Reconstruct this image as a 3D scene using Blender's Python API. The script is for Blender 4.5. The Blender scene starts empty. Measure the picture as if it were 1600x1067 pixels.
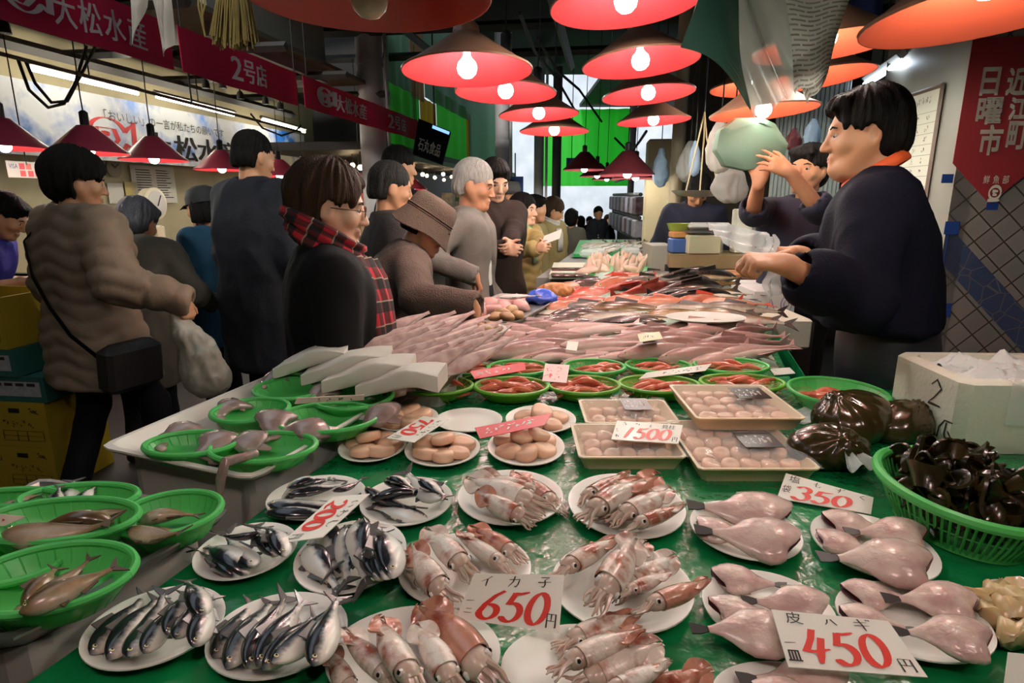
import bpy, math, random
import numpy as np
from mathutils import Vector, Matrix, noise

random.seed(7)
SC = bpy.context.scene
COL = SC.collection
# ---------------------------------------------------------------- camera, world, exposure
F, CX, CY = 950.0, 800.0, 533.5
PITCH = math.radians(13.52)
CAMZ = 1.45
cd = bpy.data.cameras.new('camera')
cam = bpy.data.objects.new('camera', cd)
COL.objects.link(cam)
cam.location = (0, 0, CAMZ)
cam.rotation_euler = (math.pi / 2 - PITCH, 0, 0)
cd.sensor_width = 36
cd.lens = F / 1600 * 36
cd.clip_start = 0.02
cd.clip_end = 200
SC.camera = cam
SC.view_settings.view_transform = 'Standard'
SC.view_settings.look = 'None'
SC.view_settings.gamma = 1
SC.view_settings.use_curve_mapping = False
SC.view_settings.exposure = 0.12
SC.cycles.max_bounces = 6
SC.cycles.diffuse_bounces = 3
SC.cycles.glossy_bounces = 3
SC.cycles.transmission_bounces = 4
SC.cycles.transparent_max_bounces = 8
SC.cycles.caustics_reflective = False
SC.cycles.caustics_refractive = False
SC.cycles.sample_clamp_indirect = 4
SC.cycles.sample_clamp_direct = 12
W = bpy.data.worlds.new('world')
SC.world = W
W.use_nodes = True
W.node_tree.nodes['Background'].inputs[0].default_value = (0.78, 0.88, 1.0, 1)
W.node_tree.nodes['Background'].inputs[1].default_value = .85

# ---------------------------------------------------------------- unprojection: pixel -> real point
CP, SP = math.cos(PITCH), math.sin(PITCH)
def ray(px, py):
    u, v = (px - CX) / F, (CY - py) / F
    return Vector((u, CP + v * SP, v * CP - SP))
def P(px, py, Z):
    return Vector((0, 0, CAMZ)) + ray(px, py) * Z
def G(px, py, z):
    r = ray(px, py)
    return Vector((0, 0, CAMZ)) + r * ((z - CAMZ) / r.z)
def onp(px, py, p0, n):
    r = ray(px, py); c = Vector((0, 0, CAMZ))
    return c + r * ((Vector(p0) - c).dot(n) / r.dot(n))
def proj(p):
    d = Vector(p) - Vector((0, 0, CAMZ))
    z = d.y * CP - d.z * SP
    v = d.y * SP + d.z * CP
    return (CX + F * d.x / z, CY - F * v / z, z)
HV = Vector((0.1509, 0.9885, 0))           # direction of the market hall
HN = Vector((0.9885, -0.1509, 0))
TU = Vector((0.2706, 0.9627, 0))           # along the stall
TV = Vector((0.9627, -0.2706, 0))          # across it
ZT = 0.90                                  # stall top

# ---------------------------------------------------------------- materials
def lin(h):
    if isinstance(h, (tuple, list)): return tuple(h[:3]) + (1,)
    h = h.lstrip('#'); h = h if len(h) == 6 else ''.join(c * 2 for c in h)
    o = []
    for i in (0, 2, 4):
        c = int(h[i:i + 2], 16) / 255
        o.append(c / 12.92 if c <= 0.04045 else ((c + 0.055) / 1.055) ** 2.4)
    return (o[0], o[1], o[2], 1)
MATS = {}
def mat(name, color, rough=0.5, metal=0.0, spec=0.5, col2=None, nscale=8.0, namt=0.5, ndetail=3.0, bump=0.0, bscale=40.0,
        coat=0.0, sss=0.0, trans=0.0, alpha=1.0, emit=None, es=1.0, stretch=(1, 1, 1), grad=None, translucent=0.0, sharp=0.0):
    if name in MATS: return MATS[name]
    m = bpy.data.materials.new(name); m.use_nodes = True
    nt = m.node_tree; N = nt.nodes; L = nt.links
    b = N['Principled BSDF']
    b.inputs['Base Color'].default_value = lin(color)
    b.inputs['Roughness'].default_value = rough
    b.inputs['Metallic'].default_value = metal
    b.inputs['Specular IOR Level'].default_value = spec
    if coat: b.inputs['Coat Weight'].default_value = coat; b.inputs['Coat Roughness'].default_value = 0.12
    if sss:
        b.inputs['Subsurface Weight'].default_value = sss
        b.inputs['Subsurface Radius'].default_value = (0.01, 0.004, 0.003)
        b.inputs['Subsurface Scale'].default_value = 1.0
    if trans: b.inputs['Transmission Weight'].default_value = trans
    if alpha < 1: b.inputs['Alpha'].default_value = alpha
    if emit: b.inputs['Emission Color'].default_value = lin(emit); b.inputs['Emission Strength'].default_value = es
    tc = None
    def coords():
        nonlocal tc
        if tc is None:
            t = N.new('ShaderNodeTexCoord'); mp = N.new('ShaderNodeMapping')
            mp.inputs['Scale'].default_value = stretch
            L.new(t.outputs['Object'], mp.inputs['Vector']); tc = mp
            oi = N.new('ShaderNodeObjectInfo'); mm = N.new('ShaderNodeMath'); mm.operation = 'MULTIPLY'; mm.inputs[1].default_value = 17.0
            L.new(oi.outputs['Random'], mm.inputs[0]); L.new(mm.outputs[0], mp.inputs['Location'])
        return tc.outputs['Vector']
    colsock = None
    if grad:      # list of (pos, color) along an object axis: ('Z', lo, hi, stops)
        ax, lo, hi, stops = grad
        t = N.new('ShaderNodeTexCoord'); sx = N.new('ShaderNodeSeparateXYZ'); L.new(t.outputs['Object'], sx.inputs[0])
        mr = N.new('ShaderNodeMapRange'); mr.inputs[1].default_value = lo; mr.inputs[2].default_value = hi
        L.new(sx.outputs[ax], mr.inputs[0])
        ns = N.new('ShaderNodeTexNoise'); ns.inputs['Scale'].default_value = 60; L.new(t.outputs['Object'], ns.inputs['Vector'])
        ad = N.new('ShaderNodeMath'); ad.operation = 'MULTIPLY_ADD'; ad.inputs[1].default_value = 0.3; 
        L.new(ns.outputs['Fac'], ad.inputs[0]); L.new(mr.outputs[0], ad.inputs[2])
        sb = N.new('ShaderNodeMath'); sb.operation = 'SUBTRACT'; sb.inputs[1].default_value = 0.15; L.new(ad.outputs[0], sb.inputs[0])
        cr = N.new('ShaderNodeValToRGB'); L.new(sb.outputs[0], cr.inputs[0])
        els = cr.color_ramp.elements
        while len(els) < len(stops): els.new(0.5)
        for e, (p, c) in zip(els, stops): e.position = p; e.color = lin(c)
        colsock = cr.outputs['Color']
    if col2:
        ns = N.new('ShaderNodeTexNoise'); ns.inputs['Scale'].default_value = nscale; ns.inputs['Detail'].default_value = ndetail
        L.new(coords(), ns.inputs['Vector'])
        cr = N.new('ShaderNodeMapRange'); cr.inputs[1].default_value = 0.5 - 0.35 * namt * (1 - sharp) - 0.02; cr.inputs[2].default_value = 0.5 + 0.35 * namt * (1 - sharp) + 0.02
        if not sharp: cr.inputs[1].default_value = 0.32; cr.inputs[2].default_value = 0.68; cr.inputs[4].default_value = 1.0
        else: cr.inputs[1].default_value += sharp * 0.08; cr.inputs[2].default_value += sharp * 0.08
        L.new(ns.outputs['Fac'], cr.inputs[0])
        mx = N.new('ShaderNodeMix'); mx.data_type = 'RGBA'
        L.new(cr.outputs[0], mx.inputs[0])
        if colsock: L.new(colsock, mx.inputs[6])
        else: mx.inputs[6].default_value = lin(color)
        mx.inputs[7].default_value = lin(col2)
        if colsock or namt < 1:
            ml = N.new('ShaderNodeMath'); ml.operation = 'MULTIPLY'; ml.inputs[1].default_value = namt
            L.new(cr.outputs[0], ml.inputs[0]); L.new(ml.outputs[0], mx.inputs[0])
        colsock = mx.outputs[2]
    if colsock: L.new(colsock, b.inputs['Base Color'])
    if bump:
        ns = N.new('ShaderNodeTexNoise'); ns.inputs['Scale'].default_value = bscale; ns.inputs['Detail'].default_value = 3
        L.new(coords(), ns.inputs['Vector'])
        bp = N.new('ShaderNodeBump'); bp.inputs['Strength'].default_value = bump; bp.inputs['Distance'].default_value = 0.01
        L.new(ns.outputs['Fac'], bp.inputs['Height']); L.new(bp.outputs[0], b.inputs['Normal'])
    if translucent:
        tl = N.new('ShaderNodeBsdfTranslucent'); ms = N.new('ShaderNodeMixShader'); ms.inputs[0].default_value = translucent
        if colsock: L.new(colsock, tl.inputs[0])
        else: tl.inputs[0].default_value = lin(color)
        L.new(b.outputs[0], ms.inputs[1]); L.new(tl.outputs[0], ms.inputs[2]); L.new(ms.outputs[0], N['Material Output'].inputs[0])
    MATS[name] = m
    return m

# ---------------------------------------------------------------- mesh building
def raw_object(name, verts, faces, mats, parent=None, smooth=True, midx=None, sharp_deg=None):
    me = bpy.data.meshes.new(name)
    if isinstance(verts, np.ndarray): verts = verts.tolist()
    if isinstance(faces, np.ndarray): faces = faces.tolist()
    me.from_pydata(verts, [], faces)
    if not isinstance(mats, (list, tuple)): mats = [mats]
    for m in mats: me.materials.append(m)
    if midx is not None: me.polygons.foreach_set('material_index', midx)
    if smooth:
        me.polygons.foreach_set('use_smooth', [True] * len(me.polygons))
        if sharp_deg: me.set_sharp_from_angle(angle=math.radians(sharp_deg))
    me.update()
    o = bpy.data.objects.new(name, me); COL.objects.link(o)
    if parent is not None: o.parent = parent
    return o

class MB:
    def __init__(s): s.v = []; s.f = []; s.mi = []; s.M = Matrix()
    def add(s, vs, fs, mi=0):
        n = len(s.v); M = s.M
        s.v += [tuple(M @ Vector(p)) for p in vs]
        s.f += [tuple(i + n for i in f) for f in fs]; s.mi += [mi] * len(fs)
        return s
    def box(s, c, d, mi=0, rz=0, bevel=0.0):
        x, y, z = d[0] / 2, d[1] / 2, d[2] / 2
        R = Matrix.Rotation(rz, 3, 'Z'); c = Vector(c)
        if bevel:
            b = min(bevel, x * .9, y * .9, z * .9)
            rings = []
            for zz, ins in ((-z, b), (-z + b, 0), (z - b, 0), (z, b)):
                ring = []
                for sx, sy in ((-1, -1), (1, -1), (1, 1), (-1, 1)):
                    X, Y = x - ins, y - ins
                    q = b * .6
                    pts = [(sx * X, sy * (Y - q)), (sx * (X - q), sy * Y)]
                    if sx * sy > 0: pass
                    else: pts.reverse()
                    if sx * sy < 0: ring += [pts[0], pts[1]]
                    else: ring += [pts[0], pts[1]]
                ang = sorted(ring, key=lambda p: math.atan2(p[1], p[0]))
                rings.append([c + R @ Vector((p[0], p[1], zz)) for p in ang])
            return s.loft(rings, mi)
        vs = [c + R @ Vector((a * x, b * y, e * z)) for e in (-1, 1) for a, b in ((-1, -1), (1, -1), (1, 1), (-1, 1))]
        return s.add(vs, [(3, 2, 1, 0), (4, 5, 6, 7), (0, 1, 5, 4), (1, 2, 6, 5), (2, 3, 7, 6), (3, 0, 4, 7)], mi)
    def loft(s, rings, mi=0, cap0=True, cap1=True, closed=True):
        n = len(rings[0]); vs = [p for r in rings for p in r]; fs = []
        for i in range(len(rings) - 1):
            for j in range(n if closed else n - 1):
                a, b = i * n + j, i * n + (j + 1) % n
                fs.append((a, b, b + n, a + n))
        if cap0: fs.append(tuple(range(n - 1, -1, -1)))
        if cap1: fs.append(tuple((len(rings) - 1) * n + j for j in range(n)))
        return s.add(vs, fs, mi)
    def tube(s, pts, r, n=8, mi=0, flat=1.0, up=None):
        pts = [Vector(p) for p in pts]; rings = []
        if not isinstance(r, (list, tuple)): r = [r] * len(pts)
        t0 = (pts[1] - pts[0]).normalized()
        a = Vector(up) if up else (Vector((0, 0, 1)) if abs(t0.z) < .9 else Vector((1, 0, 0)))
        for i, p in enumerate(pts):
            t = (pts[min(i + 1, len(pts) - 1)] - pts[max(i - 1, 0)]).normalized()
            a = (a - t * a.dot(t)).normalized(); b = t.cross(a)
            rings.append([p + (b * math.cos(k * 2 * math.pi / n) + a * (math.sin(k * 2 * math.pi / n) * flat)) * r[i] for k in range(n)])
        return s.loft(rings, mi)
    def lathe(s, prof, n=24, mi=0, sx=1, sy=1, close=False):
        rings = [[(r * math.cos(k * 2 * math.pi / n) * sx, r * math.sin(k * 2 * math.pi / n) * sy, z) for k in range(n)] for r, z in prof]
        return s.loft(rings, mi, cap0=not close, cap1=not close)
    def ball(s, c, r, n=12, m=8, mi=0):
        if not isinstance(r, (list, tuple)): r = (r, r, r)
        vs = []; fs = []
        rings = [[(c[0] + r[0] * math.sin(math.pi * i / m) * math.cos(2 * math.pi * k / n), c[1] + r[1] * math.sin(math.pi * i / m) * math.sin(2 * math.pi * k / n), c[2] - r[2] * math.cos(math.pi * i / m)) for k in range(n)] for i in range(1, m)]
        return s.loft(rings, mi)
    def grid(s, fn, nu, nv, mi=0, thick=0.0):
        vs = [Vector(fn(i / nu, j / nv)) for j in range(nv + 1) for i in range(nu + 1)]
        fs = [(j * (nu + 1) + i, j * (nu + 1) + i + 1, (j + 1) * (nu + 1) + i + 1, (j + 1) * (nu + 1) + i) for j in range(nv) for i in range(nu)]
        if thick:
            nr = [Vector() for _ in vs]
            for f in fs:
                n_ = (vs[f[2]] - vs[f[0]]).cross(vs[f[3]] - vs[f[1]])
                for i in f: nr[i] += n_
            N = len(vs)
            vs2 = vs + [p - (n_.normalized() if n_.length else n_) * thick for p, n_ in zip(vs, nr)]
            fs2 = fs + [tuple(N + i for i in reversed(f)) for f in fs]
            rim = [i for i in range(nu + 1)] + [(j) * (nu + 1) + nu for j in range(1, nv + 1)] + [nv * (nu + 1) + i for i in range(nu - 1, -1, -1)] + [j * (nu + 1) for j in range(nv - 1, 0, -1)]
            for a, b in zip(rim, rim[1:] + rim[:1]): fs2.append((b, a, a + N, b + N))
            return s.add(vs2, fs2, mi)
        return s.add(vs, fs, mi)
    def build(s, name, mats, parent=None, smooth=True, sharp=40, loc=None):
        o = raw_object(name, s.v, s.f, mats, parent, smooth, s.mi, sharp)
        if loc is not None: o.location = loc
        return o

def tag(o, label=None, cat=None, group=None, kind=None):
    if label: o['label'] = label
    if cat: o['category'] = cat
    if group: o['group'] = group
    if kind: o['kind'] = kind
    return o
def thing(name, label, cat, loc=(0, 0, 0), rz=0, group=None):
    o = bpy.data.objects.new(name, None); COL.objects.link(o)
    o.location = loc; o.rotation_euler = (0, 0, rz); o.empty_display_size = .1
    return tag(o, label, cat, group)
KIDS = {}
def copy_tree(o, label=None, group=None):
    c = o.copy(); COL.objects.link(c)
    for ch in o.children:
        d = ch.copy(); COL.objects.link(d); d.parent = c
        for g in ch.children:
            e = g.copy(); COL.objects.link(e); e.parent = d
    if label: c['label'] = label
    if group: c['group'] = group
    return c
def struct(name, mb, m, smooth=False):
    o = mb.build(name, m, smooth=smooth); o['kind'] = 'structure'; return o
ORD = ['first', 'second', 'third', 'fourth', 'fifth', 'sixth', 'seventh', 'eighth', 'ninth', 'tenth', 'eleventh', 'twelfth']
def ordinals(objs, what, where, pos=None):
    """labels every object of a small set by its place from the left"""
    n = len(objs)
    idx = sorted(range(n), key=lambda i: proj(pos[i] if pos else objs[i].location)[0])
    for k, i in enumerate(idx):
        w = 'leftmost ' if k == 0 else ('rightmost ' if k == n - 1 else ORD[k] + ' from left ')
        if n == 1: w = ''
        objs[i]['label'] = (w + ('of the ' if n > 1 else '') + what[1 if n > 1 else 0] + ' ' + where).strip()

# ---------------------------------------------------------------- lettering
_T = {}
def text2d(s, shear=0.0):
    """outline text as flat mesh, fitted to its own height 1, origin at lower left"""
    k = (s, shear)
    if k in _T: return _T[k]
    c = bpy.data.curves.new('t', 'FONT'); c.body = s; c.resolution_u = 2; c.fill_mode = 'FRONT'; c.shear = shear
    o = bpy.data.objects.new('t', c)
    me = o.to_mesh()
    vs = [(v.co.x, v.co.y) for v in me.vertices]; fs = [tuple(p.vertices) for p in me.polygons]
    o.to_mesh_clear(); bpy.data.objects.remove(o); bpy.data.curves.remove(c)
    if vs:
        x0 = min(p[0] for p in vs); y0 = min(p[1] for p in vs); x1 = max(p[0] for p in vs); y1 = max(p[1] for p in vs)
        w, h = max(x1 - x0, 1e-6), max(y1 - y0, 1e-6)
        vs = [((p[0] - x0) / w, (p[1] - y0) / h) for p in vs]
        r = (vs, fs, w / h)
    else: r = ([], [], 1)
    _T[k] = r
    return r
def arc(cx, cy, rx, ry, a0, a1, n=14):
    return [(cx + rx * math.cos(math.radians(a0 + (a1 - a0) * i / n)), cy + ry * math.sin(math.radians(a0 + (a1 - a0) * i / n))) for i in range(n + 1)]
DIG = {  # brush strokes in a unit box
    '0': [arc(.5, .5, .42, .48, 100, 470, 24)],
    '1': [[(.62, 1), (.45, .5), (.3, 0)]],
    '2': [arc(.48, .72, .38, .27, 170, -30, 12) + [(.6, .35), (.05, .08), (.3, .12), (.6, .02), (.98, .1)]],
    '3': [arc(.45, .75, .38, .24, 160, -80, 12) + arc(.45, .27, .45, .27, 80, -160, 12)],
    '4': [[(.42, 1), (.3, .7), (.02, .32), (.4, .33), (.98, .42)], [(.72, .75), (.6, .4), (.52, 0)]],
    '5': [[(.32, .95), (.25, .75), (.18, .55)] + arc(.42, .3, .42, .3, 110, -150, 14), [(.32, .92), (.6, .93), (.98, 1)]],
    '6': [[(.85, 1), (.5, .82), (.2, .5), (.08, .2)] + arc(.48, .25, .4, .25, 190, 470, 16)],
    '7': [[(.05, .72), (.1, .92), (.5, .88), (.95, .95), (.6, .5), (.4, 0)]],
}
KANA = {
    'イ': [[(.8, .95), (.5, .68), (.1, .45)], [(.52, .7), (.52, .0)]],
    'カ': [[(.08, .68), (.85, .72), (.8, .3), (.68, .03), (.55, .12)], [(.45, 1), (.4, .5), (.1, .03)]],
    '子': [[(.2, .92), (.8, .92), (.5, .68)], [(.5, .68), (.55, .3), (.48, .02), (.33, .1)], [(.05, .48), (.95, .5)]],
    '円': [[(.12, .0), (.12, .92)], [(.12, .92), (.9, .92), (.9, .05), (.8, .08)], [(.5, .92), (.5, .5)], [(.12, .48), (.9, .48)]],
    'ハ': [[(.35, .8), (.25, .4), (.05, .1)], [(.6, .85), (.75, .5), (.95, .12)]],
    'ギ': [[(.1, .68), (.8, .76)], [(.05, .4), (.85, .48)], [(.38, 1), (.5, .5), (.55, 0)], [(.8, 1), (.86, .9)], [(.93, 1), (.99, .9)]],
    'い': [[(.2, .85), (.15, .5), (.25, .15), (.38, .3)], [(.7, .8), (.85, .55), (.88, .35)]],
    'わ': [[(.3, 1), (.3, 0)], [(.1, .7), (.4, .75), (.1, .2), (.55, .65), (.88, .5), (.8, .15), (.55, .02)]],
    'し': [[(.3, 1), (.28, .3), (.45, .05), (.75, .15), (.9, .4)]],
    '一': [[(.05, .45), (.95, .55)]],
    '二': [[(.15, .75), (.85, .8)], [(.02, .15), (.98, .2)]],
    'も': [[(.45, 1), (.35, .5), (.4, .1), (.75, .05), (.9, .35)], [(.1, .72), (.8, .75)], [(.05, .45), (.7, .48)]],
    'ず': [[(.05, .75), (.95, .78)], [(.55, 1), (.55, .5), (.35, .4), (.4, .6), (.56, .45), (.4, 0)], [(.85, 1), (.9, .9)], [(.95, 1), (1, .9)]],
    'く': [[(.7, 1), (.25, .55), (.8, 0)]],
}
def strokes2d(strokes, x, y, w, h, width, thin=0.45, slant=0.0):
    """brush strokes -> list of 2D quads (verts, faces)"""
    V = []; Fa = []
    for st in strokes:
        pts = [Vector((x + (p[0] + slant * p[1]) * w, y + p[1] * h)) for p in st]
        # densify
        q = [pts[0]]
        for a, b in zip(pts, pts[1:]):
            q += [a.lerp(b, .5), b]
        m = len(q); n0 = len(V)
        for i, p in enumerate(q):
            t = q[min(i + 1, m - 1)] - q[max(i - 1, 0)]
            if t.length < 1e-9: t = Vector((1, 0))
            t.normalize(); nn = Vector((-t.y, t.x))
            k = abs(t.y * .8 - t.x * .6)
            ww = width * (thin + (1 - thin) * k) * (1.0 if i < m - 1 else .6) / 2
            V += [tuple(p + nn * ww), tuple(p - nn * ww)]
        for i in range(m - 1):
            a = n0 + 2 * i
            Fa.append((a, a + 1, a + 3, a + 2))
    return V, Fa
def dabs2d(n, x, y, w, h, width, seed=1):
    """clumps of short strokes for writing too small to read"""
    r = random.Random(seed); V = []; Fa = []
    for i in range(n):
        for k in range(4):
            a = (r.uniform(.05, .8), r.uniform(0, 1)); b = (min(1, max(0, a[0] + r.uniform(-.4, .4))), min(1, max(0, a[1] + r.uniform(-.6, .6))))
            v, f = strokes2d([[a, ((a[0] + b[0]) / 2 + .08, (a[1] + b[1]) / 2), b]], x + i * w / n, y, w / n * .8, h, width); q = len(V); V += v; Fa += [tuple(j + q for j in g) for g in f]
    return V, Fa
class Sheet:
    """a real flat quad (4 corners: bl, br, tr, tl) on which lettering is laid"""
    def __init__(s, bl, br, tr, tl):
        s.c = [Vector(p) for p in (bl, br, tr, tl)]
        s.n = (s.c[1] - s.c[0]).cross(s.c[3] - s.c[0]).normalized()
    def at(s, u, v, off=0.0):
        a = s.c[0].lerp(s.c[1], u); b = s.c[3].lerp(s.c[2], u)
        return a.lerp(b, v) + s.n * off
    def slab(s, mb, t=0.002, mi=0, bow=0.0, nu=8, nv=8):
        return mb.grid(lambda u, v: s.at(u, v, bow * math.sin(math.pi * u)), nu, nv, mi, thick=t)
    def flat(s, mb, V, Fa, off=0.0006, mi=0, bow=0.0):
        vs = [s.at(p[0], p[1], off + bow * math.sin(math.pi * min(max(p[0], 0), 1))) for p in V]
        fs = []
        for f in Fa:
            if len(f) >= 3:
                a, b, c = V[f[0]], V[f[1]], V[f[2]]
                fs.append(f)
        mb.add(vs, fs, mi)
    def text(s, mb, t, x, y, w, h, off=0.0006, mi=0, shear=0.0, bow=0.0, bold=0):
        V, Fa, asp = text2d(t, shear)
        if not V: return
        s.flat(mb, [(x + p[0] * w, y + p[1] * h) for p in V], Fa, off, mi, bow)
        if bold:
            for dx, dy in ((bold, 0), (0, bold), (bold, bold)):
                s.flat(mb, [(x + dx + p[0] * w, y + dy + p[1] * h) for p in V], Fa, off, mi, bow)
    def brush(s, mb, t, x, y, w, h, width, off=0.0008, mi=0, slant=0.0, gap=0.1, table=None):
        n = len(t); cw = w / n
        for i, ch in enumerate(t):
            tb = DIG.get(ch) or KANA.get(ch)
            if tb is None:
                s.text(mb, ch, x + i * cw, y, cw * (1 - gap), h, off, mi); continue
            V, Fa = strokes2d(tb, x + i * cw, y, cw * (1 - gap), h, width, slant=slant)
            s.flat(mb, V, Fa, off, mi)

# ---------------------------------------------------------------- smooth distance fields -> one continuous mesh
def axis(lo, hi, h, fines):
    xs = [lo]
    while xs[-1] < hi:
        x = xs[-1]; st = h
        for a, b, f in fines:
            if a - h <= x <= b: st = min(st, f)
        xs.append(x + st)
    return np.array(xs, dtype=np.float32)
class Field:
    def __init__(s, lo, hi, h, fines=()):
        s.h = h
        s.ax = [axis(lo[i], hi[i], h, [(f[0][i] - f[1], f[0][i] + f[1], f[2]) for f in fines]) for i in range(3)]
        s.f = np.full([len(a) for a in s.ax], 1.0, dtype=np.float32)
    def sub(s, lo, hi):
        r = []
        for i in range(3):
            a = max(np.searchsorted(s.ax[i], lo[i]) - 2, 0); b = min(np.searchsorted(s.ax[i], hi[i]) + 2, len(s.ax[i]))
            r.append(slice(a, b))
        return tuple(r), s.ax[0][r[0]][:, None, None], s.ax[1][r[1]][None, :, None], s.ax[2][r[2]][None, None, :]
    def comb(s, sl, d, k, op):
        f = s.f[sl]
        if f.size == 0: return
        if op == 'add':
            hh = np.clip(.5 + .5 * (f - d) / k, 0, 1); s.f[sl] = f * (1 - hh) + d * hh - k * hh * (1 - hh)
        else:
            hh = np.clip(.5 - .5 * (f + d) / k, 0, 1); s.f[sl] = f * (1 - hh) - d * hh + k * hh * (1 - hh)
    def cone(s, a, b, ra, rb, k=.02, op='add'):
        a = np.array(a, dtype=np.float32); b = np.array(b, dtype=np.float32); m = max(ra, rb) + k + 2 * s.h
        sl, X, Y, Z = s.sub(np.minimum(a, b) - m, np.maximum(a, b) + m)
        ba = b - a; L = float(ba @ ba) + 1e-12
        t = np.clip(((X - a[0]) * ba[0] + (Y - a[1]) * ba[1] + (Z - a[2]) * ba[2]) / L, 0, 1)
        d = np.sqrt((X - a[0] - t * ba[0]) ** 2 + (Y - a[1] - t * ba[1]) ** 2 + (Z - a[2] - t * ba[2]) ** 2) - (ra + (rb - ra) * t)
        s.comb(sl, d, k, op)
    def ell(s, c, r, R=None, k=.02, op='add'):
        c = np.array(c, dtype=np.float32); m = max(r) + k + 2 * s.h
        sl, X, Y, Z = s.sub(c - m, c + m)
        x, y, z = X - c[0], Y - c[1], Z - c[2]
        if R is not None:
            x, y, z = (R[0][0] * x + R[1][0] * y + R[2][0] * z, R[0][1] * x + R[1][1] * y + R[2][1] * z, R[0][2] * x + R[1][2] * y + R[2][2] * z)
        k0 = np.sqrt((x / r[0]) ** 2 + (y / r[1]) ** 2 + (z / r[2]) ** 2); k1 = np.sqrt((x / r[0] ** 2) ** 2 + (y / r[1] ** 2) ** 2 + (z / r[2] ** 2) ** 2) + 1e-9
        s.comb(sl, k0 * (k0 - 1) / k1, k, op)
    def cut(s, p, n):
        """remove everything on the side n points to"""
        X, Y, Z = s.ax[0][:, None, None], s.ax[1][None, :, None], s.ax[2][None, None, :]
        d = (X - p[0]) * n[0] + (Y - p[1]) * n[1] + (Z - p[2]) * n[2]
        s.f = np.maximum(s.f, d)
    def mesh(s, smooth=2):
        f = s.f
        f[0] = f[-1] = 1; f[:, 0] = 1; f[:, -1] = 1; f[:, :, 0] = 1; f[:, :, -1] = 1
        ins = f < 0
        cnt = np.zeros([n - 1 for n in f.shape], dtype=np.int8)
        for dx in (0, 1):
            for dy in (0, 1):
                for dz in (0, 1):
                    cnt += ins[dx:dx + cnt.shape[0], dy:dy + cnt.shape[1], dz:dz + cnt.shape[2]]
        act = (cnt > 0) & (cnt < 8)
        I = np.argwhere(act)
        if len(I) == 0: return np.zeros((0, 3)), np.zeros((0, 4), int)
        ids = np.full(cnt.shape, -1, dtype=np.int64); ids[act] = np.arange(len(I))
        acc = np.zeros((len(I), 3)); num = np.zeros(len(I))
        val = {}
        for dx in (0, 1):
            for dy in (0, 1):
                for dz in (0, 1):
                    val[dx, dy, dz] = f[I[:, 0] + dx, I[:, 1] + dy, I[:, 2] + dz]
        for ax in range(3):
            for p in (0, 1):
                for q in (0, 1):
                    a = [p, q]; a.insert(ax, 0); b = [p, q]; b.insert(ax, 1)
                    va, vb = val[tuple(a)], val[tuple(b)]
                    m = (va < 0) != (vb < 0)
                    t = np.where(m, va / np.where(m, va - vb, 1), 0)
                    pos = np.tile(np.array(a, dtype=float), (len(I), 1)); pos[:, ax] += t
                    acc[m] += pos[m]; num[m] += 1
        pos = I + acc / num[:, None]
        V = np.stack([np.interp(pos[:, i], np.arange(len(s.ax[i])), s.ax[i]) for i in range(3)], 1)
        Q = []
        for ax in range(3):
            o = [i for i in range(3) if i != ax]
            sl0 = [slice(None)] * 3; sl1 = [slice(None)] * 3
            sl0[ax] = slice(0, -1); sl1[ax] = slice(1, None)
            A = ins[tuple(sl0)]; B = ins[tuple(sl1)]
            E = np.argwhere(A != B)
            E = E[(E[:, o[0]] > 0) & (E[:, o[1]] > 0) & (E[:, o[0]] < f.shape[o[0]] - 1) & (E[:, o[1]] < f.shape[o[1]] - 1)]
            if len(E) == 0: continue
            flip = A[E[:, 0], E[:, 1], E[:, 2]]
            if ax == 1: flip = ~flip
            c = []
            for da, db in ((-1, -1), (0, -1), (0, 0), (-1, 0)):
                e = E.copy(); e[:, o[0]] += da; e[:, o[1]] += db
                c.append(ids[e[:, 0], e[:, 1], e[:, 2]])
            q = np.stack(c, 1); q[~flip] = q[~flip][:, ::-1]
            Q.append(q)
        Q = np.concatenate(Q); Q = Q[(Q >= 0).all(1)]
        for _ in range(smooth):
            S = np.zeros_like(V); C = np.zeros(len(V))
            for a, b in ((0, 1), (1, 2), (2, 3), (3, 0)):
                np.add.at(S, Q[:, a], V[Q[:, b]]); np.add.at(C, Q[:, a], 1)
                np.add.at(S, Q[:, b], V[Q[:, a]]); np.add.at(C, Q[:, b], 1)
            V = V * .5 + .5 * S / np.maximum(C, 1)[:, None]
        return V, Q
def vnormals(V, Q):
    n = np.cross(V[Q[:, 2]] - V[Q[:, 0]], V[Q[:, 3]] - V[Q[:, 1]])
    N = np.zeros_like(V)
    for i in range(4): np.add.at(N, Q[:, i], n)
    return N / (np.linalg.norm(N, axis=1)[:, None] + 1e-12)
def wrinkle(V, Q, amp, scale, stretch=(1, 1, 1), seed=0):
    N = vnormals(V, Q)
    st = Vector(stretch) * scale
    d = np.array([noise.noise(Vector((p[0] * st[0] + seed, p[1] * st[1], p[2] * st[2]))) for p in V.tolist()])
    d = 1 - 2 * np.abs(d)         # ridged
    return V + N * (amp * (d - .4))[:, None]
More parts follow.
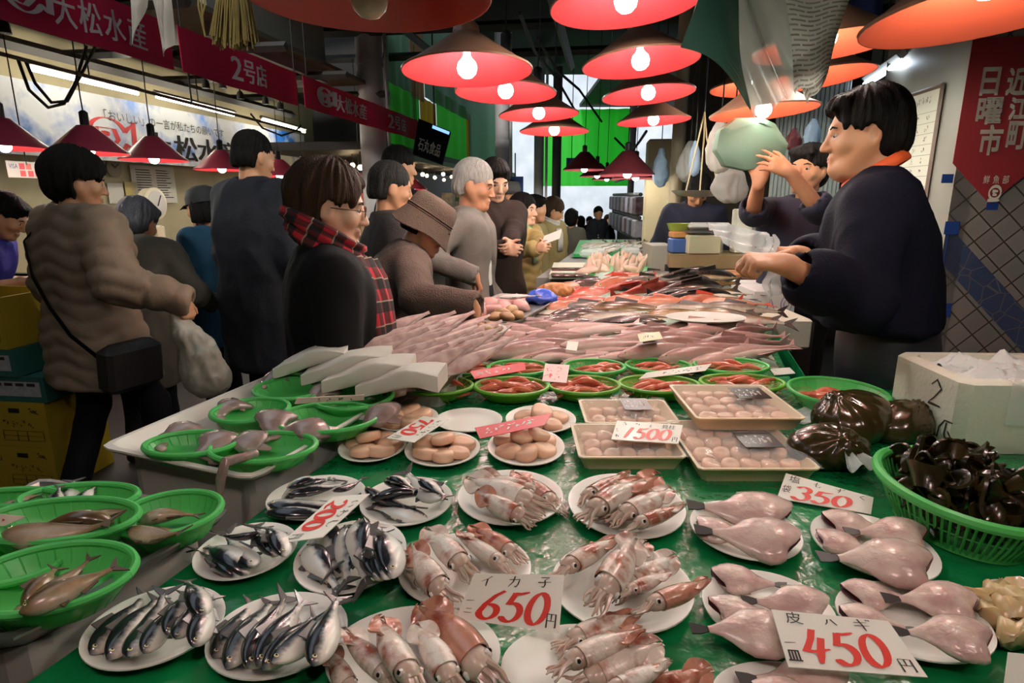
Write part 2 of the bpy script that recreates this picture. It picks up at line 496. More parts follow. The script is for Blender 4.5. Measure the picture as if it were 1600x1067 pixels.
# ---------------------------------------------------------------- people
SKIN = mat('skin', '#c48d68', .5, col2='#b4785a', nscale=9, namt=.5, sss=.06)
SKINP = mat('skin_pale', '#d0a084', .5, col2='#c08a6e', nscale=9, namt=.5, sss=.06)
LIP = mat('lips', '#a86558', .4)
EYEW = mat('eye_white', '#a89e94', .35, spec=.3)
EYED = mat('eye_dark', '#15100d', .15)
HAIRB = mat('hair_black', '#0d0c0b', .65, spec=.08, col2='#1d1916', nscale=30, namt=.6, stretch=(4, 4, .6), bump=.6, bscale=60)
HAIRBR = mat('hair_brown', '#33231a', .65, spec=.1, col2='#3a281c', nscale=30, namt=.6, stretch=(4, 4, .6), bump=.6, bscale=60)
HAIRG = mat('hair_white', '#a09c96', .65, spec=.2, col2='#75706b', nscale=30, namt=.7, stretch=(4, 4, .6), bump=.6, bscale=60)
HAIRS = mat('hair_grizzled', '#141312', .65, spec=.1, col2='#47433f', nscale=45, namt=.6, stretch=(5, 5, .6), bump=.6, bscale=60)
SHOE = mat('shoe_black', '#141312', .4)
def rotz(a): return np.array([[math.cos(a), -math.sin(a), 0], [math.sin(a), math.cos(a), 0], [0, 0, 1]])
def rotx(a): return np.array([[1, 0, 0], [0, math.cos(a), -math.sin(a)], [0, math.sin(a), math.cos(a)]])
def roty(a): return np.array([[math.cos(a), 0, math.sin(a)], [0, 1, 0], [-math.sin(a), 0, math.cos(a)]])
def nrm(v): v = np.array(v, float); return v / (np.linalg.norm(v) + 1e-12)

def hand_prims(F, w, d, n, side, s=1.0, curl=(25, 35, 25), spread=5, thumb=(.75, .55, .1), point=None):
    """palm with five bent fingers; w wrist, d pointing direction, n palm normal, side +1 right / -1 left hand"""
    d = nrm(d); n = nrm(np.array(n) - d * np.dot(n, d)); t = np.cross(d, n) * side      # t: thumb side
    F.cone(w - d * .02 * s, w + d * .018 * s, .026 * s, .024 * s, .012)
    tips = []
    offs = (.030, .0105, -.0095, -.028); lens = (.070, .078, .072, .056)
    for i, (o, L) in enumerate(zip(offs, lens)):
        kb = w + (d * (.088 - .006 * abs(i - 1)) + t * o) * s
        F.cone(w + (d * .015 + t * o * .7) * s, kb, .0155 * s, .0125 * s, .012)
        c = list(curl) if not (point and i in point) else point[i]
        a = 0; p = kb; sp = math.radians((1.5 - i) * spread)
        dd = nrm(d * math.cos(sp) + t * math.sin(sp))
        for j, fr in enumerate((.45, .32, .25)):
            a += math.radians(c[j] + 5 * (i - 1))
            q = p + (dd * math.cos(a) + n * math.sin(a)) * L * fr * s
            F.cone(p, q, (.0093 - .0012 * j) * s, (.0087 - .0014 * j) * s, .003)
            p = q
        tips.append(p)
    p0 = w + (d * .022 + t * .024) * s; p1 = p0 + nrm(d * .7 + t * thumb[0] + n * .35) * .036 * s
    F.cone(p0, p1, .0165 * s, .0125 * s, .012)
    p2 = p1 + nrm(d * .9 + t * thumb[1] + n * .3) * .028 * s; F.cone(p1, p2, .0112 * s, .0098 * s, .004)
    p3 = p2 + nrm(d + t * thumb[2] + n * .25) * .024 * s; F.cone(p2, p3, .0098 * s, .0075 * s, .004)
    return tips

def head_prims(F, hp, R, s, q, fat=0.0, age=0.0):
    e = lambda c, r, k=.015, op='add': F.ell(hp(c), [x * s for x in r], R, k, op)
    c = lambda a, b, ra, rb, k=.012, op='add': F.cone(hp(a), hp(b), ra * s, rb * s, k, op)
    e((0, -.018, .035), (.074, .094, .088))
    e((0, .012, .012), (.068, .078, .085), .02)
    c((0, .030, -.03), (0, .048, -.082), .052 + fat * .4, .032 + fat, .03)
    for sx in (-1, 1):
        c((sx * .050, .000, -.03), (sx * .028, .045, -.088), .022 + fat * .6, .018 + fat * .5, .03)
        e((sx * .040, .055, -.022), (.024 + fat * .3, .022, .022), .02)
    if fat > .003: e((0, .03, -.10), (.045, .045, .025), .03)
    if q >= 1:
        c((-.034, .080, .026), (.034, .080, .026), .010, .010, .014)
        for sx in (-1, 1): e((sx * .032, .096, .006), (.017, .014, .010), .010, 'sub')
        c((0, .084, .018), (0, .104, -.024), .0085, .0105, .010)
        e((0, .106, -.030), (.0115, .011, .0095), .008)
        for sx in (-1, 1): e((sx * .0125, .095, -.033), (.0085, .0095, .0075), .006)
        c((-.017, .086, -.0555), (.017, .086, -.0555), .0068, .0068, .008)
        c((-.014, .085, -.067), (.014, .085, -.067), .0075, .0075, .008)
        c((-.022, .0965, -.061), (.022, .0965, -.061), .003, .003, .003, 'sub')
        e((0, .078, -.092), (.020, .014, .013), .015)
        for sx in (-1, 1):
            c((sx * .020, .0865, .0135), (sx * .045, .0765, .0125), .0048, .004, .004)      # upper lid
            c((sx * .021, .086, -.004), (sx * .043, .077, -.003), .0042, .004, .004)
            if age: c((sx * .018, .092, -.036), (sx * .034, .076, -.066), .0025, .0025, .006, 'sub')
    for sx in (-1, 1):
        e((sx * .076, -.012, -.004), (.010, .020, .032), .006)
        if q >= 2: e((sx * .085, -.008, .000), (.007, .010, .018), .005, 'sub')

def person(label, x, y, yaw, H=1.65, lean=0, bow=0, head=(0, 0, 0), Lh=None, Rh=None, wid=1.0, q=1, skin=None, jacket=None, trousers=None,
           shirt=None, hair=None, fat=0.0, belly=0.0, age=0, group=None, bag=None, stride=0.0, floor=0.0, jt=.012, hem=.62, puffy=0, sleeve=1.0, collar=True,
           openf=0.0, hs=1.0, eyes=True, glasses=False, legs=True, name='person', collar_mat=None, hood=False, twist=0, seed=0, flare=0.0, wr=.007, hd=None):
    skin = skin or SKIN
    ln = math.radians(lean)
    if hd is not None:       # stand the figure so that its head comes where the photograph has it
        hd = Vector(hd)
        bw_ = math.radians(lean + bow)
        def hcen(H):
            s = H / 1.70; u1 = Vector((0, math.sin(ln), math.cos(ln))); u2 = Vector((0, math.sin(bw_), math.cos(bw_))); f2 = Vector((0, math.cos(bw_), -math.sin(bw_)))
            nk = Vector((0, 0, .90 * s)) + u1 * .17 * s + u2 * .33 * s - f2 * .012 * s
            nc = (u2 * .75 + Vector((0, 0, .35)) + f2 * .12).normalized()
            hr = Vector((rotz(math.radians(head[0])) @ rotx(-math.radians(head[1])) @ roty(math.radians(head[2]))) @ np.array((0, .018, .02)))
            return nk + nc * .135 * s + hr * hs
        for _ in range(4): H *= (hd.z - floor) / hcen(H).z
        c_, s_ = math.cos(math.radians(yaw)), math.sin(math.radians(yaw)); h_ = hcen(H)
        x, y = hd.x - (c_ * h_.x - s_ * h_.y), hd.y - (s_ * h_.x + c_ * h_.y)
    s = H / 1.70
    def loc_arm(sp_):
        if sp_ is None or 'W' not in sp_: return sp_
        q_ = dict(sp_); q_['w'] = to_local(x, y, yaw, sp_['W'], floor)
        a_ = math.radians(yaw); c_, s_ = math.cos(a_), math.sin(a_)
        for kk, k2 in (('Dd', 'd'), ('Dn', 'n'), ('Dp', 'pole')):
            if kk in sp_: v_ = sp_[kk]; q_[k2] = (c_ * v_[0] + s_ * v_[1], -s_ * v_[0] + c_ * v_[1], v_[2])
        return q_
    Lh, Rh = loc_arm(Lh), loc_arm(Rh)
    root = thing(name, label, 'person', (x, y, floor), math.radians(yaw), group); bw = math.radians(lean + bow)
    def UF(a): return np.array((0, math.sin(a), math.cos(a))), np.array((0, math.cos(a), -math.sin(a)))
    u1, f1 = UF(ln); u2, f2 = UF(bw)
    tw = rotz(math.radians(twist))
    hip = np.array((0, 0, .90 * s)); waist = hip + u1 * .17 * s
    def sp(xo, fo, zz):          # point on the (possibly bent) spine, zz metres above the hip for a 1.70 m figure
        if zz <= .17: return hip + u1 * zz * s + np.array((xo * s * wid, 0, 0)) + f1 * fo * s
        v = waist + u2 * (zz - .17) * s + np.array((xo * s * wid, 0, 0)) + f2 * fo * s
        if twist:
            v = waist + tw @ (v - waist)
        return v
    neck = sp(0, -.012, .50)
    hR = rotz(math.radians(head[0])) @ rotx(-math.radians(head[1])) @ roty(math.radians(head[2]))
    hz = rotx(-bw * .55)
    ncol = nrm(u2 * .75 + np.array((0, 0, .35)) + f2 * .12)
    hc = neck + ncol * .135 * s + (hR @ np.array((0, .018, .02))) * hs
    S = hs * (.94 + .06 * s)
    hp = lambda p: hc + hR @ (np.array(p, float) * S)
    arms = []
    for side, spec in ((-1, Lh), (1, Rh)):
        sh = sp(side * .178, -.005, .455)
        if spec is None: spec = dict(w=tuple(sp(side * .25, .06, -.06)))
        w = np.array(spec['w'], float)
        L1, L2 = .285 * s, .255 * s
        dv = w - sh; D = np.linalg.norm(dv)
        if D > (L1 + L2) * .995: w = sh + dv / D * (L1 + L2) * .995; dv = w - sh; D = np.linalg.norm(dv)
        a = (L1 * L1 - L2 * L2 + D * D) / (2 * D); hgt = math.sqrt(max(L1 * L1 - a * a, 0))
        pole = np.array(spec.get('pole', (side * .55, -.8, -.5))); dn = dv / D
        pn = nrm(pole - dn * np.dot(pole, dn)); el = sh + dn * a + pn * hgt
        d = np.array(spec.get('d', w - el)); n = np.array(spec.get('n', (-side * .9, .1, -.2)))
        arms.append((side, sh, el, w, nrm(d), n, spec))
    lg = []
    for side in (-1, 1):
        hj = hip + np.array((side * .085 * s * wid, 0, -.02)); st = stride * side
        ank = np.array((side * .10 * s * wid, st * .5, .085 * s)); kn = (hj + ank) / 2 + np.array((0, .035 + abs(st) * .12, 0.0))
        lg.append((side, hj, kn, ank))
    # ---- one continuous body
    allp = [hip, neck, hp((0, 0, .13)), hp((0, .12, 0)), hp((0, -.12, 0))] + [a[3] for a in arms] + [a[2] for a in arms] + [a[1] for a in arms]
    lo = np.min(allp, 0) - .22 * s; hi = np.max(allp, 0) + .16 * s; lo[2] = -.01
    fh = (.012, .0065, .0045)[q]
    fines = [(hc, .135 * S, fh)]
    if q >= 1: fines += [(a[3] + a[4] * .08 * s, .10 * s, fh) for a in arms if not a[6].get('hidden')]
    Fd = Field(lo, hi, .022, fines)
    for zz, hw, r in ((-.02, .075, .105), (.10, .065, .10), (.22, .07, .10), (.34, .085, .105)): Fd.cone(sp(-hw, .0, zz), sp(hw, 0, zz), r * s, r * s, .05)
    Fd.cone(sp(-.12, -.01, .43), sp(.12, -.01, .43), .06 * s, .06 * s, .05)
    Fd.cone(sp(0, -.02, .44), hp((0, -.02, -.05)), (.058 + fat * .5) * s, (.052 + fat * .5) * s, .03)
    head_prims(Fd, hp, hR, S, q, fat, age)
    for side, sh, el, w, d, n, spec in arms:
        Fd.cone(sh, el, .047 * s, .038 * s, .03); Fd.cone(el, w, (.041 if sleeve < .9 else .036) * s, .0265 * s, .02)
        if q >= 1 and not spec.get('hidden'):
            hand_prims(Fd, w, d, n, side, s * .98, spec.get('curl', (30, 40, 30)), spec.get('spread', 5), spec.get('thumb', (.75, .55, .1)), spec.get('point'))
        else: Fd.cone(w, w + d * .13 * s, .03, .02, .02)
    if legs:
        for side, hj, kn, ank in lg:
            Fd.cone(hj, kn, .07 * s, .05 * s, .03); Fd.cone(kn, ank, .048 * s, .036 * s, .02)
            Fd.cone(ank + (0, -.03, -.04), ank + (0, .14 * s, -.055 * s), .034, .026, .02)
    V, Q = Fd.mesh(2 if q else 1)
    raw_object('body', V, Q, skin, root)
    hmat = hair['m'] if hair else HAIRB
    # ---- clothes
    def cl(field, name, m, amp=0, sc=9, st=(1, 1, 1), sm=2):
        V, Q = field.mesh(sm)
        if amp: V = wrinkle(V, Q, amp, sc, st, seed * 3.1 + len(label))
        return raw_object(name, V, Q, m, root)
    if trousers:
        F2 = Field(lo - .05, np.array((hi[0], hi[1], 1.05 * s)), .018)
        for zz, hw, r in ((-.05, .075, .122), (.06, .07, .115)): F2.cone(sp(-hw, 0, zz), sp(hw, 0, zz), (r + belly * .3) * s, (r + belly * .3) * s, .05)
        for side, hj, kn, ank in lg:
            F2.cone(hj, kn, .092 * s, .072 * s, .03); F2.cone(kn, ank + (0, 0, -.03), .07 * s, .062 * s, .02)
        cl(F2, 'trousers', trousers, .006, 7, (1, 1, .6))
        for side, hj, kn, ank in lg:
            F3 = Field(ank - (.09, .15, .1), ank + (.09, .24, .12), .012)
            F3.cone(ank + (0, -.04, -.035), ank + (0, .06, -.045), .043, .042, .02); F3.cone(ank + (0, .06, -.045), ank + (0, .15 * s, -.055), .042, .032, .02)
            F3.cut((0, 0, .004), (0, 0, -1))
            cl(F3, 'shoe', SHOE)
    jlo = lo - .06; jhi = hi + .06
    if shirt:
        F4 = Field(jlo, jhi, .014)
        for zz, hw, r in ((.02, .08, .112), (.12, .07, .11), (.22, .075, .112), (.34, .09, .112), (.42, .09, .085)): F4.cone(sp(-hw, 0, zz), sp(hw, 0, zz), r * s, r * s, .04)
        F4.cone(sp(-.05, .0, .45), sp(.05, .0, .45), .062 * s, .062 * s, .03)
        F4.cone(neck - u2 * .03, neck + u2 * .02 + f2 * .01, .068 * s, .062 * s, .02)
        cl(F4, 'shirt', shirt, .004, 8)
    if jacket:
        h2 = .012 if q else .018
        if q == 2: h2 = .0095
        F5 = Field(jlo, jhi, h2)
        t = jt
        rows = [(-.06, .085, .118), (.06, .075, .116), (.15, .072, .114), (.24, .08, .118), (.33, .095, .118), (.41, .10, .098)]
        for zz, hw, r in rows:
            b = belly * math.exp(-((zz - .10) / .16) ** 2)
            F5.cone(sp(-hw, b * .6, zz), sp(hw, b * .6, zz), (r + t + b * .55) * s, (r + t + b * .55) * s, .045)
        F5.cone(sp(-.135, -.008, .448), sp(.135, -.008, .448), (.056 + t) * s, (.056 + t) * s, .04)
        F5.cone(sp(-.03, -.012, .47), sp(.03, -.012, .47), (.068 + t) * s, (.068 + t) * s, .04)
        hz_ = hip + np.array((0, 0, (hem - .90) * s))
        if hem < .84:
            F5.cone(sp(-.085, 0, -.04), hz_ + np.array((-.09 * wid * s, flare * .3, 0)), (.12 + t) * s, (.118 + t + flare) * s, .05)
            F5.cone(sp(.085, 0, -.04), hz_ + np.array((.09 * wid * s, flare * .3, 0)), (.12 + t) * s, (.118 + t + flare) * s, .05)
            F5.cone(sp(0, 0, -.04), hz_, (.12 + t) * s, (.125 + t + flare) * s, .05)
        for side, sh, el, w, d, n, spec in arms:
            F5.cone(sh, el, (.058 + t * 1.1) * s, (.05 + t) * s, .035)
            e2 = el + (w - el) * sleeve
            F5.cone(el, e2, (.05 + t) * s, (.04 + t * .8 + (1 - sleeve) * .02) * s, .025)
            if sleeve < .95:
                ax_ = nrm(w - el)
                F5.cone(e2 - ax_ * .045, e2 - ax_ * .005, (.058 + t) * s, (.058 + t) * s, .008)
            # open cuff: hollow the end
            F5.cone(e2 + nrm(w - el) * .022, e2 + nrm(w - el) * .07, (.04 if sleeve > .9 else .05) * s, .05 * s, .006, 'sub')
        F5.cut(hz_ + np.array((0, 0, -.03)), (0, 0, -1))
        if openf:
            for zz in np.linspace(-.35, .44, 14):
                r = openf * (.35 + .65 * max(0, min(1, (.44 - zz) / .35)) if zz < .2 else .6 - .5 * abs(zz - .2))
                F5.cone(sp(openf * .35, .105 + openf * .4, zz), sp(openf * .35, .3, zz), r * s, r * s, .008, 'sub')
        if collar:
            for i in range(10):
                a0, a1 = [math.radians(-140 + 28 * (i + k) + 90 - 0) for k in (0, 1)]
                rr = .078 * s
                p0 = neck + u2 * (.022 + .012 * math.sin(a0)) * -1 + u2 * .03 + np.array((math.cos(a0) * rr, 0, 0)) + f2 * math.sin(a0) * rr * .95
                p1 = neck + u2 * (.022 + .012 * math.sin(a1)) * -1 + u2 * .03 + np.array((math.cos(a1) * rr, 0, 0)) + f2 * math.sin(a1) * rr * .95
                F5.cone(p0, p1, .022, .022, .015)
        F5.cone(neck + ncol * .03, neck + ncol * .16 + f2 * .03, .062 * s, .085 * s, .015, 'sub')
        V, Q = F5.mesh(2)
        V = wrinkle(V, Q, wr * 1.5, 5.0, (1, 1, .75), seed * 1.7 + len(label))
        V = wrinkle(V, Q, wr * .5, 13, (1, 1, .6), seed * 2.9)
        if puffy:
            Nn = vnormals(V, Q)
            # quilted ridges run round the body and along the sleeves
            zz = V[:, 2].copy()
            for side, sh, el, w, d, n, spec in arms:
                for a, b in ((sh, el), (el, w)):
                    ba = b - a; tt = np.clip(((V - a) @ ba) / (ba @ ba), 0, 1)
                    dd = np.linalg.norm(V - a - tt[:, None] * ba, axis=1)
                    m = dd < .085 * s
                    along = (V - a) @ (ba / np.linalg.norm(ba))
                    zz = np.where(m, along, zz)
            V = V + Nn * (puffy * (np.abs(np.sin(zz * math.pi / .072 + .9 * np.sin(V[:, 0] * 17 + V[:, 1] * 13))) - .6))[:, None]
        raw_object('jacket', V, Q, jacket, root)
    if collar_mat:
        mb = MB()
        pts = []
        for i in range(17):
            a = math.radians(-155 + 310 * i / 16 + 90 + 180)
            pts.append(neck + u2 * (.046 + .034 * math.cos(a - math.radians(270))) + np.array((math.cos(a) * .086 * s, 0, 0)) + f2 * (math.sin(a) * .088 * s + .008))
        mb.tube(pts, [.0075] * len(pts), 8, flat=2.4, up=tuple(u2))
        mb.build('collar', collar_mat, root)
    # ---- hair
    if hair:
        st = hair.get('style', 'short')
        F6 = Field(hp((0, 0, 0)) - .22 * S, hp((0, 0, 0)) + .2 * S, .006 if q else .011)
        if q == 2: F6 = Field(hp((0, 0, 0)) - .2 * S, hp((0, 0, 0)) + .2 * S, .0048)
        v = hair.get('vol', .012)
        e = lambda c, r, k=.012, op='add': F6.ell(hp(c), [a * S for a in r], hR, k, op)
        e((0, -.020, .042), (.076 + v, .097 + v, .090 + v))
        if st in ('short', 'thick', 'bob', 'woman', 'fringe'):
            e((0, -.055, -.01), (.070 + v * .8, .062 + v * .6, .075))
        if st in ('thick', 'woman', 'fringe'):
            for sx in (-1, 1): e((sx * .066, .002, .015), (.018 + v * .4, .035, .045), .015)
        if st == 'bob':
            for sx in (-1, 1): e((sx * .072, -.012, -.035), (.022 + v * .4, .048, .085), .02)
            e((0, -.06, -.05), (.075, .055, .075), .02)
        if st in ('thick', 'fringe'): e((.012, .062, .088), (.066, .042, .028), .03)
        if st == 'fringe':
            for sx in (-.04, -.01, .02, .045): F6.cone(hp((sx, .07, .098)), hp((sx - .012, .095, .076)), .015 * S, .005 * S, .01)
        # face opening, ears, nape
        low = hair.get('line', .062)
        e((0, .115, low - .085), (.066, .075, .085), .010, 'sub')
        e((0, .085, -.085), (.064, .09, .075), .012, 'sub')
        for sx in (-1, 1):
            if st != 'bob': e((sx * .085, .000, -.012), (.026, .024, .040), .008, 'sub')
            e((sx * .078, .052, -.03), (.036, .042, .058), .01, 'sub')
            if st == 'short': e((sx * .084, -.012, -.040), (.028, .036, .036), .01, 'sub')
        F6.cut(hp((0, 0, hair.get('nape', -.048 if st == 'short' else -.085))), hR @ np.array((0, .12, -1.0)))
        V, Q = F6.mesh(2)
        if len(V):
            loc = (V - hc) @ hR
            d = np.array([noise.noise(Vector((math.atan2(p[0], -p[1]) * 7 + seed, p[2] * 9, p[1] * 6))) for p in loc.tolist()])
            V = V + vnormals(V, Q) * (d * hair.get('rough', .006))[:, None]
            raw_object('hair', V, Q, hair['m'], root)
    # ---- face parts
    if q >= 1 and eyes:
        for sx in (-1, 1):
            M = Matrix.Translation(hp((sx * .0325, .0755, .0045))) @ Matrix([list(r) for r in hR]).to_4x4()
            mb = MB(); mb.M = M; mb.ball((0, 0, 0), (.0130 * S, .0105 * S, .0070 * S), 10, 7)
            eo = mb.build('eye', EYEW, root)
            mb = MB(); mb.M = M; mb.ball((0, .0072 * S, 0), (.0062 * S, .004 * S, .0064 * S), 10, 6); mb.build('iris', EYED, eo)
            mb = MB(); mb.M = M
            mb.tube([Vector(p) * S for p in ((sx * -.014, .0165, .020), (sx * .004, .0145, .0245), (sx * .020, .004, .0195))], [.0022 * S, .0032 * S, .0015 * S], 6, flat=1.0)
            mb.build('eyebrow', hmat if not hair or hair['m'] != HAIRG else HAIRS, root)
        mb = MB(); mb.M = Matrix.Translation(hp((0, 0, 0))) @ Matrix([list(r) for r in hR]).to_4x4()
        mb.tube([Vector(p) * S for p in ((-.022, .082, -.0605), (-.008, .0905, -.058), (.008, .0905, -.058), (.022, .082, -.0605))], [.002 * S, .0042 * S, .0042 * S, .002 * S], 6)
        mb.tube([Vector(p) * S for p in ((-.018, .082, -.065), (0, .0905, -.067), (.018, .082, -.065))], [.002 * S, .0052 * S, .002 * S], 6)
        mb.build('mouth', LIP, root)
    if glasses:
        mb = MB(); mb.M = Matrix.Translation(hp((0, 0, 0))) @ Matrix([list(r) for r in hR]).to_4x4()
        for sx in (-1, 1):
            mb.tube([((sx * .033 + .021 * math.cos(t)) * S, .101 * S, (.004 + .016 * math.sin(t)) * S) for t in [k * math.pi / 8 for k in range(17)]], .0013, 6)
            mb.tube([(sx * .054 * S, .101 * S, .006 * S), (sx * .080 * S, .0, .004 * S)], .0013, 6)
        mb.tube([(-.012 * S, .103 * S, .008 * S), (.012 * S, .103 * S, .008 * S)], .0013, 6)
        mb.build('glasses', mat('glasses_metal', '#8a7a60', .25, metal=1), root)
    return dict(root=root, hp=hp, hR=hR, S=S, neck=neck, sp=sp, arms=arms, u2=u2, f2=f2, hip=hip, s=s, hc=hc)
def to_world(pd, p):
    r = pd['root']; c, sn = math.cos(r.rotation_euler.z), math.sin(r.rotation_euler.z)
    return Vector((r.location.x + c * p[0] - sn * p[1], r.location.y + sn * p[0] + c * p[1], r.location.z + p[2]))
def to_local(x, y, yaw, p, floor=0.0):
    a = math.radians(yaw); c, sn = math.cos(a), math.sin(a); dx, dy = p[0] - x, p[1] - y
    return (c * dx + sn * dy, -sn * dx + c * dy, p[2] - floor)
# ---------------------------------------------------------------- the hall
M_FLOOR = mat('floor_concrete', '#3a3734', .45, col2='#25231f', nscale=3, namt=.7)
M_DARK = mat('ceiling_dark', '#2b2a29', .7, col2='#1c1b1b', nscale=4)
M_STEEL = mat('steel_beam', '#4a4845', .5, metal=.3)
M_PLASTER = mat('stall_wall_cream', '#b9ad8a', .7, col2='#9c9170', nscale=3, namt=.6)
M_CREAM = mat('column_cream', '#cdbb95', .6, col2='#b7a47e', nscale=5, namt=.5)
M_PILLAR = mat('pillar_grey', '#c6c0bf', .55, col2='#aaa4a3', nscale=4, namt=.5)
M_BROWN = mat('panel_brown', '#4d4134', .6, col2='#3b3228', nscale=5)
M_BLACK = mat('black_plastic', '#151515', .4)
M_WHITE = mat('white_plain', '#e6e0d6', .5)
M_METAL = mat('stainless', '#a9a6a0', .32, metal=.85, col2='#8b8883', nscale=6, namt=.4)

def hall_pt(x0, along, z): return HV * along + HN * x0 + Vector((0, 0, z))
struct('floor', MB().box((0, 8, -.05), (16, 34, .1)), M_FLOOR)
def quadwall(name, a, b, z0, z1, m, t=.08, side=1):
    a, b = Vector(a), Vector(b); d = (b - a).normalized(); n = Vector((d.y, -d.x, 0)) * t * side
    mb = MB(); vs = [Vector((p.x, p.y, z)) for z in (z0, z1) for p in (a, b, b + n, a + n)]
    mb.add(vs, [(3, 2, 1, 0), (4, 5, 6, 7), (0, 1, 5, 4), (1, 2, 6, 5), (2, 3, 7, 6), (3, 0, 4, 7)])
    return struct(name, mb, m)
SIGN0 = P(0, 178, 4.6)
XS = SIGN0.dot(HN)                      # offset of the left stall's sign from the hall axis
lw = XS - .16
quadwall('wall_left', hall_pt(lw, -4, 0), hall_pt(lw, 9.8, 0), 0, 3.6, M_PLASTER, side=-1)
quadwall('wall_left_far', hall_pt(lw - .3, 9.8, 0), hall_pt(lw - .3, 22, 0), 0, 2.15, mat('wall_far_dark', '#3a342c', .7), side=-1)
quadwall('wall_back', (-7, -2.6, 0), (6, -2.6, 0), 0, 3.6, mat('wall_back', '#6b655c', .7))
quadwall('wall_right', (3.9, -2.6, 0), Vector((3.9, -2.6, 0)) + HV * 9.2, 0, 3.6, mat('wall_right', '#6d665c', .7))
quadwall('wall_right_far', hall_pt(2.9, 6.6, 0), hall_pt(2.9, 22, 0), 0, 4.2, mat('wall_far_r', '#57504a', .7))
# roof: dark boarding with a skylight slit further down the hall; unseen gap added over the left aisle for daylight
struct('ceiling', MB().box((-4.6, 3.0, 3.65), (3.6, 12, .1)).box((1.9, 3.0, 3.65), (6.2, 12, .1)).box((-2, 7.2, 3.65), (2.2, 3.6, .1)).box((-2, -1.6, 3.65), (2.2, 3.2, .1)).box((5.7, 15.0, 4.3), (7, 12.2, .1)).box((1.0, 12.4, 4.3), (3.2, 6.4, .1)).box((-2.2, 13, 4.7), (3.6, 8, .1)), M_DARK)
bm = MB()
for k in range(7):
    a = hall_pt(-6, .6 + k * 1.35, 3.3); b = hall_pt(5, .6 + k * 1.35, 3.3)
    bm.tube([a, b], .055, 4)
for x0 in (-2.2, -.55, .75, 2.0):
    bm.tube([hall_pt(x0, -2, 3.16), hall_pt(x0, 9, 3.16)], .05, 4)
o = bm.build('ceiling_trim', M_STEEL, smooth=False); o.name = 'trim_1'; o['kind'] = 'structure'
# round pillars left of the aisle
def pillar(name, px0, px1, Z, m, ztop=4.2, band=True):
    c = P((px0 + px1) / 2, 300, Z); r = (px1 - px0) / 2 / F * Z
    mb = MB(); mb.M = Matrix.Translation((c.x, c.y, 0))
    prof = [(r, 0)]
    z = .5
    while z < ztop:
        prof += [(r, z - .01), (r * .97, z), (r, z + .01)]; z += .62
    prof += [(r, ztop)]
    mb.lathe(prof, 24)
    if band: mb.lathe([(r * 1.01, 2.95), (r * 1.08, 2.95), (r * 1.08, 3.03), (r * 1.01, 3.03)], 24)
    return struct(name, mb, m, True)
quadwall('wall_sky_blocker', hall_pt(-5.2, 9.8, 0), hall_pt(-3.05, 9.8, 0), 2.12, 4.9, mat('sky_blocker_dark', '#2a2826', .8))  # dark board added to block the sky; stands in for a shaded opening
pillar('column_1', 568, 607, 7.6, M_PILLAR)
pillar('column_2', 774, 796, 10.5, M_PILLAR)
pillar('column_3', 834, 849, 12.5, M_PILLAR)
pillar('column_4', 862, 876, 14, mat('pillar_dark', '#6d676a', .6))
pillar('column_5', 980, 990, 15, M_PILLAR)
mb = MB()
for (px0, px1, Z) in ((609, 614, 7.4), (796, 800, 10.3), (851, 855, 12.3)):
    c = P((px0 + px1) / 2, 300, Z); mb.tube([(c.x, c.y, 0), (c.x, c.y, 4.2)], (px1 - px0) / 2 / F * Z, 8)
o = mb.build('trim_2', M_PILLAR); o['kind'] = 'structure'
# cream column and tan post right of the aisle
c = P(1028, 340, 6.4)
struct('column_6', MB().box((c.x, c.y, 1.0), (.30, .30, 2.0), rz=-.15, bevel=.02).box((c.x, c.y, .62), (.305, .305, .01), rz=-.15).box((c.x, c.y, 1.24), (.305, .305, .012), rz=-.15), M_CREAM)
c = P(1053, 340, 5.2)
mb = MB(); mb.tube([(c.x, c.y, 0), (c.x, c.y, 3.4)], .055, 14); struct('column_7', mb, mat('post_tan', '#8d7c62', .5), True)
# back wall of the fishmongers' stall on the right, tan brown, and a ribbed grey-green partition
a = P(1062, 340, 6.0); b = P(1330, 340, 6.0)
quadwall('wall_stall', a, b, 0, 3.3, M_BROWN, side=-1)
mb = MB()
a = P(1205, 300, 4.6); b = P(1310, 300, 4.3)
for k in range(16):
    q0 = a.lerp(b, k / 16); q1 = a.lerp(b, (k + 1) / 16)
    mb.tube([(q0.x, q0.y, 0), (q0.x, q0.y, 2.4)], .018, 6)
    mb.box(((q0.x + q1.x) / 2, (q0.y + q1.y) / 2, 1.2), ((q1 - q0).length, .01, 2.4), rz=math.atan2((b - a).y, (b - a).x))
struct('wall_partition', mb, mat('ribbed_panel', '#7d8580', .45))
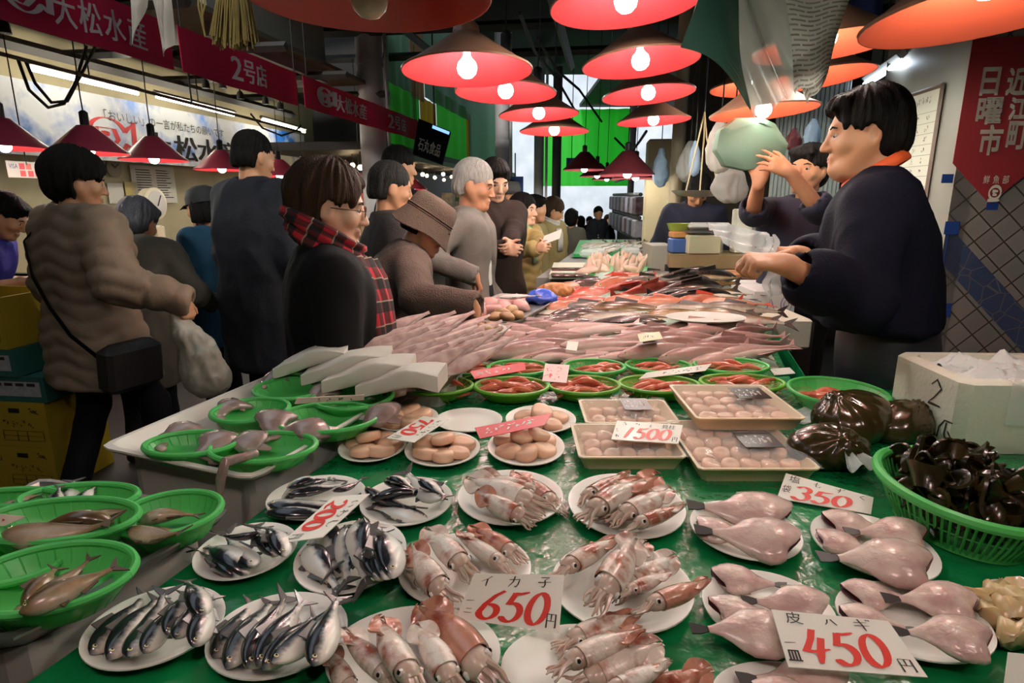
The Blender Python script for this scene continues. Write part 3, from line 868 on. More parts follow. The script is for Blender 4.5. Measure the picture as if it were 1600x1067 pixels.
# tiled booth on the far right: diagonal grey tiles with a crazed blue band
def tile_mat():
    m = bpy.data.materials.new('wall_tiles'); m.use_nodes = True; nt = m.node_tree; N = nt.nodes; L = nt.links
    b = N['Principled BSDF']; b.inputs['Roughness'].default_value = .35
    tc = N.new('ShaderNodeTexCoord'); mp = N.new('ShaderNodeMapping'); mp.inputs['Rotation'].default_value = (0, 0, math.radians(45))
    L.new(tc.outputs['UV'], mp.inputs['Vector'])
    br = N.new('ShaderNodeTexBrick'); br.offset = 0; br.inputs['Scale'].default_value = 1.0
    br.inputs['Brick Width'].default_value = .088; br.inputs['Row Height'].default_value = .088; br.inputs['Mortar Size'].default_value = .0035
    br.inputs['Color1'].default_value = lin('#7d7771'); br.inputs['Color2'].default_value = lin('#706a65'); br.inputs['Mortar'].default_value = lin('#3d342c')
    L.new(mp.outputs[0], br.inputs['Vector'])
    # crazed blue band running down to the right
    sx = N.new('ShaderNodeSeparateXYZ'); L.new(tc.outputs['UV'], sx.inputs[0])
    ad = N.new('ShaderNodeMath'); ad.operation = 'MULTIPLY_ADD'; ad.inputs[1].default_value = 1.0; L.new(sx.outputs[0], ad.inputs[0]); L.new(sx.outputs[1], ad.inputs[2])
    sb = N.new('ShaderNodeMath'); sb.operation = 'SUBTRACT'; sb.inputs[1].default_value = 1.235; L.new(ad.outputs[0], sb.inputs[0])
    ab = N.new('ShaderNodeMath'); ab.operation = 'ABSOLUTE'; L.new(sb.outputs[0], ab.inputs[0])
    lt = N.new('ShaderNodeMath'); lt.operation = 'LESS_THAN'; lt.inputs[1].default_value = .088; L.new(ab.outputs[0], lt.inputs[0])
    vo = N.new('ShaderNodeTexVoronoi'); vo.feature = 'DISTANCE_TO_EDGE'; vo.inputs['Scale'].default_value = 13; L.new(tc.outputs['UV'], vo.inputs['Vector'])
    g = N.new('ShaderNodeMath'); g.operation = 'LESS_THAN'; g.inputs[1].default_value = .022; L.new(vo.outputs[0], g.inputs[0])
    mb_ = N.new('ShaderNodeMix'); mb_.data_type = 'RGBA'; mb_.inputs[6].default_value = lin('#39435f'); mb_.inputs[7].default_value = lin('#5d5a55'); L.new(g.outputs[0], mb_.inputs[0])
    mx = N.new('ShaderNodeMix'); mx.data_type = 'RGBA'; L.new(lt.outputs[0], mx.inputs[0]); L.new(br.outputs['Color'], mx.inputs[6]); L.new(mb_.outputs[2], mx.inputs[7])
    L.new(mx.outputs[2], b.inputs['Base Color'])
    return m
BOOTH = P(1488, 300, 2.75); BOOTH.z = 0
BX = HN.copy(); 
def uvquad(name, p0, ex, w, h, m, z0=0):
    me = bpy.data.meshes.new(name); p0 = Vector(p0)
    vs = [p0 + Vector((0, 0, z0)), p0 + ex * w + Vector((0, 0, z0)), p0 + ex * w + Vector((0, 0, z0 + h)), p0 + Vector((0, 0, z0 + h))]
    n = ex.cross(Vector((0, 0, 1))) * -.08
    vs += [v + n for v in vs]
    me.from_pydata([tuple(v) for v in vs], [], [(0, 1, 2, 3), (7, 6, 5, 4), (0, 4, 5, 1), (1, 5, 6, 2), (2, 6, 7, 3), (3, 7, 4, 0)])
    uv = me.uv_layers.new(name='UVMap')
    co = [(0, 0), (w, 0), (w, h), (0, h)] * 2
    for l in me.loops: uv.data[l.index].uv = co[l.vertex_index]
    me.materials.append(m); o = bpy.data.objects.new(name, me); COL.objects.link(o); o['kind'] = 'structure'; return o
uvquad('wall_tiled', BOOTH, HN, 1.9, 3.0, tile_mat())
uvquad('wall_booth', BOOTH + HV * .9, -HV, .9, 3.0, mat('booth_side', '#8d8a80', .5, col2='#77746a', nscale=3))
# end of the hall: daylight on a white front behind a bright green netting
quadwall('wall_end', hall_pt(-5, 30, 0), hall_pt(5, 30, 0), 0, 7, mat('facade_white', '#e8ecf0', .6, col2='#b8c2cc', nscale=1.2, namt=.6), side=-1)
struct('ground_street', MB().box((4.4, 26, -.04), (14, 10, .1)), mat('street_grey', '#8d8f93', .6))
la = bpy.data.lights.new('street_daylight', 'SUN'); la.energy = 2.2; la.angle = .1; la.color = (1, .97, .92)
lo_ = bpy.data.objects.new('street_daylight', la); COL.objects.link(lo_); lo_.rotation_euler = (math.radians(52), 0, math.radians(-8))
gz = MB(); ga = onp(846, 300, HV * 21, HV); gb = onp(985, 300, HV * 21, HV)
gz.grid(lambda u, v: (ga.x + (gb.x - ga.x) * u, ga.y + (gb.y - ga.y) * u + .05 * math.sin(u * 40), 1.75 + v * 2.4), 60, 4, thick=.01)
tag(gz.build('green_netting', mat('netting_green', '#7af07a', .6, translucent=.75)), 'bright green construction netting across the far end of the aisle', 'netting')

# ---------------------------------------------------------------- lamps
M_SHOUT = mat('shade_outside', '#96694f', .5, col2='#74483a', nscale=6, namt=.5, coat=.3)
M_SHIN = mat('shade_red', '#a02428', .32, spec=.6)
M_SHOR = mat('shade_orange', '#9c3e28', .32, spec=.6)
M_SHDK = mat('shade_red_darkened', '#63242a', .5)  # darkened in the colour for far shades whose outsides catch no light
M_PINK = mat('shade_pink', '#c2475f', .3, coat=.4)
M_CORD = mat('cord_black', '#1a1817', .5)
BULB = mat('bulb_glow', '#fff1d8', .3, emit='#f8fdf2', es=215)
BULB2 = mat('bulb_glow_small', '#fff1d8', .3, emit='#f8fdf2', es=150)
BULBOFF = mat('bulb_off', '#cfc2b0', .1, spec=.8)
def lamp(label, px, py, Z, D=.46, inner=M_SHIN, outer=M_SHOUT, bulb=BULB, tilt=(-1, 0), top=3.5, group='red fish-stall lamps', hgt=.125, seed=0, bz=.012, pos=None):
    p = pos or P(px, py, Z)
    t = thing('pendant_lamp', label, 'lamp', p, 0, group)
    t.rotation_euler = (math.radians(tilt[0]), math.radians(tilt[1]), 0)
    k = D / .46
    prof = [(.230, 0), (.2315, .006), (.229, .008), (.195, .026), (.15, .056), (.11, .083), (.075, .107), (.048, .125)]
    prof = [(r * k, z * k * hgt / .125) for r, z in prof]
    mb = MB(); mb.lathe(prof + [(.044 * k, .15 * k), (.03 * k, .165 * k)], 40, 0, close=True)
    inn = [(r - .0025 * k, max(z - .002, .0005)) for r, z in prof[3:]]
    mb.lathe(([(.2275 * k, .0)] + inn)[::-1], 40, 1, close=True)
    mb.lathe([(.230 * k, 0), (.2275 * k, 0)], 40, 1, close=True)
    mb.build('shade', [outer, inner], t)
    mb = MB(); mb.lathe([(.022, .15 * k), (.026, .16 * k), (.026, .25 * k), (.012, .262 * k)], 14); mb.build('socket', M_BLACK, t)
    r = .036 * k
    mb = MB()
    mb.lathe([(.0005, bz - r), (r * .5, bz - r * .87), (r * .87, bz - r * .5), (r, bz), (r * .87, bz + r * .5), (r * .5, bz + r * .9), (.0125, bz + r * 1.15), (.0125, .12 * k)], 14)
    mb.build('bulb', bulb, t)
    mb = MB(); L = top - p.z
    R = Matrix.Rotation(math.radians(tilt[1]), 3, 'Y').inverted() @ Matrix.Rotation(math.radians(tilt[0]), 3, 'X').inverted()
    mb.tube([(0, 0, .25 * k), R @ Vector((0, 0, .35 * k)), R @ Vector((.01, .0, (L + .3) / 2)), R @ Vector((0, 0, L))], .004, 6); mb.build('cord', M_CORD, t)
    return t
LAMPS = [
    ('large unlit red lamp shade cut off by the top edge, left of centre', 577, -2, 1.14, dict(bulb=BULBOFF, inner=mat('shade_red_unlit', '#b8362a', .32), bz=-.0, tilt=(-1, 0))),
    ('red lamp with lit bulb, nearest of the row over the customers', 730, 112, 2.14, dict(tilt=(-4, -1))),
    ('red lamp with lit bulb, second in the row over the customers', 790, 146, 2.75, dict(tilt=(-4, 1))),
    ('red lamp with lit bulb, third in the row over the customers', 842, 180, 3.5, dict(tilt=(-3, -2))),
    ('red lamp with lit bulb, farthest of the row over the customers', 866, 206, 4.05, dict(tilt=(-2, 0))),
    ('big red lamp with lit bulb at the top edge above the stall', 978, 8, 1.84, dict(tilt=(-3, -4))),
    ('tilted red lamp with lit bulb second in the row above the stall', 1001, 100, 2.4, dict(tilt=(-4, -4))),
    ('tilted red lamp with lit bulb third in the row above the stall', 1013, 149, 3.05, dict(tilt=(-4, -4))),
    ('small red lamp with lit bulb last in the row above the stall', 1021, 190, 3.85, dict(tilt=(-2, -3))),
    ('huge orange lamp shade at the top right corner', 1545, 20, 1.22, dict(inner=M_SHOR, tilt=(-4, -5), bz=.06, bulb=BULB2)),
    ('orange lamp half behind the hanging papers, above the vendor', 1290, 74, 2.0, dict(inner=M_SHOR, tilt=(-2, -5), bz=.03)),
    ('rusty orange lamp shade just above the vendor\'s hair', 1275, 124, 2.6, dict(inner=M_SHOR, tilt=(-4, -6), bz=.03)),
    ('orange lamp with lit bulb behind the tip of the hanging papers', 1193, 176, 2.7, dict(inner=M_SHOR, tilt=(-3, -4))),
    ('small orange lamp half hidden by the hanging green bags', 1172, 140, 3.6, dict(inner=M_SHOR, tilt=(-3, 0), bz=.03)),
    ('dark red lamp with lit bulb, left one over the far stall', 913, 266, 6.6, dict(inner=M_SHDK, outer=M_SHDK, hgt=.19)),
    ('larger dark red lamp with lit bulb, right one over the far stall', 980, 274, 5.0, dict(inner=M_SHDK, outer=M_SHDK, hgt=.19)),
    ('dark red lamp half hidden behind the larger one over the far stall', 993, 279, 6.0, dict(inner=M_SHDK, outer=M_SHDK, hgt=.17)),
    ('dark red lamp lowest between the two over the far stall', 933, 276, 8.0, dict(top=3.61, inner=M_SHDK, outer=M_SHDK, hgt=.17)),
    ('dark red lamp farthest back over the far stall', 948, 281, 9.4, dict(top=4.27, inner=M_SHDK, outer=M_SHDK, hgt=.17)),
]
for lb, px, py, Z, kw in LAMPS: lamp(lb, px, py, Z, **kw)
# unseen lamps added over the near end, continuing the rows, to light the foreground
for i, (x, y, w) in enumerate(((-.60, .10, 'left'), (.30, -.10, 'middle'), (1.15, .10, 'right'))):
    lamp('red lamp over the near end of the stall, %s one' % w, 0, 0, 1, pos=Vector((x, y, 2.12)))
PINKS = [(8, 232, 3.6, 'pink lamp shade cut off by the left edge'), (139, 240, 3.9, 'pink lamp shade over the puffer jacket woman\'s head'), (241, 251, 4.5, 'pink lamp shade in front of the fish emblem\'s right side'),
         (347, 266, 5.4, 'pink lamp shade left of the tall man in navy'), (437, 276, 6.3, 'pink lamp shade right of the tall man\'s head'), (474, 279, 7.4, 'pink lamp shade just above the scarf woman\'s hair'),
         (562, 290, 8.4, 'pink lamp shade behind the man with grizzled hair'), (645, 296, 9.6, 'pink lamp shade above the bucket hat')]
for px, py, Z, lb in PINKS: lamp(lb, px, py, Z, inner=M_SHIN, outer=M_PINK, bulb=BULB2, hgt=.17, top=3.2, group='pink lamps of the left stall')

# ---------------------------------------------------------------- the stall table
M_GREEN = mat('green_sheet', '#0e7a41', .22, spec=.7, col2='#0a5a31', nscale=5, namt=.7, bump=.5, bscale=24)
def TT(a, b, z=ZT): return Vector((-.60, .45, z)) + TU * a + TV * b
outline = [Vector((-.66, .30, 0)), Vector((1.75, .30, 0)), Vector((1.75, 1.70, 0)), Vector((.83, 1.70, 0)), TT(3.95, 1.08, 0), TT(3.95, 0, 0), TT(.2, -.0, 0)]
t = thing('stall_table', 'long fish stall table covered with a wet green plastic sheet', 'table', (0.3, 1.2, 0))
base = Vector((0.3, 1.2, 0))
def prism(pts, z0, z1):
    mb = MB(); n = len(pts)
    mb.add([(p.x - base.x, p.y - base.y, z0) for p in pts] + [(p.x - base.x, p.y - base.y, z1) for p in pts],
           [tuple(range(n - 1, -1, -1)), tuple(range(n, 2 * n))] + [(i, (i + 1) % n, n + (i + 1) % n, n + i) for i in range(n)]); return mb
cen = Vector((.4, 1.6, 0))
prism([p + (cen - p) * .02 for p in outline], .10, ZT - .012).build('table_base', mat('table_side', '#5a6a60', .6), t, smooth=False)
prism(outline, ZT - .012, ZT).build('green_sheet', M_GREEN, t, smooth=False)
mb = MB()
for a, b in ((TT(1.45, 1.08), TT(3.95, 1.08)),):
    d = (b - a)
    mb.grid(lambda u, v: (a + d * u + TV * (.005 + .02 * math.sin(u * 31) * v) - Vector((0, 0, v * .35)) - base) + Vector((0, 0, .002)), 40, 3, thick=.003)
mb.build('sheet_overhang', M_GREEN, t)
# ---------------------------------------------------------------- plates, baskets, trays
M_PLATE = mat('plate_white', '#e9e4da', .22, spec=.6)
M_BASK = mat('basket_green', '#55c463', .35, translucent=.25)
M_BASKL = mat('basket_lime', '#6cb43a', .35, translucent=.25)
M_FOAM = mat('foam_white', '#e2dcc9', .7, bump=.25, bscale=90)
def ellipse_on(x0, x1, y0, y1, z):
    """centre and half axes of the level ellipse that covers a pixel box seen from the photograph's place"""
    c = G((x0 + x1) / 2, (y0 + y1) / 2, z); Z = proj(c)[2]
    rx = (x1 - x0) / 2 / F * Z; ry = (G((x0 + x1) / 2, y0, z) - G((x0 + x1) / 2, y1, z)).length / 2
    for _ in range(12):
        q = [proj((c.x + rx * math.cos(k * math.pi / 18), c.y + ry * math.sin(k * math.pi / 18), z)) for k in range(36)]
        X0, X1, Y0, Y1 = min(p[0] for p in q), max(p[0] for p in q), min(p[1] for p in q), max(p[1] for p in q)
        rx *= (x1 - x0) / (X1 - X0); ry *= (y1 - y0) / (Y1 - Y0)
        a = G((x0 + x1) / 2, (y0 + y1) / 2, z) - G((X0 + X1) / 2, (Y0 + Y1) / 2, z); c = c + a
    return c, rx, ry, 0.0
def plate(label, bb, z=ZT, group='white plates on the green sheet', rimh=.016):
    c, rx, ry, rz = ellipse_on(*bb, z + rimh)
    mb = MB()
    prof = [(.001, .004), (.5, .0042), (.66, .005), (.80, .009), (.95, .0155), (1.0, rimh), (1.003, rimh - .002), (.95, .0125), (.80, .006), (.66, .0012), (.62, 0), (.001, .0006)]
    mb.lathe(prof, 44, sx=rx, sy=ry)
    o = mb.build('plate', M_PLATE, loc=(c.x, c.y, z + .0005), sharp=60); o.rotation_euler = (0, 0, rz)
    tag(o, label, 'plate', group)
    return dict(o=o, c=c, rx=rx, ry=ry, rz=rz, z=z, label=label)
def basket(label, bb, z=ZT + .002, depth=.045, m=None, group='green baskets', ribs=28, open_wall=False, tiltx=0):
    """bb: pixel box of the rim"""
    m = m or M_BASK
    c, rx, ry, rz = ellipse_on(*bb, z + depth)
    t = thing('basket', label, 'basket', (c.x, c.y, z), rz, group)
    mb = MB()
    if open_wall:
        mb.lathe([(.001, .003), (.70, .003), (.74, .012), (.74, 0), (.70, -.000), (.001, 0)], 40, sx=rx, sy=ry)
        for k in range(72):
            a = 2 * math.pi * k / 72
            p = [(math.cos(a) * rx * q, math.sin(a) * ry * q, zz) for q, zz in ((.73, .004), (.84, depth * .4), (.93, depth * .75), (.985, depth))]
            mb.tube(p, .0022, 5)
        mb.lathe([(.865, depth * .5), (.875, depth * .5), (.875, depth * .53), (.865, depth * .53)], 40, sx=rx, sy=ry, close=True)
    else:
        mb.lathe([(.001, .003), (.55, .004), (.72, depth * .22), (.86, depth * .6), (.97, depth), (.985, depth - .002), (.88, depth * .58), (.74, depth * .16), (.56, 0), (.001, 0)], 44, sx=rx, sy=ry)
    mb.build('bowl', m, t, sharp=60)
    mb = MB(); mb.tube([(math.cos(k * math.pi / 24) * rx, math.sin(k * math.pi / 24) * ry, depth) for k in range(49)], .0055 if not open_wall else .009, 8)
    mb.build('rim', m, t)
    if not open_wall:
        mb = MB()
        for k in range(ribs):
            a = 2 * math.pi * k / ribs
            mb.tube([(math.cos(a) * rx * q, math.sin(a) * ry * q, zz) for q, zz in ((.745, depth * .2), (.86, depth * .585), (.955, depth * .93))], .0016, 4)
        mb.build('rib', m, t)
    return dict(o=t, c=c, rx=rx, ry=ry, rz=rz, z=z, depth=depth, label=label)

# ---------------------------------------------------------------- fish
M_SARD = mat('fish_silver', '#c9c6c0', .2, metal=.12, spec=.7, coat=.5, grad=('Z', -.018, .020, [(0, '#f2eee6'), (.46, '#e2ddd4'), (.56, '#9a9a98'), (.63, '#23272d'), (1, '#101317')]))
M_SARDD = mat('fish_silver_dark', '#8a8a88', .22, metal=.1, spec=.7, coat=.5, grad=('Z', -.022, .022, [(0, '#e9e2d4'), (.40, '#d2cbbf'), (.52, '#6d706e'), (.60, '#22262a'), (1, '#0f1113')]))
M_FIN = mat('fin_grey', '#4a4a48', .35, coat=.3)
M_PINKF = mat('fish_pink', '#c9a49a', .28, coat=.35, grad=('Z', -.025, .025, [(0, '#d8c4b8'), (.40, '#b8968a'), (.62, '#8a675e'), (.8, '#5f4740'), (1, '#45352f')]), col2='#a87872', nscale=18, namt=.4)
M_PINKFIN = mat('fin_pink', '#b58d86', .35, coat=.3)
M_REDF = mat('fish_red', '#c8503a', .26, coat=.5, grad=('Z', -.035, .035, [(0, '#d08a78'), (.35, '#bc4232'), (.8, '#8f2a20'), (1, '#641e18')]), col2='#c9604a', nscale=30, namt=.4)
M_REDFIN = mat('fin_red', '#b8452f', .35)
M_DARKF = mat('fish_dark', '#4a413a', .26, coat=.5, grad=('Z', -.035, .035, [(0, '#94877a'), (.22, '#5a5048'), (.55, '#2c2623'), (1, '#181514')]), col2='#4d4138', nscale=26, namt=.4)
M_DARKFIN = mat('fin_dark', '#2d2824', .4)
M_OLIVE = mat('fish_olive', '#8a6a3c', .26, coat=.5, grad=('Z', -.03, .03, [(0, '#c0ae90'), (.35, '#866a40'), (.65, '#4f3a20'), (1, '#2c2116')]), col2='#382b1c', nscale=34, namt=.5)
M_ORANGE = mat('fish_orange', '#cf7648', .26, coat=.5, grad=('Z', -.03, .03, [(0, '#d4b09c'), (.4, '#b8684a'), (.8, '#934428'), (1, '#66301e')]), col2='#c48a74', nscale=24, namt=.5)
M_BROWNF = mat('fish_brown', '#8d7355', .28, coat=.5, grad=('Z', -.02, .022, [(0, '#b5a68e'), (.35, '#8a7454'), (.6, '#5d492c'), (1, '#33291a')]), col2='#47371f', nscale=30, namt=.35)
M_PALEF = mat('fish_pale', '#d4cdc0', .28, coat=.5, grad=('Z', -.03, .03, [(0, '#d8d0c2'), (.45, '#b0a594'), (.65, '#6b6254'), (1, '#3d382f')]))
M_EYEF = mat('fish_eye', '#d8cf9c', .1, spec=.8)
PROTO = []
def fish_proto(name, L, hmax, mbody, mfin, bend=0.0, wk=.55, peak=.62, tail=.16, snout=.16, eye=True, dorsal=True, sag=0.0, fin=True):
    rings = []; n = 16; m = 14
    def hh(t):
        if t < .12: return .26 + .04 * t
        if t < peak: q = (t - .12) / (peak - .12); return .265 + .735 * math.sin(q * math.pi / 2) ** 1.15
        q = (t - peak) / (1 - peak); return max(snout, (1 - q ** 2.2) ** .62)
    x_t = -L / 2 + L * tail * .8
    sp = lambda t: (x_t + (L / 2 - x_t) * t, bend * L * math.sin(math.pi * (t * .9 + .05)) - bend * L * .5, -sag * L * (2 * t - 1) ** 2)
    for i in range(n + 1):
        t = i / n; h = hh(t) * hmax / 2; w = h * wk * (1.0 if t > .2 else .6 + 2 * t)
        if t > .97: h *= .75; w *= .75
        x, y, z = sp(t)
        rings.append([(x, y + math.cos(a) * w, z + math.sin(a) * h * (1 if math.sin(a) > 0 else 1.08)) for a in [k * 2 * math.pi / m for k in range(m)]])
    mb = MB(); mb.loft(rings)
    root = mb.build(name, mbody, sharp=70)
    x0, y0, z0 = sp(0); h0 = hh(0) * hmax / 2
    mb = MB()
    for sgn in (-1, 1):
        pts = [(x0 + L * .02, y0, z0 + sgn * h0 * .3), (x0 - L * tail * .45, y0 - bend * L * .25, z0 + sgn * hmax * .34), (x0 - L * tail * .85, y0 - bend * L * .5, z0 + sgn * hmax * .52), (x0 - L * tail * .42, y0 - bend * L * .25, z0)]
        th = .0012
        mb.add([(p[0], p[1] + th, p[2]) for p in pts] + [(p[0], p[1] - th, p[2]) for p in pts], [(0, 1, 2, 3), (7, 6, 5, 4), (0, 4, 5, 1), (1, 5, 6, 2), (2, 6, 7, 3), (3, 7, 4, 0)])
    if fin: mb.build('tail_fin', mfin, root)
    if dorsal:
        th = .001
        for (ta, tb, up, k) in ((.38, .66, 1, .32), (.2, .42, -1, .22), (.56, .66, -1, .26)):
            mb = MB(); pa, pb = sp(ta), sp(tb); za = hh(ta) * hmax / 2 * .9 * up; zb = hh(tb) * hmax / 2 * .9 * up
            pts = [(pa[0], pa[1], pa[2] + za), (pa[0] - L * .01, pa[1], pa[2] + za + up * hmax * k * .5), (pb[0] - L * .03, pb[1], pb[2] + zb + up * hmax * k), (pb[0], pb[1], pb[2] + zb)]
            mb.add([(p[0], p[1] + th, p[2]) for p in pts] + [(p[0], p[1] - th, p[2]) for p in pts], [(0, 1, 2, 3), (7, 6, 5, 4), (0, 4, 5, 1), (1, 5, 6, 2), (2, 6, 7, 3), (3, 7, 4, 0)])
            mb.build('fin', mfin, root)
    if eye:
        x, y, z = sp(.925); h = hh(.925) * hmax / 2; w = h * wk
        for sgn in (-1, 1):
            mb = MB(); r = hmax * .085
            mb.M = Matrix.Translation((x, y + sgn * w * .93, z + h * .18))
            mb.ball((0, 0, 0), (r, r * .4, r), 10, 6, 0); mb.ball((0, sgn * r * .22, 0), (r * .58, r * .32, r * .58), 8, 5, 1)
            mb.build('eye', [M_EYEF, EYED], root)
    PROTO.append(root)
    return root
LENS = {}
def lay(proto, head, tail, roll=90, label=None, group=None, L=None, k=1.0):
    """a copy of a proto lying from tail to head (world points); roll 90 = on its side"""
    head, tail = Vector(head), Vector(tail)
    X = (head - tail); ln = X.length; X.normalize()
    Zw = Vector((0, 0, 1)); Y = Zw.cross(X).normalized(); Z = X.cross(Y)
    R = Matrix((X, Y, Z)).transposed() @ Matrix.Rotation(math.radians(roll), 3, 'X')
    o = copy_tree(proto, label, group)
    s = ln / (L or LENS[proto.name])
    o.matrix_world = Matrix.Translation((head + tail) / 2) @ R.to_4x4() @ Matrix.Diagonal((s, s * k, s * k, 1))
    return o
def mkp(name, L, *a, **k):
    o = fish_proto(name, L, *a, **k); LENS[o.name] = L; return o
SARD = [mkp('sardine', .15, .034, M_SARD, M_FIN, b) for b in (0, .06, -.07)]
MACK = [mkp('horse_mackerel', .19, .042, M_SARDD, M_FIN, b) for b in (0, .04, -.05)]
BRN = [mkp('brown_fish', .2, .040, M_BROWNF, mat('fin_brown', '#4f4130', .4), b, wk=.8) for b in (0, .05, -.06)]
for p in SARD + MACK + BRN: tag(p, 'x', 'fish')
rnd = random.Random(11)
def heap(protos, what, where, items, plate_, group, z0=.012, dz=.006, cat='fish', rolls=(48, 88), kz=1.28, L=None):
    objs = []
    for i, (h, tl) in enumerate(items):
        z = plate_['z'] + z0 + dz * i
        H = G(h[0], h[1], z + .004); T = G(tl[0], tl[1], z)
        o = lay(protos[i % len(protos)], H, T, rnd.uniform(*rolls), None, group, L, kz); o['category'] = cat
        objs.append(o)
    ordinals(objs, what, where)
    return objs
Pl = {}
Pl[1] = plate('white plate of horse mackerel at the lower left corner of the green sheet', (123, 352, 915, 1047))
Pl[2] = plate('white plate of horse mackerel at the bottom, left of the big squid plate', (320, 543, 925, 1062))
Pl[3] = plate('big white plate of squid cut off by the bottom edge, below the 650 card\'s left', (508, 782, 946, 1110))
Pl[4] = plate('white plate of squid cut off by the bottom edge, right below the 650 card', (783, 1045, 975, 1120))
Pl[5] = plate('white plate of filefish cut off by the bottom edge, below the 450 card', (1113, 1345, 1033, 1150))
Pl[6] = plate('white plate of sardines below the left end of the 200 card', (300, 465, 816, 906))
Pl[7] = plate('white plate of sardines right below the 200 card', (458, 635, 812, 928))
Pl[8] = plate('white plate of squid behind the 650 card\'s left corner', (622, 830, 832, 950))
Pl[9] = plate('white plate of squid right of the 650 card', (862, 1085, 848, 990))
Pl[10] = plate('white plate of filefish behind the left corner of the 450 card', (1097, 1310, 890, 1018))
Pl[11] = plate('white plate of filefish right of the 450 card', (1305, 1558, 908, 1036))
Pl[12] = plate('white plate of shellfish cut off by the right edge', (1537, 1720, 905, 1020))
Pl[13] = plate('white plate of sardines behind the 200 card', (415, 572, 742, 812))
Pl[14] = plate('white plate of sardines right of the 200 card', (562, 707, 745, 821))
Pl[15] = plate('white plate of squid in the middle, right of the farthest sardine plates', (715, 880, 734, 820))
Pl[16] = plate('white plate of squid right below the tray with the 1500 card', (888, 1072, 740, 841))
Pl[17] = plate('white plate of filefish left below the 350 card', (1078, 1255, 782, 876))
Pl[18] = plate('white plate of filefish right below the 350 card', (1266, 1472, 800, 909))
Pl[19] = plate('white plate of scallops behind the 750 card', (580, 685, 633, 673))
Pl[20] = plate('empty white plate right of the 750 card', (680, 785, 637, 674))
Pl[21] = plate('white plate of scallops behind the right end of the red strip', (790, 900, 633, 676))
Pl[22] = plate('white plate of scallops left below the 750 card', (528, 635, 673, 721))
Pl[23] = plate('white plate of scallops right below the 750 card', (632, 750, 674, 728))
Pl[24] = plate('white plate of scallops below the red strip', (762, 882, 668, 727))

heap(MACK, ('horse mackerel', 'horse mackerel'), 'on the plate at the sheet\'s lower left corner', [((142, 1022), (232, 925)), ((170, 1028), (252, 925)), ((202, 1030), (262, 922)), ((225, 1020), (275, 938)), ((262, 990), (292, 920)), ((275, 1000), (305, 935)), ((302, 1010), (335, 925)), ((318, 962), (290, 900))], Pl[1], 'horse mackerel on the left corner plate')
heap(MACK, ('horse mackerel', 'horse mackerel'), 'on the plate left of the front squid plate', [((334, 1028), (398, 935)), ((355, 1042), (428, 930)), ((385, 1046), (447, 930)), ((402, 1040), (478, 932)), ((412, 1044), (500, 955)), ((425, 1040), (536, 935)), ((490, 1040), (528, 928))], Pl[2], 'horse mackerel on the bottom plate')
heap(SARD, ('sardine', 'sardines'), 'on the plate below the 200 card\'s left end', [((372, 902), (308, 858)), ((388, 893), (312, 846)), ((398, 888), (350, 833)), ((432, 868), (396, 818)), ((447, 866), (412, 816)), ((408, 834), (330, 838))], Pl[6], 'sardines below the card')
heap(SARD, ('sardine', 'sardines'), 'on the plate right below the 200 card', [((468, 868), (522, 916)), ((478, 852), (532, 924)), ((505, 818), (528, 900)), ((541, 822), (542, 918)), ((560, 812), (568, 915)), ((588, 908), (578, 828)), ((602, 905), (596, 822)), ((616, 898), (586, 812))], Pl[7], 'sardines right below the card')
heap(SARD, ('sardine', 'sardines'), 'on the plate behind the 200 card', [((415, 800), (548, 806)), ((418, 790), (560, 788)), ((440, 778), (530, 742)), ((447, 772), (545, 757)), ((518, 768), (572, 748)), ((448, 760), (520, 744))], Pl[13], 'sardines behind the card', rolls=(-105, -72))
heap(SARD, ('sardine', 'sardines'), 'on the plate right of the 200 card', [((668, 812), (575, 790)), ((570, 765), (655, 800)), ((576, 778), (698, 772)), ((600, 752), (662, 772)), ((690, 782), (632, 738)), ((604, 745), (652, 764)), ((655, 748), (700, 778))], Pl[14], 'sardines right of the card', rolls=(-100, -60))

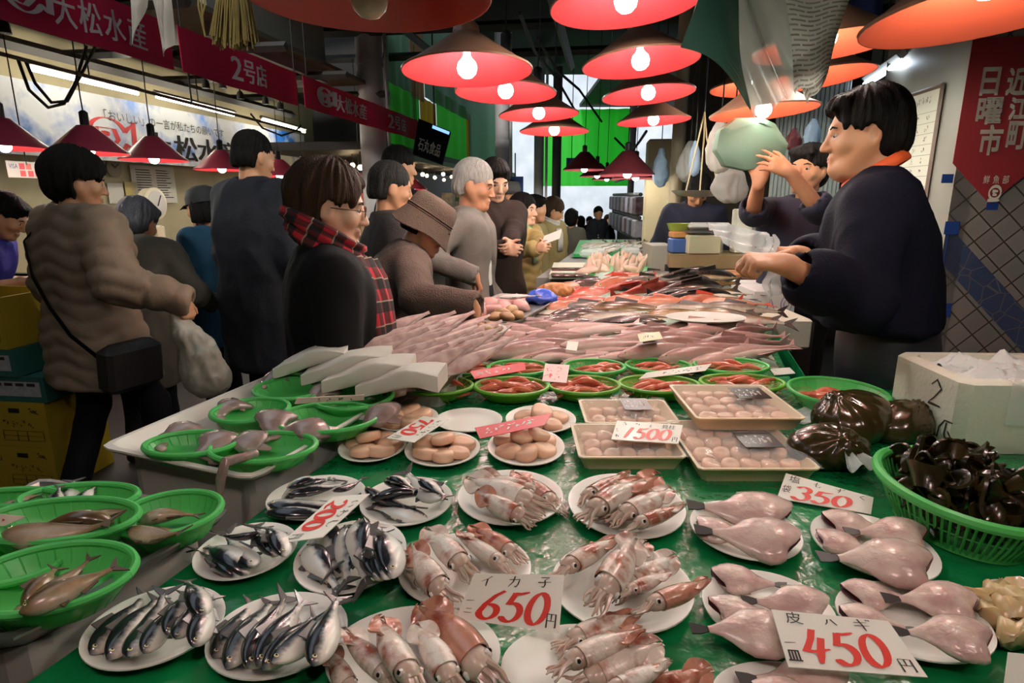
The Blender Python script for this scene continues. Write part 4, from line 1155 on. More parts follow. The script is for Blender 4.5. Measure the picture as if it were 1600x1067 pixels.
# ---------------------------------------------------------------- squid
M_SQ = [mat('squid_skin_%s' % k, b, .17, spec=.6, coat=.8, sss=.04, bump=.25, bscale=70, col2=c, nscale=n, namt=.95, sharp=.8, ndetail=6) for k, b, c, n in (('pale', '#cfc0b2', '#8f4a34', 30), ('red', '#b57f68', '#7d3320', 28), ('white', '#d6ccc0', '#9c5f48', 34))]
M_SQH = mat('squid_head', '#c4b2a2', .22, coat=.5, sss=.1, col2='#8f6a5a', nscale=30, namt=.6)
def squid_proto(mm, fmat, bend=0.0, L=.18, w=1.0):
    n = 16; m = 16; rings = []
    ml = .60 * L; x0 = L / 2 - ml
    cv = lambda x: bend * L * math.sin(math.pi * (x + L / 2) / L)
    for i in range(n + 1):
        t = i / n
        r = L * .105 * w * (1.0 + .06 * math.sin(t * 5)) * (1 - max(0, (t - .25) / .75) ** 1.6) ** .8 if t < 1 else .0012
        r = max(r, .0012); x = x0 + ml * t
        rings.append([(x, cv(x) + math.cos(a) * r, math.sin(a) * r * .74) for a in [k * 2 * math.pi / m for k in range(m)]])
    inner = [[(p[0] + (.012 if j == 0 else .0), p[1] * .82 + cv(p[0]) * .18, p[2] * .8) for p in rings[q]] for j, q in enumerate((1, 0))]
    mb = MB(); mb.loft([inner[0]] + [[(p[0], p[1] * .9 + cv(p[0]) * .1, p[2] * .88) for p in rings[0]]] + rings)
    root = mb.build('squid', mm, sharp=60)
    for s in (-1, 1):
        mb = MB()
        def fin(u, v):
            x = L / 2 - .006 * L - u * ml * .60
            edge = math.sin(math.pi * min(1, u * 1.02)) ** .75 * (1 - .35 * u) * L * .15
            return (x, cv(x) + s * (.0 + v * edge + L * .02 * (1 - v)), L * .022 + .004 * math.sin(u * 9 + s) * v)
        mb.grid(fin, 14, 4, 0, thick=.0022 * s)
        mb.build('fin', fmat, root)
    mb = MB(); hx = x0
    mb.loft([[(hx + L * dx, cv(hx) + math.cos(a) * r * L, math.sin(a) * r * L * .8) for a in [k * 2 * math.pi / 12 for k in range(12)]] for dx, r in ((.03, .078), (-.01, .086), (-.05, .085), (-.09, .072), (-.12, .048))])
    hd = mb.build('head', M_SQH, root)
    for s in (-1, 1):
        mb = MB(); mb.M = Matrix.Translation((hx - L * .06, cv(hx) + s * L * .075, L * .018)); mb.ball((0, 0, 0), (L * .027, L * .020, L * .027), 10, 7, 0)
        mb.ball((0, s * L * .012, L * .004), (L * .018, L * .014, L * .018), 9, 6, 1); mb.build('eye', [mat('squid_eye', '#dcd5cc', .1), EYED], hd)
    rr = random.Random(int(bend * 1000) + 5)
    for k in range(8):
        a = (k - 3.5) / 3.5; pts = []; ph = rr.uniform(0, 6); le = rr.uniform(.13, .20)
        for i in range(7):
            t = i / 6
            pts.append((hx - L * .10 - L * le * t, cv(hx) + a * L * (.045 + .03 * t) + L * .02 * math.sin(ph + 5 * t) * t, L * (.02 * math.cos(k * 2.3) * (1 - t) - .03 * t) + L * .015 * math.sin(ph + 4 * t) * t))
        mb = MB(); mb.tube(pts, [L * .021 * (1 - .72 * i / 6) for i in range(7)], 6); mb.build('tentacle', M_SQH, root)
    tag(root, 'x', 'squid'); PROTO.append(root); LENS[root.name] = L
    return root
SQ = [squid_proto(M_SQ[0], M_SQ[1], .05), squid_proto(M_SQ[1], M_SQ[1], -.04), squid_proto(M_SQ[0], M_SQ[0], .0, w=.9), squid_proto(M_SQ[2], M_SQ[0], -.03)]
def squids(pl, where, items, group, ext=1.28, z0=.018, dz=.007):
    """items: (tip, mantle end) pixels; the head and arms reach on beyond the mantle"""
    objs = []
    for i, (tip, he) in enumerate(items):
        z = pl['z'] + z0 + dz * i
        a = G(tip[0], tip[1], z + .006); b = G(he[0], he[1], z)
        b2 = a + (b - a) * ext
        o = lay(SQ[(i + len(where)) % 4], a, b2, rnd.uniform(-35, 35), None, group, k=1.12); objs.append(o)
    ordinals(objs, ('squid', 'squid'), where)
squids(Pl[3], 'on the front plate under the 650 card\'s left', [((516, 1012), (560, 1080)), ((655, 948), (758, 1072)), ((533, 985), (620, 1068)), ((648, 976), (705, 1076)), ((592, 966), (662, 1072))], 'squid on the front plate')
squids(Pl[4], 'on the bottom plate right under the 650 card', [((1000, 962), (885, 1010)), ((1112, 1044), (985, 1085)), ((1034, 1005), (905, 1068)), ((1050, 1035), (940, 1082)), ((1008, 986), (880, 1045))], 'squid on the bottom plate')
squids(Pl[8], 'on the plate behind the 650 card', [((628, 872), (672, 920)), ((732, 824), (806, 872)), ((712, 832), (795, 888)), ((664, 828), (726, 895)), ((645, 852), (706, 926))], 'squid behind the card')
squids(Pl[9], 'on the plate right of the 650 card', [((1010, 848), (975, 905)), ((1055, 868), (965, 920)), ((968, 842), (880, 895)), ((1110, 908), (1000, 948)), ((1050, 895), (975, 925)), ((991, 840), (930, 930))], 'squid right of the card')
squids(Pl[15], 'on the middle plate right of the sardines', [((800, 740), (868, 792)), ((742, 745), (845, 772)), ((726, 750), (838, 792)), ((745, 768), (830, 806))], 'squid on the middle plate')
squids(Pl[16], 'on the plate below the 1500 tray', [((985, 740), (912, 780)), ((1030, 744), (935, 790)), ((1072, 790), (985, 822)), ((1050, 766), (960, 805)), ((1005, 752), (925, 806))], 'squid below the tray')

# ---------------------------------------------------------------- skinned filefish
M_FILE = mat('filefish_flesh', '#d6bfb2', .22, spec=.6, coat=.7, col2='#ab8480', nscale=20, namt=.85, ndetail=6, bump=.3, bscale=45)
M_CAV = mat('filefish_cavity', '#4a1f22', .3, coat=.5)
M_FTAIL = mat('filefish_tail', '#2a2826', .4)
def filefish_proto(L=.17, bend=.02):
    n = 14; m = 16; rings = []
    prof = [(0, .018), (.06, .022), (.14, .034), (.25, .066), (.36, .100), (.48, .126), (.60, .135), (.72, .131), (.84, .115), (.93, .098), (.985, .085), (1, .078)]
    for t, h in prof:
        x = -L / 2 + .14 * L + .86 * L * t; h *= L / .37; w = h * .36 if t > .2 else h * .5
        w *= (1 - .25 * max(0, t - .7) / .3)
        rings.append([(x - .20 * L * max(0, t - .8) / .2 * max(0, .3 - math.sin(a)) / 1.3, bend * L * math.sin(math.pi * t) + math.cos(a) * w, math.sin(a) * h * (.92 if math.sin(a) > 0 else 1.0)) for a in [k * 2 * math.pi / m for k in range(m)]])
    mb = MB(); mb.loft(rings, cap1=False)
    root = mb.build('filefish', M_FILE, sharp=70)
    for v in root.data.vertices: v.co += v.co.normalized() * .006 * noise.noise(v.co * 26 + Vector((bend * 90, 0, 0)))
    mb = MB()
    last = rings[-1]; cx = L / 2
    mb.loft([[(p[0] + .0003, p[1] * 1.0, p[2]) for p in last], [(p[0] - .003, p[1] * .72, p[2] * .80) for p in last], [(p[0] - .018, p[1] * .45, p[2] * .6) for p in last]], cap0=False, cap1=True)
    mb.build('cavity', M_CAV, root)
    mb = MB(); th = .0014; x0 = -L / 2 + .15 * L
    pts = [(x0, 0, .005), (x0 - .09 * L, 0, .011), (x0 - .20 * L, 0, .014), (x0 - .18 * L, 0, -.012), (x0 - .09 * L, 0, -.011), (x0, 0, -.005)]
    k = len(pts); mb.add([(p[0], th, p[2]) for p in pts] + [(p[0], -th, p[2]) for p in pts], [tuple(range(k)), tuple(range(2 * k - 1, k - 1, -1))] + [(i, i + k, (i + 1) % k + k, (i + 1) % k) for i in range(k)])
    mb.build('tail_fin', M_FTAIL, root)
    for s in (-1, 1):
        mb = MB(); mb.grid(lambda u, v: (-.02 * L + u * .22 * L, 0.001 * s, s * (L * .31 - .09 * L * (1 - u) ** 2 * 0.5 - .02 * L * abs(u - .5)) + s * v * .035 * L * (1 - u)), 5, 2, thick=.0012)
        mb.build('fin', mat('filefish_fin', '#8d8466', .4), root)
    tag(root, 'x', 'fish'); PROTO.append(root); LENS[root.name] = L
    return root
FF = [filefish_proto(bend=b) for b in (.02, -.03)]
def filef(pl, where, items, group):
    objs = []
    for i, (cut, tl, r) in enumerate(items):
        z = pl['z'] + .020 + .006 * i
        o = lay(FF[i % 2], G(cut[0], cut[1], z), G(tl[0], tl[1], z), r, None, group, k=.86); objs.append(o)
    ordinals(objs, ('pink filefish', 'pink filefish'), where)
filef(Pl[17], 'on the plate left below the 350 card', [((1240, 803), (1080, 789), -72), ((1085, 815), (1180, 850), 80), ((1254, 846), (1092, 828), -72)], 'filefish left below the 350 card')
filef(Pl[18], 'on the plate right below the 350 card', [((1284, 810), (1400, 832), 80), ((1452, 838), (1325, 830), -70), ((1272, 835), (1385, 872), 85), ((1462, 884), (1285, 870), -72)], 'filefish right below the 350 card')
filef(Pl[10], 'on the plate behind the 450 card\'s left corner', [((1112, 900), (1225, 915), 80), ((1108, 945), (1215, 960), 82), ((1298, 946), (1165, 938), -72), ((1240, 992), (1085, 982), -75)], 'filefish behind the 450 card')
filef(Pl[11], 'on the plate right of the 450 card', [((1318, 925), (1430, 935), 80), ((1532, 946), (1385, 934), -70), ((1312, 958), (1430, 985), 82), ((1555, 1002), (1398, 986), -72)], 'filefish right of the 450 card')
filef(Pl[5], 'on the plate cut off below the 450 card', [((1330, 1066), (1160, 1060), -78), ((1180, 1085), (1320, 1095), 80)], 'filefish below the 450 card')
# shelled clams at the right edge
M_CLAM = mat('clam_meat', '#c9b28a', .25, coat=.5, sss=.1, col2='#a8864c', nscale=22, namt=.7)
def clam(i):
    mb = MB(); r = random.Random(i)
    mb.loft([[(x + .004 * math.sin(a * 2 + i), math.cos(a) * w, .006 * math.sin(a * 3 + x * 90) + math.sin(a) * h) for a in [k * 2 * math.pi / 12 for k in range(12)]] for x, w, h in ((-.028, .002, .002), (-.022, .012, .008), (-.008, .018, .013), (.008, .015, .012), (.020, .009, .008), (.030, .004, .004), (.040, .002, .002))])
    o = mb.build('clam', M_CLAM, sharp=120); PROTO.append(o); return o
cl = [clam(i) for i in range(3)]; ob = []
for i, (px, py) in enumerate([(1560, 925), (1552, 945), (1578, 935), (1598, 925), (1565, 965), (1590, 960), (1612, 950), (1585, 985), (1605, 985), (1640, 960), (1635, 930), (1640, 985), (1575, 950), (1600, 942)]):
    o = copy_tree(cl[i % 3], 'shelled yellow-brown clam on the plate at the right edge', 'clams on the right edge plate'); o['category'] = 'clam'
    p = G(px, py, ZT + .022 + .010 * (i > 8)); o.location = p; o.rotation_euler = (rnd.uniform(-.4, .4), rnd.uniform(-.3, .3), rnd.uniform(0, 6.3)); o.scale = (1, 1, 1.2)

# ---------------------------------------------------------------- scallops
M_SCAL = mat('scallop_meat', '#eabd9f', .25, coat=.5, sss=.15, col2='#d89c7c', nscale=26, namt=.5)
def scal(i):
    mb = MB(); mb.lathe([(.001, 0), (.022, .0004), (.0265, .003), (.0272, .012), (.0258, .0172), (.0215, .0198), (.001, .0205)], 20)
    o = mb.build('scallop', M_SCAL, sharp=70)
    r = random.Random(i)
    for v in o.data.vertices:
        a = math.atan2(v.co.y, v.co.x); k = 1 + .06 * math.sin(2 * a + i) + .04 * math.sin(3 * a + 2 * i); v.co.x *= k; v.co.y *= k; v.co.z += .002 * math.sin(a + i) * (v.co.z > .015)
    tag(o, 'x', 'scallop'); PROTO.append(o); return o
SCA = [scal(i) for i in range(4)]
def scallops(pl, where, group, pts, k=1.0):
    ob = []
    for i, (u, v, lv) in enumerate(pts):
        o = copy_tree(SCA[i % 4], None, group); c, s = math.cos(pl['rz']), math.sin(pl['rz'])
        x, y = u * pl['rx'], v * pl['ry']
        o.location = (pl['c'].x + c * x - s * y, pl['c'].y + s * x + c * y, pl['z'] + .006 + lv * .017)
        o.rotation_euler = (rnd.uniform(-.2, .2) * (1 + lv), rnd.uniform(-.2, .2) * (1 + lv), rnd.uniform(0, 6)); q = k * rnd.uniform(.92, 1.08); o.scale = (q, q, q); ob.append(o)
    ordinals(ob, ('scallop', 'scallops'), where)
R7 = [(-.45, .15, 0), (.05, .5, 0), (.5, .1, 0), (-.25, -.4, 0), (.3, -.45, 0), (0, .02, .9)]
scallops(Pl[19], 'on the plate behind the 750 card', 'scallops behind the 750 card', [(-.45, .2, 0), (.05, .5, 0), (.48, .2, 0), (-.3, -.35, 0), (.25, -.35, 0)])
scallops(Pl[21], 'on the plate behind the red strip\'s right end', 'scallops behind the red strip', R7)
scallops(Pl[22], 'on the plate left below the 750 card', 'scallops left below the 750 card', [(-.45, .25, 0), (.1, .45, 0), (.55, .1, 0), (-.2, -.4, 0), (.35, -.4, 0), (-.1, .1, 1)], 1.05)
scallops(Pl[23], 'on the plate right below the 750 card', 'scallops right below the 750 card', [(-.5, .2, 0), (0, .5, 0), (.5, .2, 0), (-.4, -.35, 0), (.05, -.45, 0), (.45, -.3, 0), (0, .05, 1)], 1.05)
scallops(Pl[24], 'on the plate below the red strip', 'scallops below the red strip', [(-.5, .25, 0), (0, .55, 0), (.5, .25, 0), (-.45, -.3, 0), (.0, -.4, 0), (.45, -.25, 0), (-.1, .12, 1), (.3, .2, 1)])
M_TRAY = mat('tray_beige', '#e0c39c', .5)
M_FILM = mat('cling_film', '#ffffff', .06, spec=.8, alpha=.16)
def scallop_tray(label, bb, z, group='film-wrapped scallop trays', lab=None, where=''):
    x0, x1, y0, y1 = bb
    bl, br, tr, tl = G(x0, y1, z + .03), G(x1, y1, z + .03), G(x1 - (x1 - x0) * .03, y0, z + .03), G(x0 + (x1 - x0) * .05, y0, z + .03)
    c = (bl + br + tr + tl) / 4; ex = (br - bl); w = (ex.length + (tr - tl).length) / 2; ey = ((tl + tr) / 2 - (bl + br) / 2); h = ey.length
    rz = math.atan2(ex.y, ex.x)
    t = thing('scallop_tray', label, 'tray', (c.x, c.y, z), rz, group)
    mb = MB()
    def ring(w_, h_, zz): 
        q = .008
        return [(-w_ / 2, -h_ / 2 + q, zz), (-w_ / 2 + q, -h_ / 2, zz), (w_ / 2 - q, -h_ / 2, zz), (w_ / 2, -h_ / 2 + q, zz), (w_ / 2, h_ / 2 - q, zz), (w_ / 2 - q, h_ / 2, zz), (-w_ / 2 + q, h_ / 2, zz), (-w_ / 2, h_ / 2 - q, zz)]
    mb.loft([ring(w - .03, h - .03, 0), ring(w - .008, h - .008, .026), ring(w, h, .03), ring(w, h, .033), ring(w - .012, h - .012, .033), ring(w - .034, h - .034, .005)])
    mb.build('tray', M_TRAY, t)
    mb = MB(); mb.grid(lambda u, v: ((u - .5) * (w + .004), (v - .5) * (h + .004), .0345 + .0025 * math.sin(u * 19 + v * 7) * math.sin(v * 13) + (.006 if 0.02 < u < .98 and 0.02 < v < .98 else 0)), 22, 14)
    mb.build('cling_film', M_FILM, t)
    if lab:
        u, v, lw, lh, txt = lab
        s = Sheet(*[Vector(((u + a * lw) * w - w / 2, (v + b * lh) * h - h / 2, .0445)) for a, b in ((0, 0), (1, 0), (1, 1), (0, 1))])
        mb = MB(); s.slab(mb, .0006); lo = mb.build('label', mat('label_black', '#1b1a18', .35), t)
        mb = MB(); V, Fa = dabs2d(5, .08, .22, .84, .56, .05, 21); s.flat(mb, V, Fa); mb.build('lettering', M_WHITE, lo)
    nx, ny = 5, max(2, int(round((h - .03) / .055))); ob = []
    for i in range(nx):
        for j in range(ny):
            o = copy_tree(SCA[(i + j) % 4], None, 'scallops in the wrapped trays'); x = ((i + .5) / nx - .5) * (w - .04); y = ((j + .5) / ny - .5) * (h - .04)
            o['label'] = 'scallop under cling film in the tray ' + where
            o.location = (c.x + math.cos(rz) * x - math.sin(rz) * y, c.y + math.sin(rz) * x + math.cos(rz) * y, z + .007); k = min((w - .04) / nx / .054, (h - .04) / ny / .054); o.scale = (k, k, 1.0); o.rotation_euler = (0, 0, rnd.uniform(0, 6)); o['group'] = 'scallops in the tray ' + where
    return t
scallop_tray('film-wrapped tray of scallops under the 1500 card', (893, 1058, 664, 716), ZT, where='under the 1500 card')
scallop_tray('film-wrapped tray of scallops behind the 1500 card', (905, 1052, 626, 662), ZT, lab=(.46, .35, .30, .5, 'ほたて貝柱'), where='behind the 1500 card')
scallop_tray('film-wrapped tray of scallops at the front right of its stack', (1058, 1240, 660, 732), ZT, lab=(.50, .30, .34, .30, 'ほたて貝柱'), where='at the front right')
scallop_tray('film-wrapped tray of scallops lying raised behind the others', (1060, 1226, 604, 654), ZT + .035, lab=(.54, .42, .32, .34, 'ほたて貝柱'), where='raised at the back right')

# ---------------------------------------------------------------- shrimp in green baskets
M_SHR = mat('shrimp_red', '#c8553a', .25, coat=.5, sss=.1, col2='#e09a80', nscale=60, namt=.6)
def shrimp(i):
    mb = MB(); r = random.Random(i); L = .085; pts = []; rad = []
    for k in range(15):
        t = k / 14; a = -.4 + 1.5 * t
        pts.append((L * (.5 - t) , .016 * math.sin(t * 2.6 + .2), .004 + .006 * math.sin(t * 3))); rad.append(.0015 + .0068 * math.sin(min(1, t * 1.25 + .12) * math.pi * .62) * (1 - .55 * max(0, t - .45) / .55) * (1 + .08 * (k % 2)))
    mb.tube(pts, rad, 8)
    e = pts[-1]
    for s in (-1, 1): mb.tube([e, (e[0] - .012, e[1] + s * .006, e[2])], [.003, .0008], 5, flat=.4)
    for s in (-1, 1): mb.tube([(L * .48, 0, .006), (L * .75, s * .012, .014), (L * 1.05, s * .03 + .01, .004)], [.0007, .0005, .0003], 4)
    for q in range(5): mb.tube([pts[4 + q], (pts[4 + q][0] + .004, pts[4 + q][1] - .012, .0)], [.001, .0005], 4)
    o = mb.build('shrimp', M_SHR); tag(o, 'x', 'shrimp'); PROTO.append(o); return o
SHR = [shrimp(i) for i in range(3)]
def shrimps(b, n, where, spread=.62, z0=.014):
    for i in range(n):
        a = rnd.uniform(0, 6.28); q = math.sqrt(rnd.random()) * spread
        x, y = b['rx'] * q * math.cos(a), b['ry'] * q * math.sin(a)
        o = copy_tree(SHR[i % 3], 'red shrimp heaped in the green basket ' + where, 'shrimp in the basket ' + where)
        c, s = math.cos(b['rz']), math.sin(b['rz'])
        o.location = (b['c'].x + c * x - s * y, b['c'].y + s * x + c * y, b['z'] + z0 + rnd.uniform(.0, .022) * (1 - q / spread * .6)); o.rotation_euler = (rnd.uniform(-.5, .5), rnd.uniform(-.2, .2), rnd.choice((0, 3.14)) + rnd.uniform(-.6, .6))
SB = [((632, 738, 590, 616), 'leftmost in the front row'), ((742, 856, 590, 618), 'second from left in the front row'), ((857, 968, 588, 616), 'third from left in the front row'), ((968, 1092, 587, 614), 'fourth from left in the front row'), ((1094, 1226, 585, 611), 'rightmost in the front row'),
      ((686, 762, 566, 586), 'leftmost in the back row'), ((764, 858, 563, 586), 'second from left in the back row'), ((882, 976, 562, 584), 'middle of the back row'), ((978, 1080, 561, 582), 'fourth from left in the back row'), ((1085, 1202, 560, 583), 'rightmost in the back row')]
for i, (bb, w) in enumerate(SB):
    b = basket('green basket of red shrimp, ' + w, bb, m=M_BASKL if i < 5 else M_BASK, depth=.035, group='green shrimp baskets')
    shrimps(b, 16 if i < 5 else 11, w)
b = basket('lone green basket of shrimp beside the foam box', (1232, 1391, 590, 636), depth=.05, group='green shrimp baskets', ribs=20)
shrimps(b, 18, 'beside the foam box', .55)

# ---------------------------------------------------------------- seaweed
M_WEED = mat('seaweed', '#3a3016', .25, spec=.4, coat=.25, col2='#141006', nscale=24, namt=.9, translucent=.15)
b = basket('large green basket heaped with dark seaweed at the right edge', (1370, 1672, 702, 836), depth=.075, open_wall=True, group='seaweed baskets')
WB = b
def weed(i):
    r = random.Random(i * 7 + 1); mb = MB(); R0 = r.uniform(.018, .028); tw = r.uniform(-.8, .8); ln = r.uniform(3.2, 5.6); w = r.uniform(.012, .019)
    def fn(u, v):
        a = u * ln; rr = R0 * (1 + .25 * math.sin(3 * a + i)); ww = w * math.sin(math.pi * (.08 + .84 * u)) ** .5
        c = Vector((rr * math.cos(a), rr * math.sin(a) * .8, .010 * math.sin(2 * a + tw)))
        nrm_ = Vector((math.cos(a) * math.sin(tw + u * 1.5), math.sin(a) * math.sin(tw + u * 1.5), math.cos(tw + u * 1.5)))
        return c + nrm_ * (v - .5) * 2 * ww
    mb.grid(fn, 30, 6, thick=.004)
    o = mb.build('seaweed_piece', M_WEED); tag(o, 'x', 'seaweed'); PROTO.append(o); return o
WD = [weed(i) for i in range(8)]
for i in range(64):
    a = i * 2.4; q = math.sqrt((i % 32 + .5) / 32) * .80; lv = i // 32
    if lv: q *= .75
    x, y = b['rx'] * q * math.cos(a), b['ry'] * q * math.sin(a)
    o = copy_tree(WD[i % 8], 'dark brown kelp piece in the large green basket', 'kelp pieces in the basket')
    o.location = (b['c'].x + x, b['c'].y + y, b['z'] + .045 + .034 * lv + .035 * (1 - q)); o.rotation_euler = (rnd.uniform(-1.1, 1.1), rnd.uniform(-1.1, 1.1), rnd.uniform(0, 6.3)); k = rnd.uniform(.9, 1.35); o.scale = (k, k, k)

# ---------------------------------------------------------------- knotted bags of brown seaweed
M_BAG = mat('seaweed_bag', '#3c3218', .2, spec=.5, coat=.3, col2='#241d0b', nscale=16, namt=.7)
M_CLEAR = mat('clear_plastic', '#f2f2ee', .08, spec=.8, alpha=.38)
M_KNOT = mat('bag_knot', '#c9b48c', .25, coat=.5)
def weed_bag(label, px, py, w, d, h, rz, kn, seed, plume=True):
    c = G(px, py, ZT)
    t = thing('seaweed_bag', label, 'bag', (c.x, c.y, ZT + .001), rz, 'knotted seaweed bags')
    Fd = Field((-w, -d, -.02), (w, d, h * 1.5), .006)
    Fd.ell((0, 0, h * .45), (w * .5, d * .5, h * .5), None, .02)
    Fd.ell((-w * .22, -d * .1, h * .36), (w * .3, d * .4, h * .40), None, .03); Fd.ell((w * .22, d * .08, h * .40), (w * .3, d * .42, h * .44), None, .03)
    Fd.cone((0, 0, h * .6), (kn[0] * w * .42, kn[1] * d * .42, h * kn[2]), .03, .008, .04)
    Fd.cut((0, 0, .001), (0, 0, -1))
    V, Q = Fd.mesh(2)
    kx, ky = kn[0] * w * .42, kn[1] * d * .42
    N = vnormals(V, Q); ang = np.arctan2(V[:, 1] - ky, V[:, 0] - kx); dist = np.hypot(V[:, 0] - kx, V[:, 1] - ky)
    V = V + N * ((.0045 * np.sin(ang * 11 + seed) + .002 * np.sin(ang * 23)) * np.exp(-dist / .06) * (V[:, 2] > .01))[:, None]
    raw_object('bag', V, Q, M_BAG, t)
    top = Vector((kx, ky, h * kn[2]))
    mb = MB(); mb.ball(top, (.011, .011, .009), 10, 7); mb.build('knot', M_KNOT, t)
    if plume:
        dr = Vector((kn[0], kn[1], .1)).normalized(); sd = dr.cross(Vector((0, 0, 1)))
        mb = MB(); mb.grid(lambda u, v: top + dr * (v * .055) + sd * ((u - .5) * (.012 + .075 * v)) + Vector((0, 0, .008 * math.sin(u * 13) * v - .03 * v)), 26, 6, thick=.0008)
        mb.build('plume', M_CLEAR, t)
weed_bag('knotted clear bag of brown seaweed nearest the 350 card', 1290, 722, .15, .13, .075, -.2, (.35, -.75, .75), 1)
weed_bag('biggest knotted clear bag of brown seaweed in the middle', 1330, 680, .20, .16, .105, .5, (-.6, .3, .9), 2, False)
weed_bag('knotted clear bag of brown seaweed touching the foam box', 1402, 684, .14, .12, .08, .1, (.85, .2, .85), 3, False)
mb = MB(); p = G(1262, 655, ZT); mb.grid(lambda u, v: p + Vector(((u - .5) * .14, (v - .5) * .10, .012 + .012 * math.sin(u * 14 + v * 5) * math.sin(v * 9))), 22, 16, thick=.0008)
tag(mb.build('plastic_bag', M_CLEAR), 'crumpled empty clear bag left of the seaweed bags', 'bag')

# ---------------------------------------------------------------- foam box with ice
c0 = G(1488, 712, ZT)
t = thing('foam_box', 'large open white foam box at the right edge with plastic-covered ice', 'box', (c0.x, c0.y, ZT + .001), -.04)
bw_, bl_, bh_ = .52, .265, .165
mb = MB()
def rr(x0, y0, x1, y1, z, q=.02): return [(x0, y0 + q, z), (x0 + q, y0, z), (x1 - q, y0, z), (x1, y0 + q, z), (x1, y1 - q, z), (x1 - q, y1, z), (x0 + q, y1, z), (x0, y1 - q, z)]
mb.loft([rr(.012, .012, bw_ - .012, bl_ - .012, 0), rr(0, 0, bw_, bl_, .03), rr(0, 0, bw_, bl_, bh_ - .006), rr(.006, .006, bw_ - .006, bl_ - .006, bh_), rr(.028, .028, bw_ - .028, bl_ - .028, bh_), rr(.034, .034, bw_ - .034, bl_ - .034, .03)])
bx = mb.build('box', M_FOAM, t)
def side_text(strokes, y0, y1, z0, z1, name, wid):
    s = Sheet(Vector((-.0008, y1, z0)), Vector((-.0008, y0, z0)), Vector((-.0008, y0, z1)), Vector((-.0008, y1, z1)))
    mb = MB(); V, Fa = strokes2d(strokes, 0, 0, 1, 1, wid); s.flat(mb, V, Fa, .0005); mb.build(name, mat('ink_black', '#2a251f', .6), bx)
side_text([[(.15, .75), (.5, 1), (.85, .72), (.45, .3), (.1, .02), (.95, .05)]], .06, .11, .085, .145, 'handwriting', .12)
side_text([[(.05, .0), (.1, .5), (.4, .9), (.95, .95)], [(.55, .85), (.5, .3), (.7, .05), (.95, .3), (.7, .5)]], .012, .06, .02, .07, 'handwriting', .12)
mb = MB(); mb.grid(lambda u, v: (.03 + u * (bw_ - .06), .03 + v * (bl_ - .06), bh_ - .012 + .035 * noise.noise(Vector((u * 7, v * 5, 1))) + .012 * noise.noise(Vector((u * 22, v * 18, 4)))), 50, 34)
tag(mb.build('crushed_ice', mat('ice', '#e4e0dc', .3, coat=.3, sss=.2, bump=.5, bscale=60)), 'crushed ice filling the large white foam box', 'ice', kind='stuff')
ic = bpy.data.objects['crushed_ice']; ic.location = t.location; ic.rotation_euler = t.rotation_euler
mb = MB()
mb.grid(lambda u, v: (.09 + u * (bw_ - .10), (-.008 - .004 * math.sin(u * 21) if v < .4 else -.008 + (v - .4) * .36), (.075 + v / .4 * (bh_ + .006 - .075) if v < .4 else bh_ + .006 - .02 * min(1, (v - .4) * 5) + .018 * noise.noise(Vector((u * 16, v * 12, 7))))), 44, 30)
o = mb.build('plastic_sheet', mat('film_cloudy', '#f4f0ec', .12, spec=.8, alpha=.35)); o.location = t.location; o.rotation_euler = t.rotation_euler
tag(o, 'crumpled clear plastic sheet draped over the foam box edge', 'plastic sheet')
# ---------------------------------------------------------------- trays on the customers' side
M_TRAYW = mat('tray_white', '#d9d2c6', .35, col2='#c4bcae', nscale=5, namt=.5)
M_BOXG = mat('stand_grey', '#a8a49c', .5, col2='#8e8a82', nscale=3, namt=.5)
def open_tray(name, label, corners, zb, wall=.03, lip=.016, m=None, cat='tray', inset=.02, floor_to=None, group=None, floor_m=None):
    """corners: rim corners in order (world); a tray with sloping walls, a rolled lip and, if asked, a box stand below"""
    c = sum(corners, Vector()) / 4
    t = thing(name, label, cat, (c.x, c.y, zb if floor_to is None else 0), 0, group)
    base_ = Vector((c.x, c.y, zb if floor_to is None else 0))
    def ring(k, dz, abs_z=None, q=.10):
        pts = []
        L = [p + (c - p).normalized() * k for p in corners]
        n = 4
        for i in range(4):
            p, a, b = L[i], L[i - 1], L[(i + 1) % 4]
            for w in (0, .5, 1):
                e1 = p + (a - p).normalized() * .03; e2 = p + (b - p).normalized() * .03
                r = e1.lerp(p, w * 0 + .0).lerp(e2, w) if w in (0, 1) else (e1 + e2 + p * 2) / 4
                pts.append(r)
        out = []
        for r in pts:
            r = Vector(r) - base_
            if abs_z is not None: r.z = abs_z - base_.z
            else: r.z += dz
            out.append(r)
        return out
    mb = MB()
    mb.loft([ring(wall + inset, 0, zb), ring(inset * .5, -.012), ring(0, -.004), ring(0, 0), ring(lip, 0), ring(lip + .006, -.006), ring(wall + inset + .004, 0, zb + .004)])
    mb.build('tray', m or M_TRAYW, t, sharp=35)
    if floor_to is not None:
        mb = MB(); mb.loft([ring(.05, 0, floor_to), ring(.05, 0, zb - .001)]); mb.build('stand', floor_m or M_BOXG, t, smooth=False)
    return t
TA = [G(152, 697, .955), G(392, 748, .955), G(624, 614, .955), G(428, 582, .955)]
open_tray('serving_tray', 'white tray of green fish baskets on a grey stand, left of the scallop plates', TA, .925, floor_to=0, group='customer-side trays')
TS = [G(432, 580, .985), G(692, 598, .985), G(805, 504, .985), G(655, 503, .985)]
open_tray('serving_tray', 'grey tray of long pink fish with white wrapping at its front end', TS, .945, m=M_METAL, floor_to=0, group='customer-side trays')
TL = [G(-60, 1012, .955) , G(60, 985, .955), G(366, 793, .915), G(120, 760, .915)]
TL = [G(-330, 1010, .95), G(20, 1003, .95), G(366, 795, .93), G(60, 745, .93)]
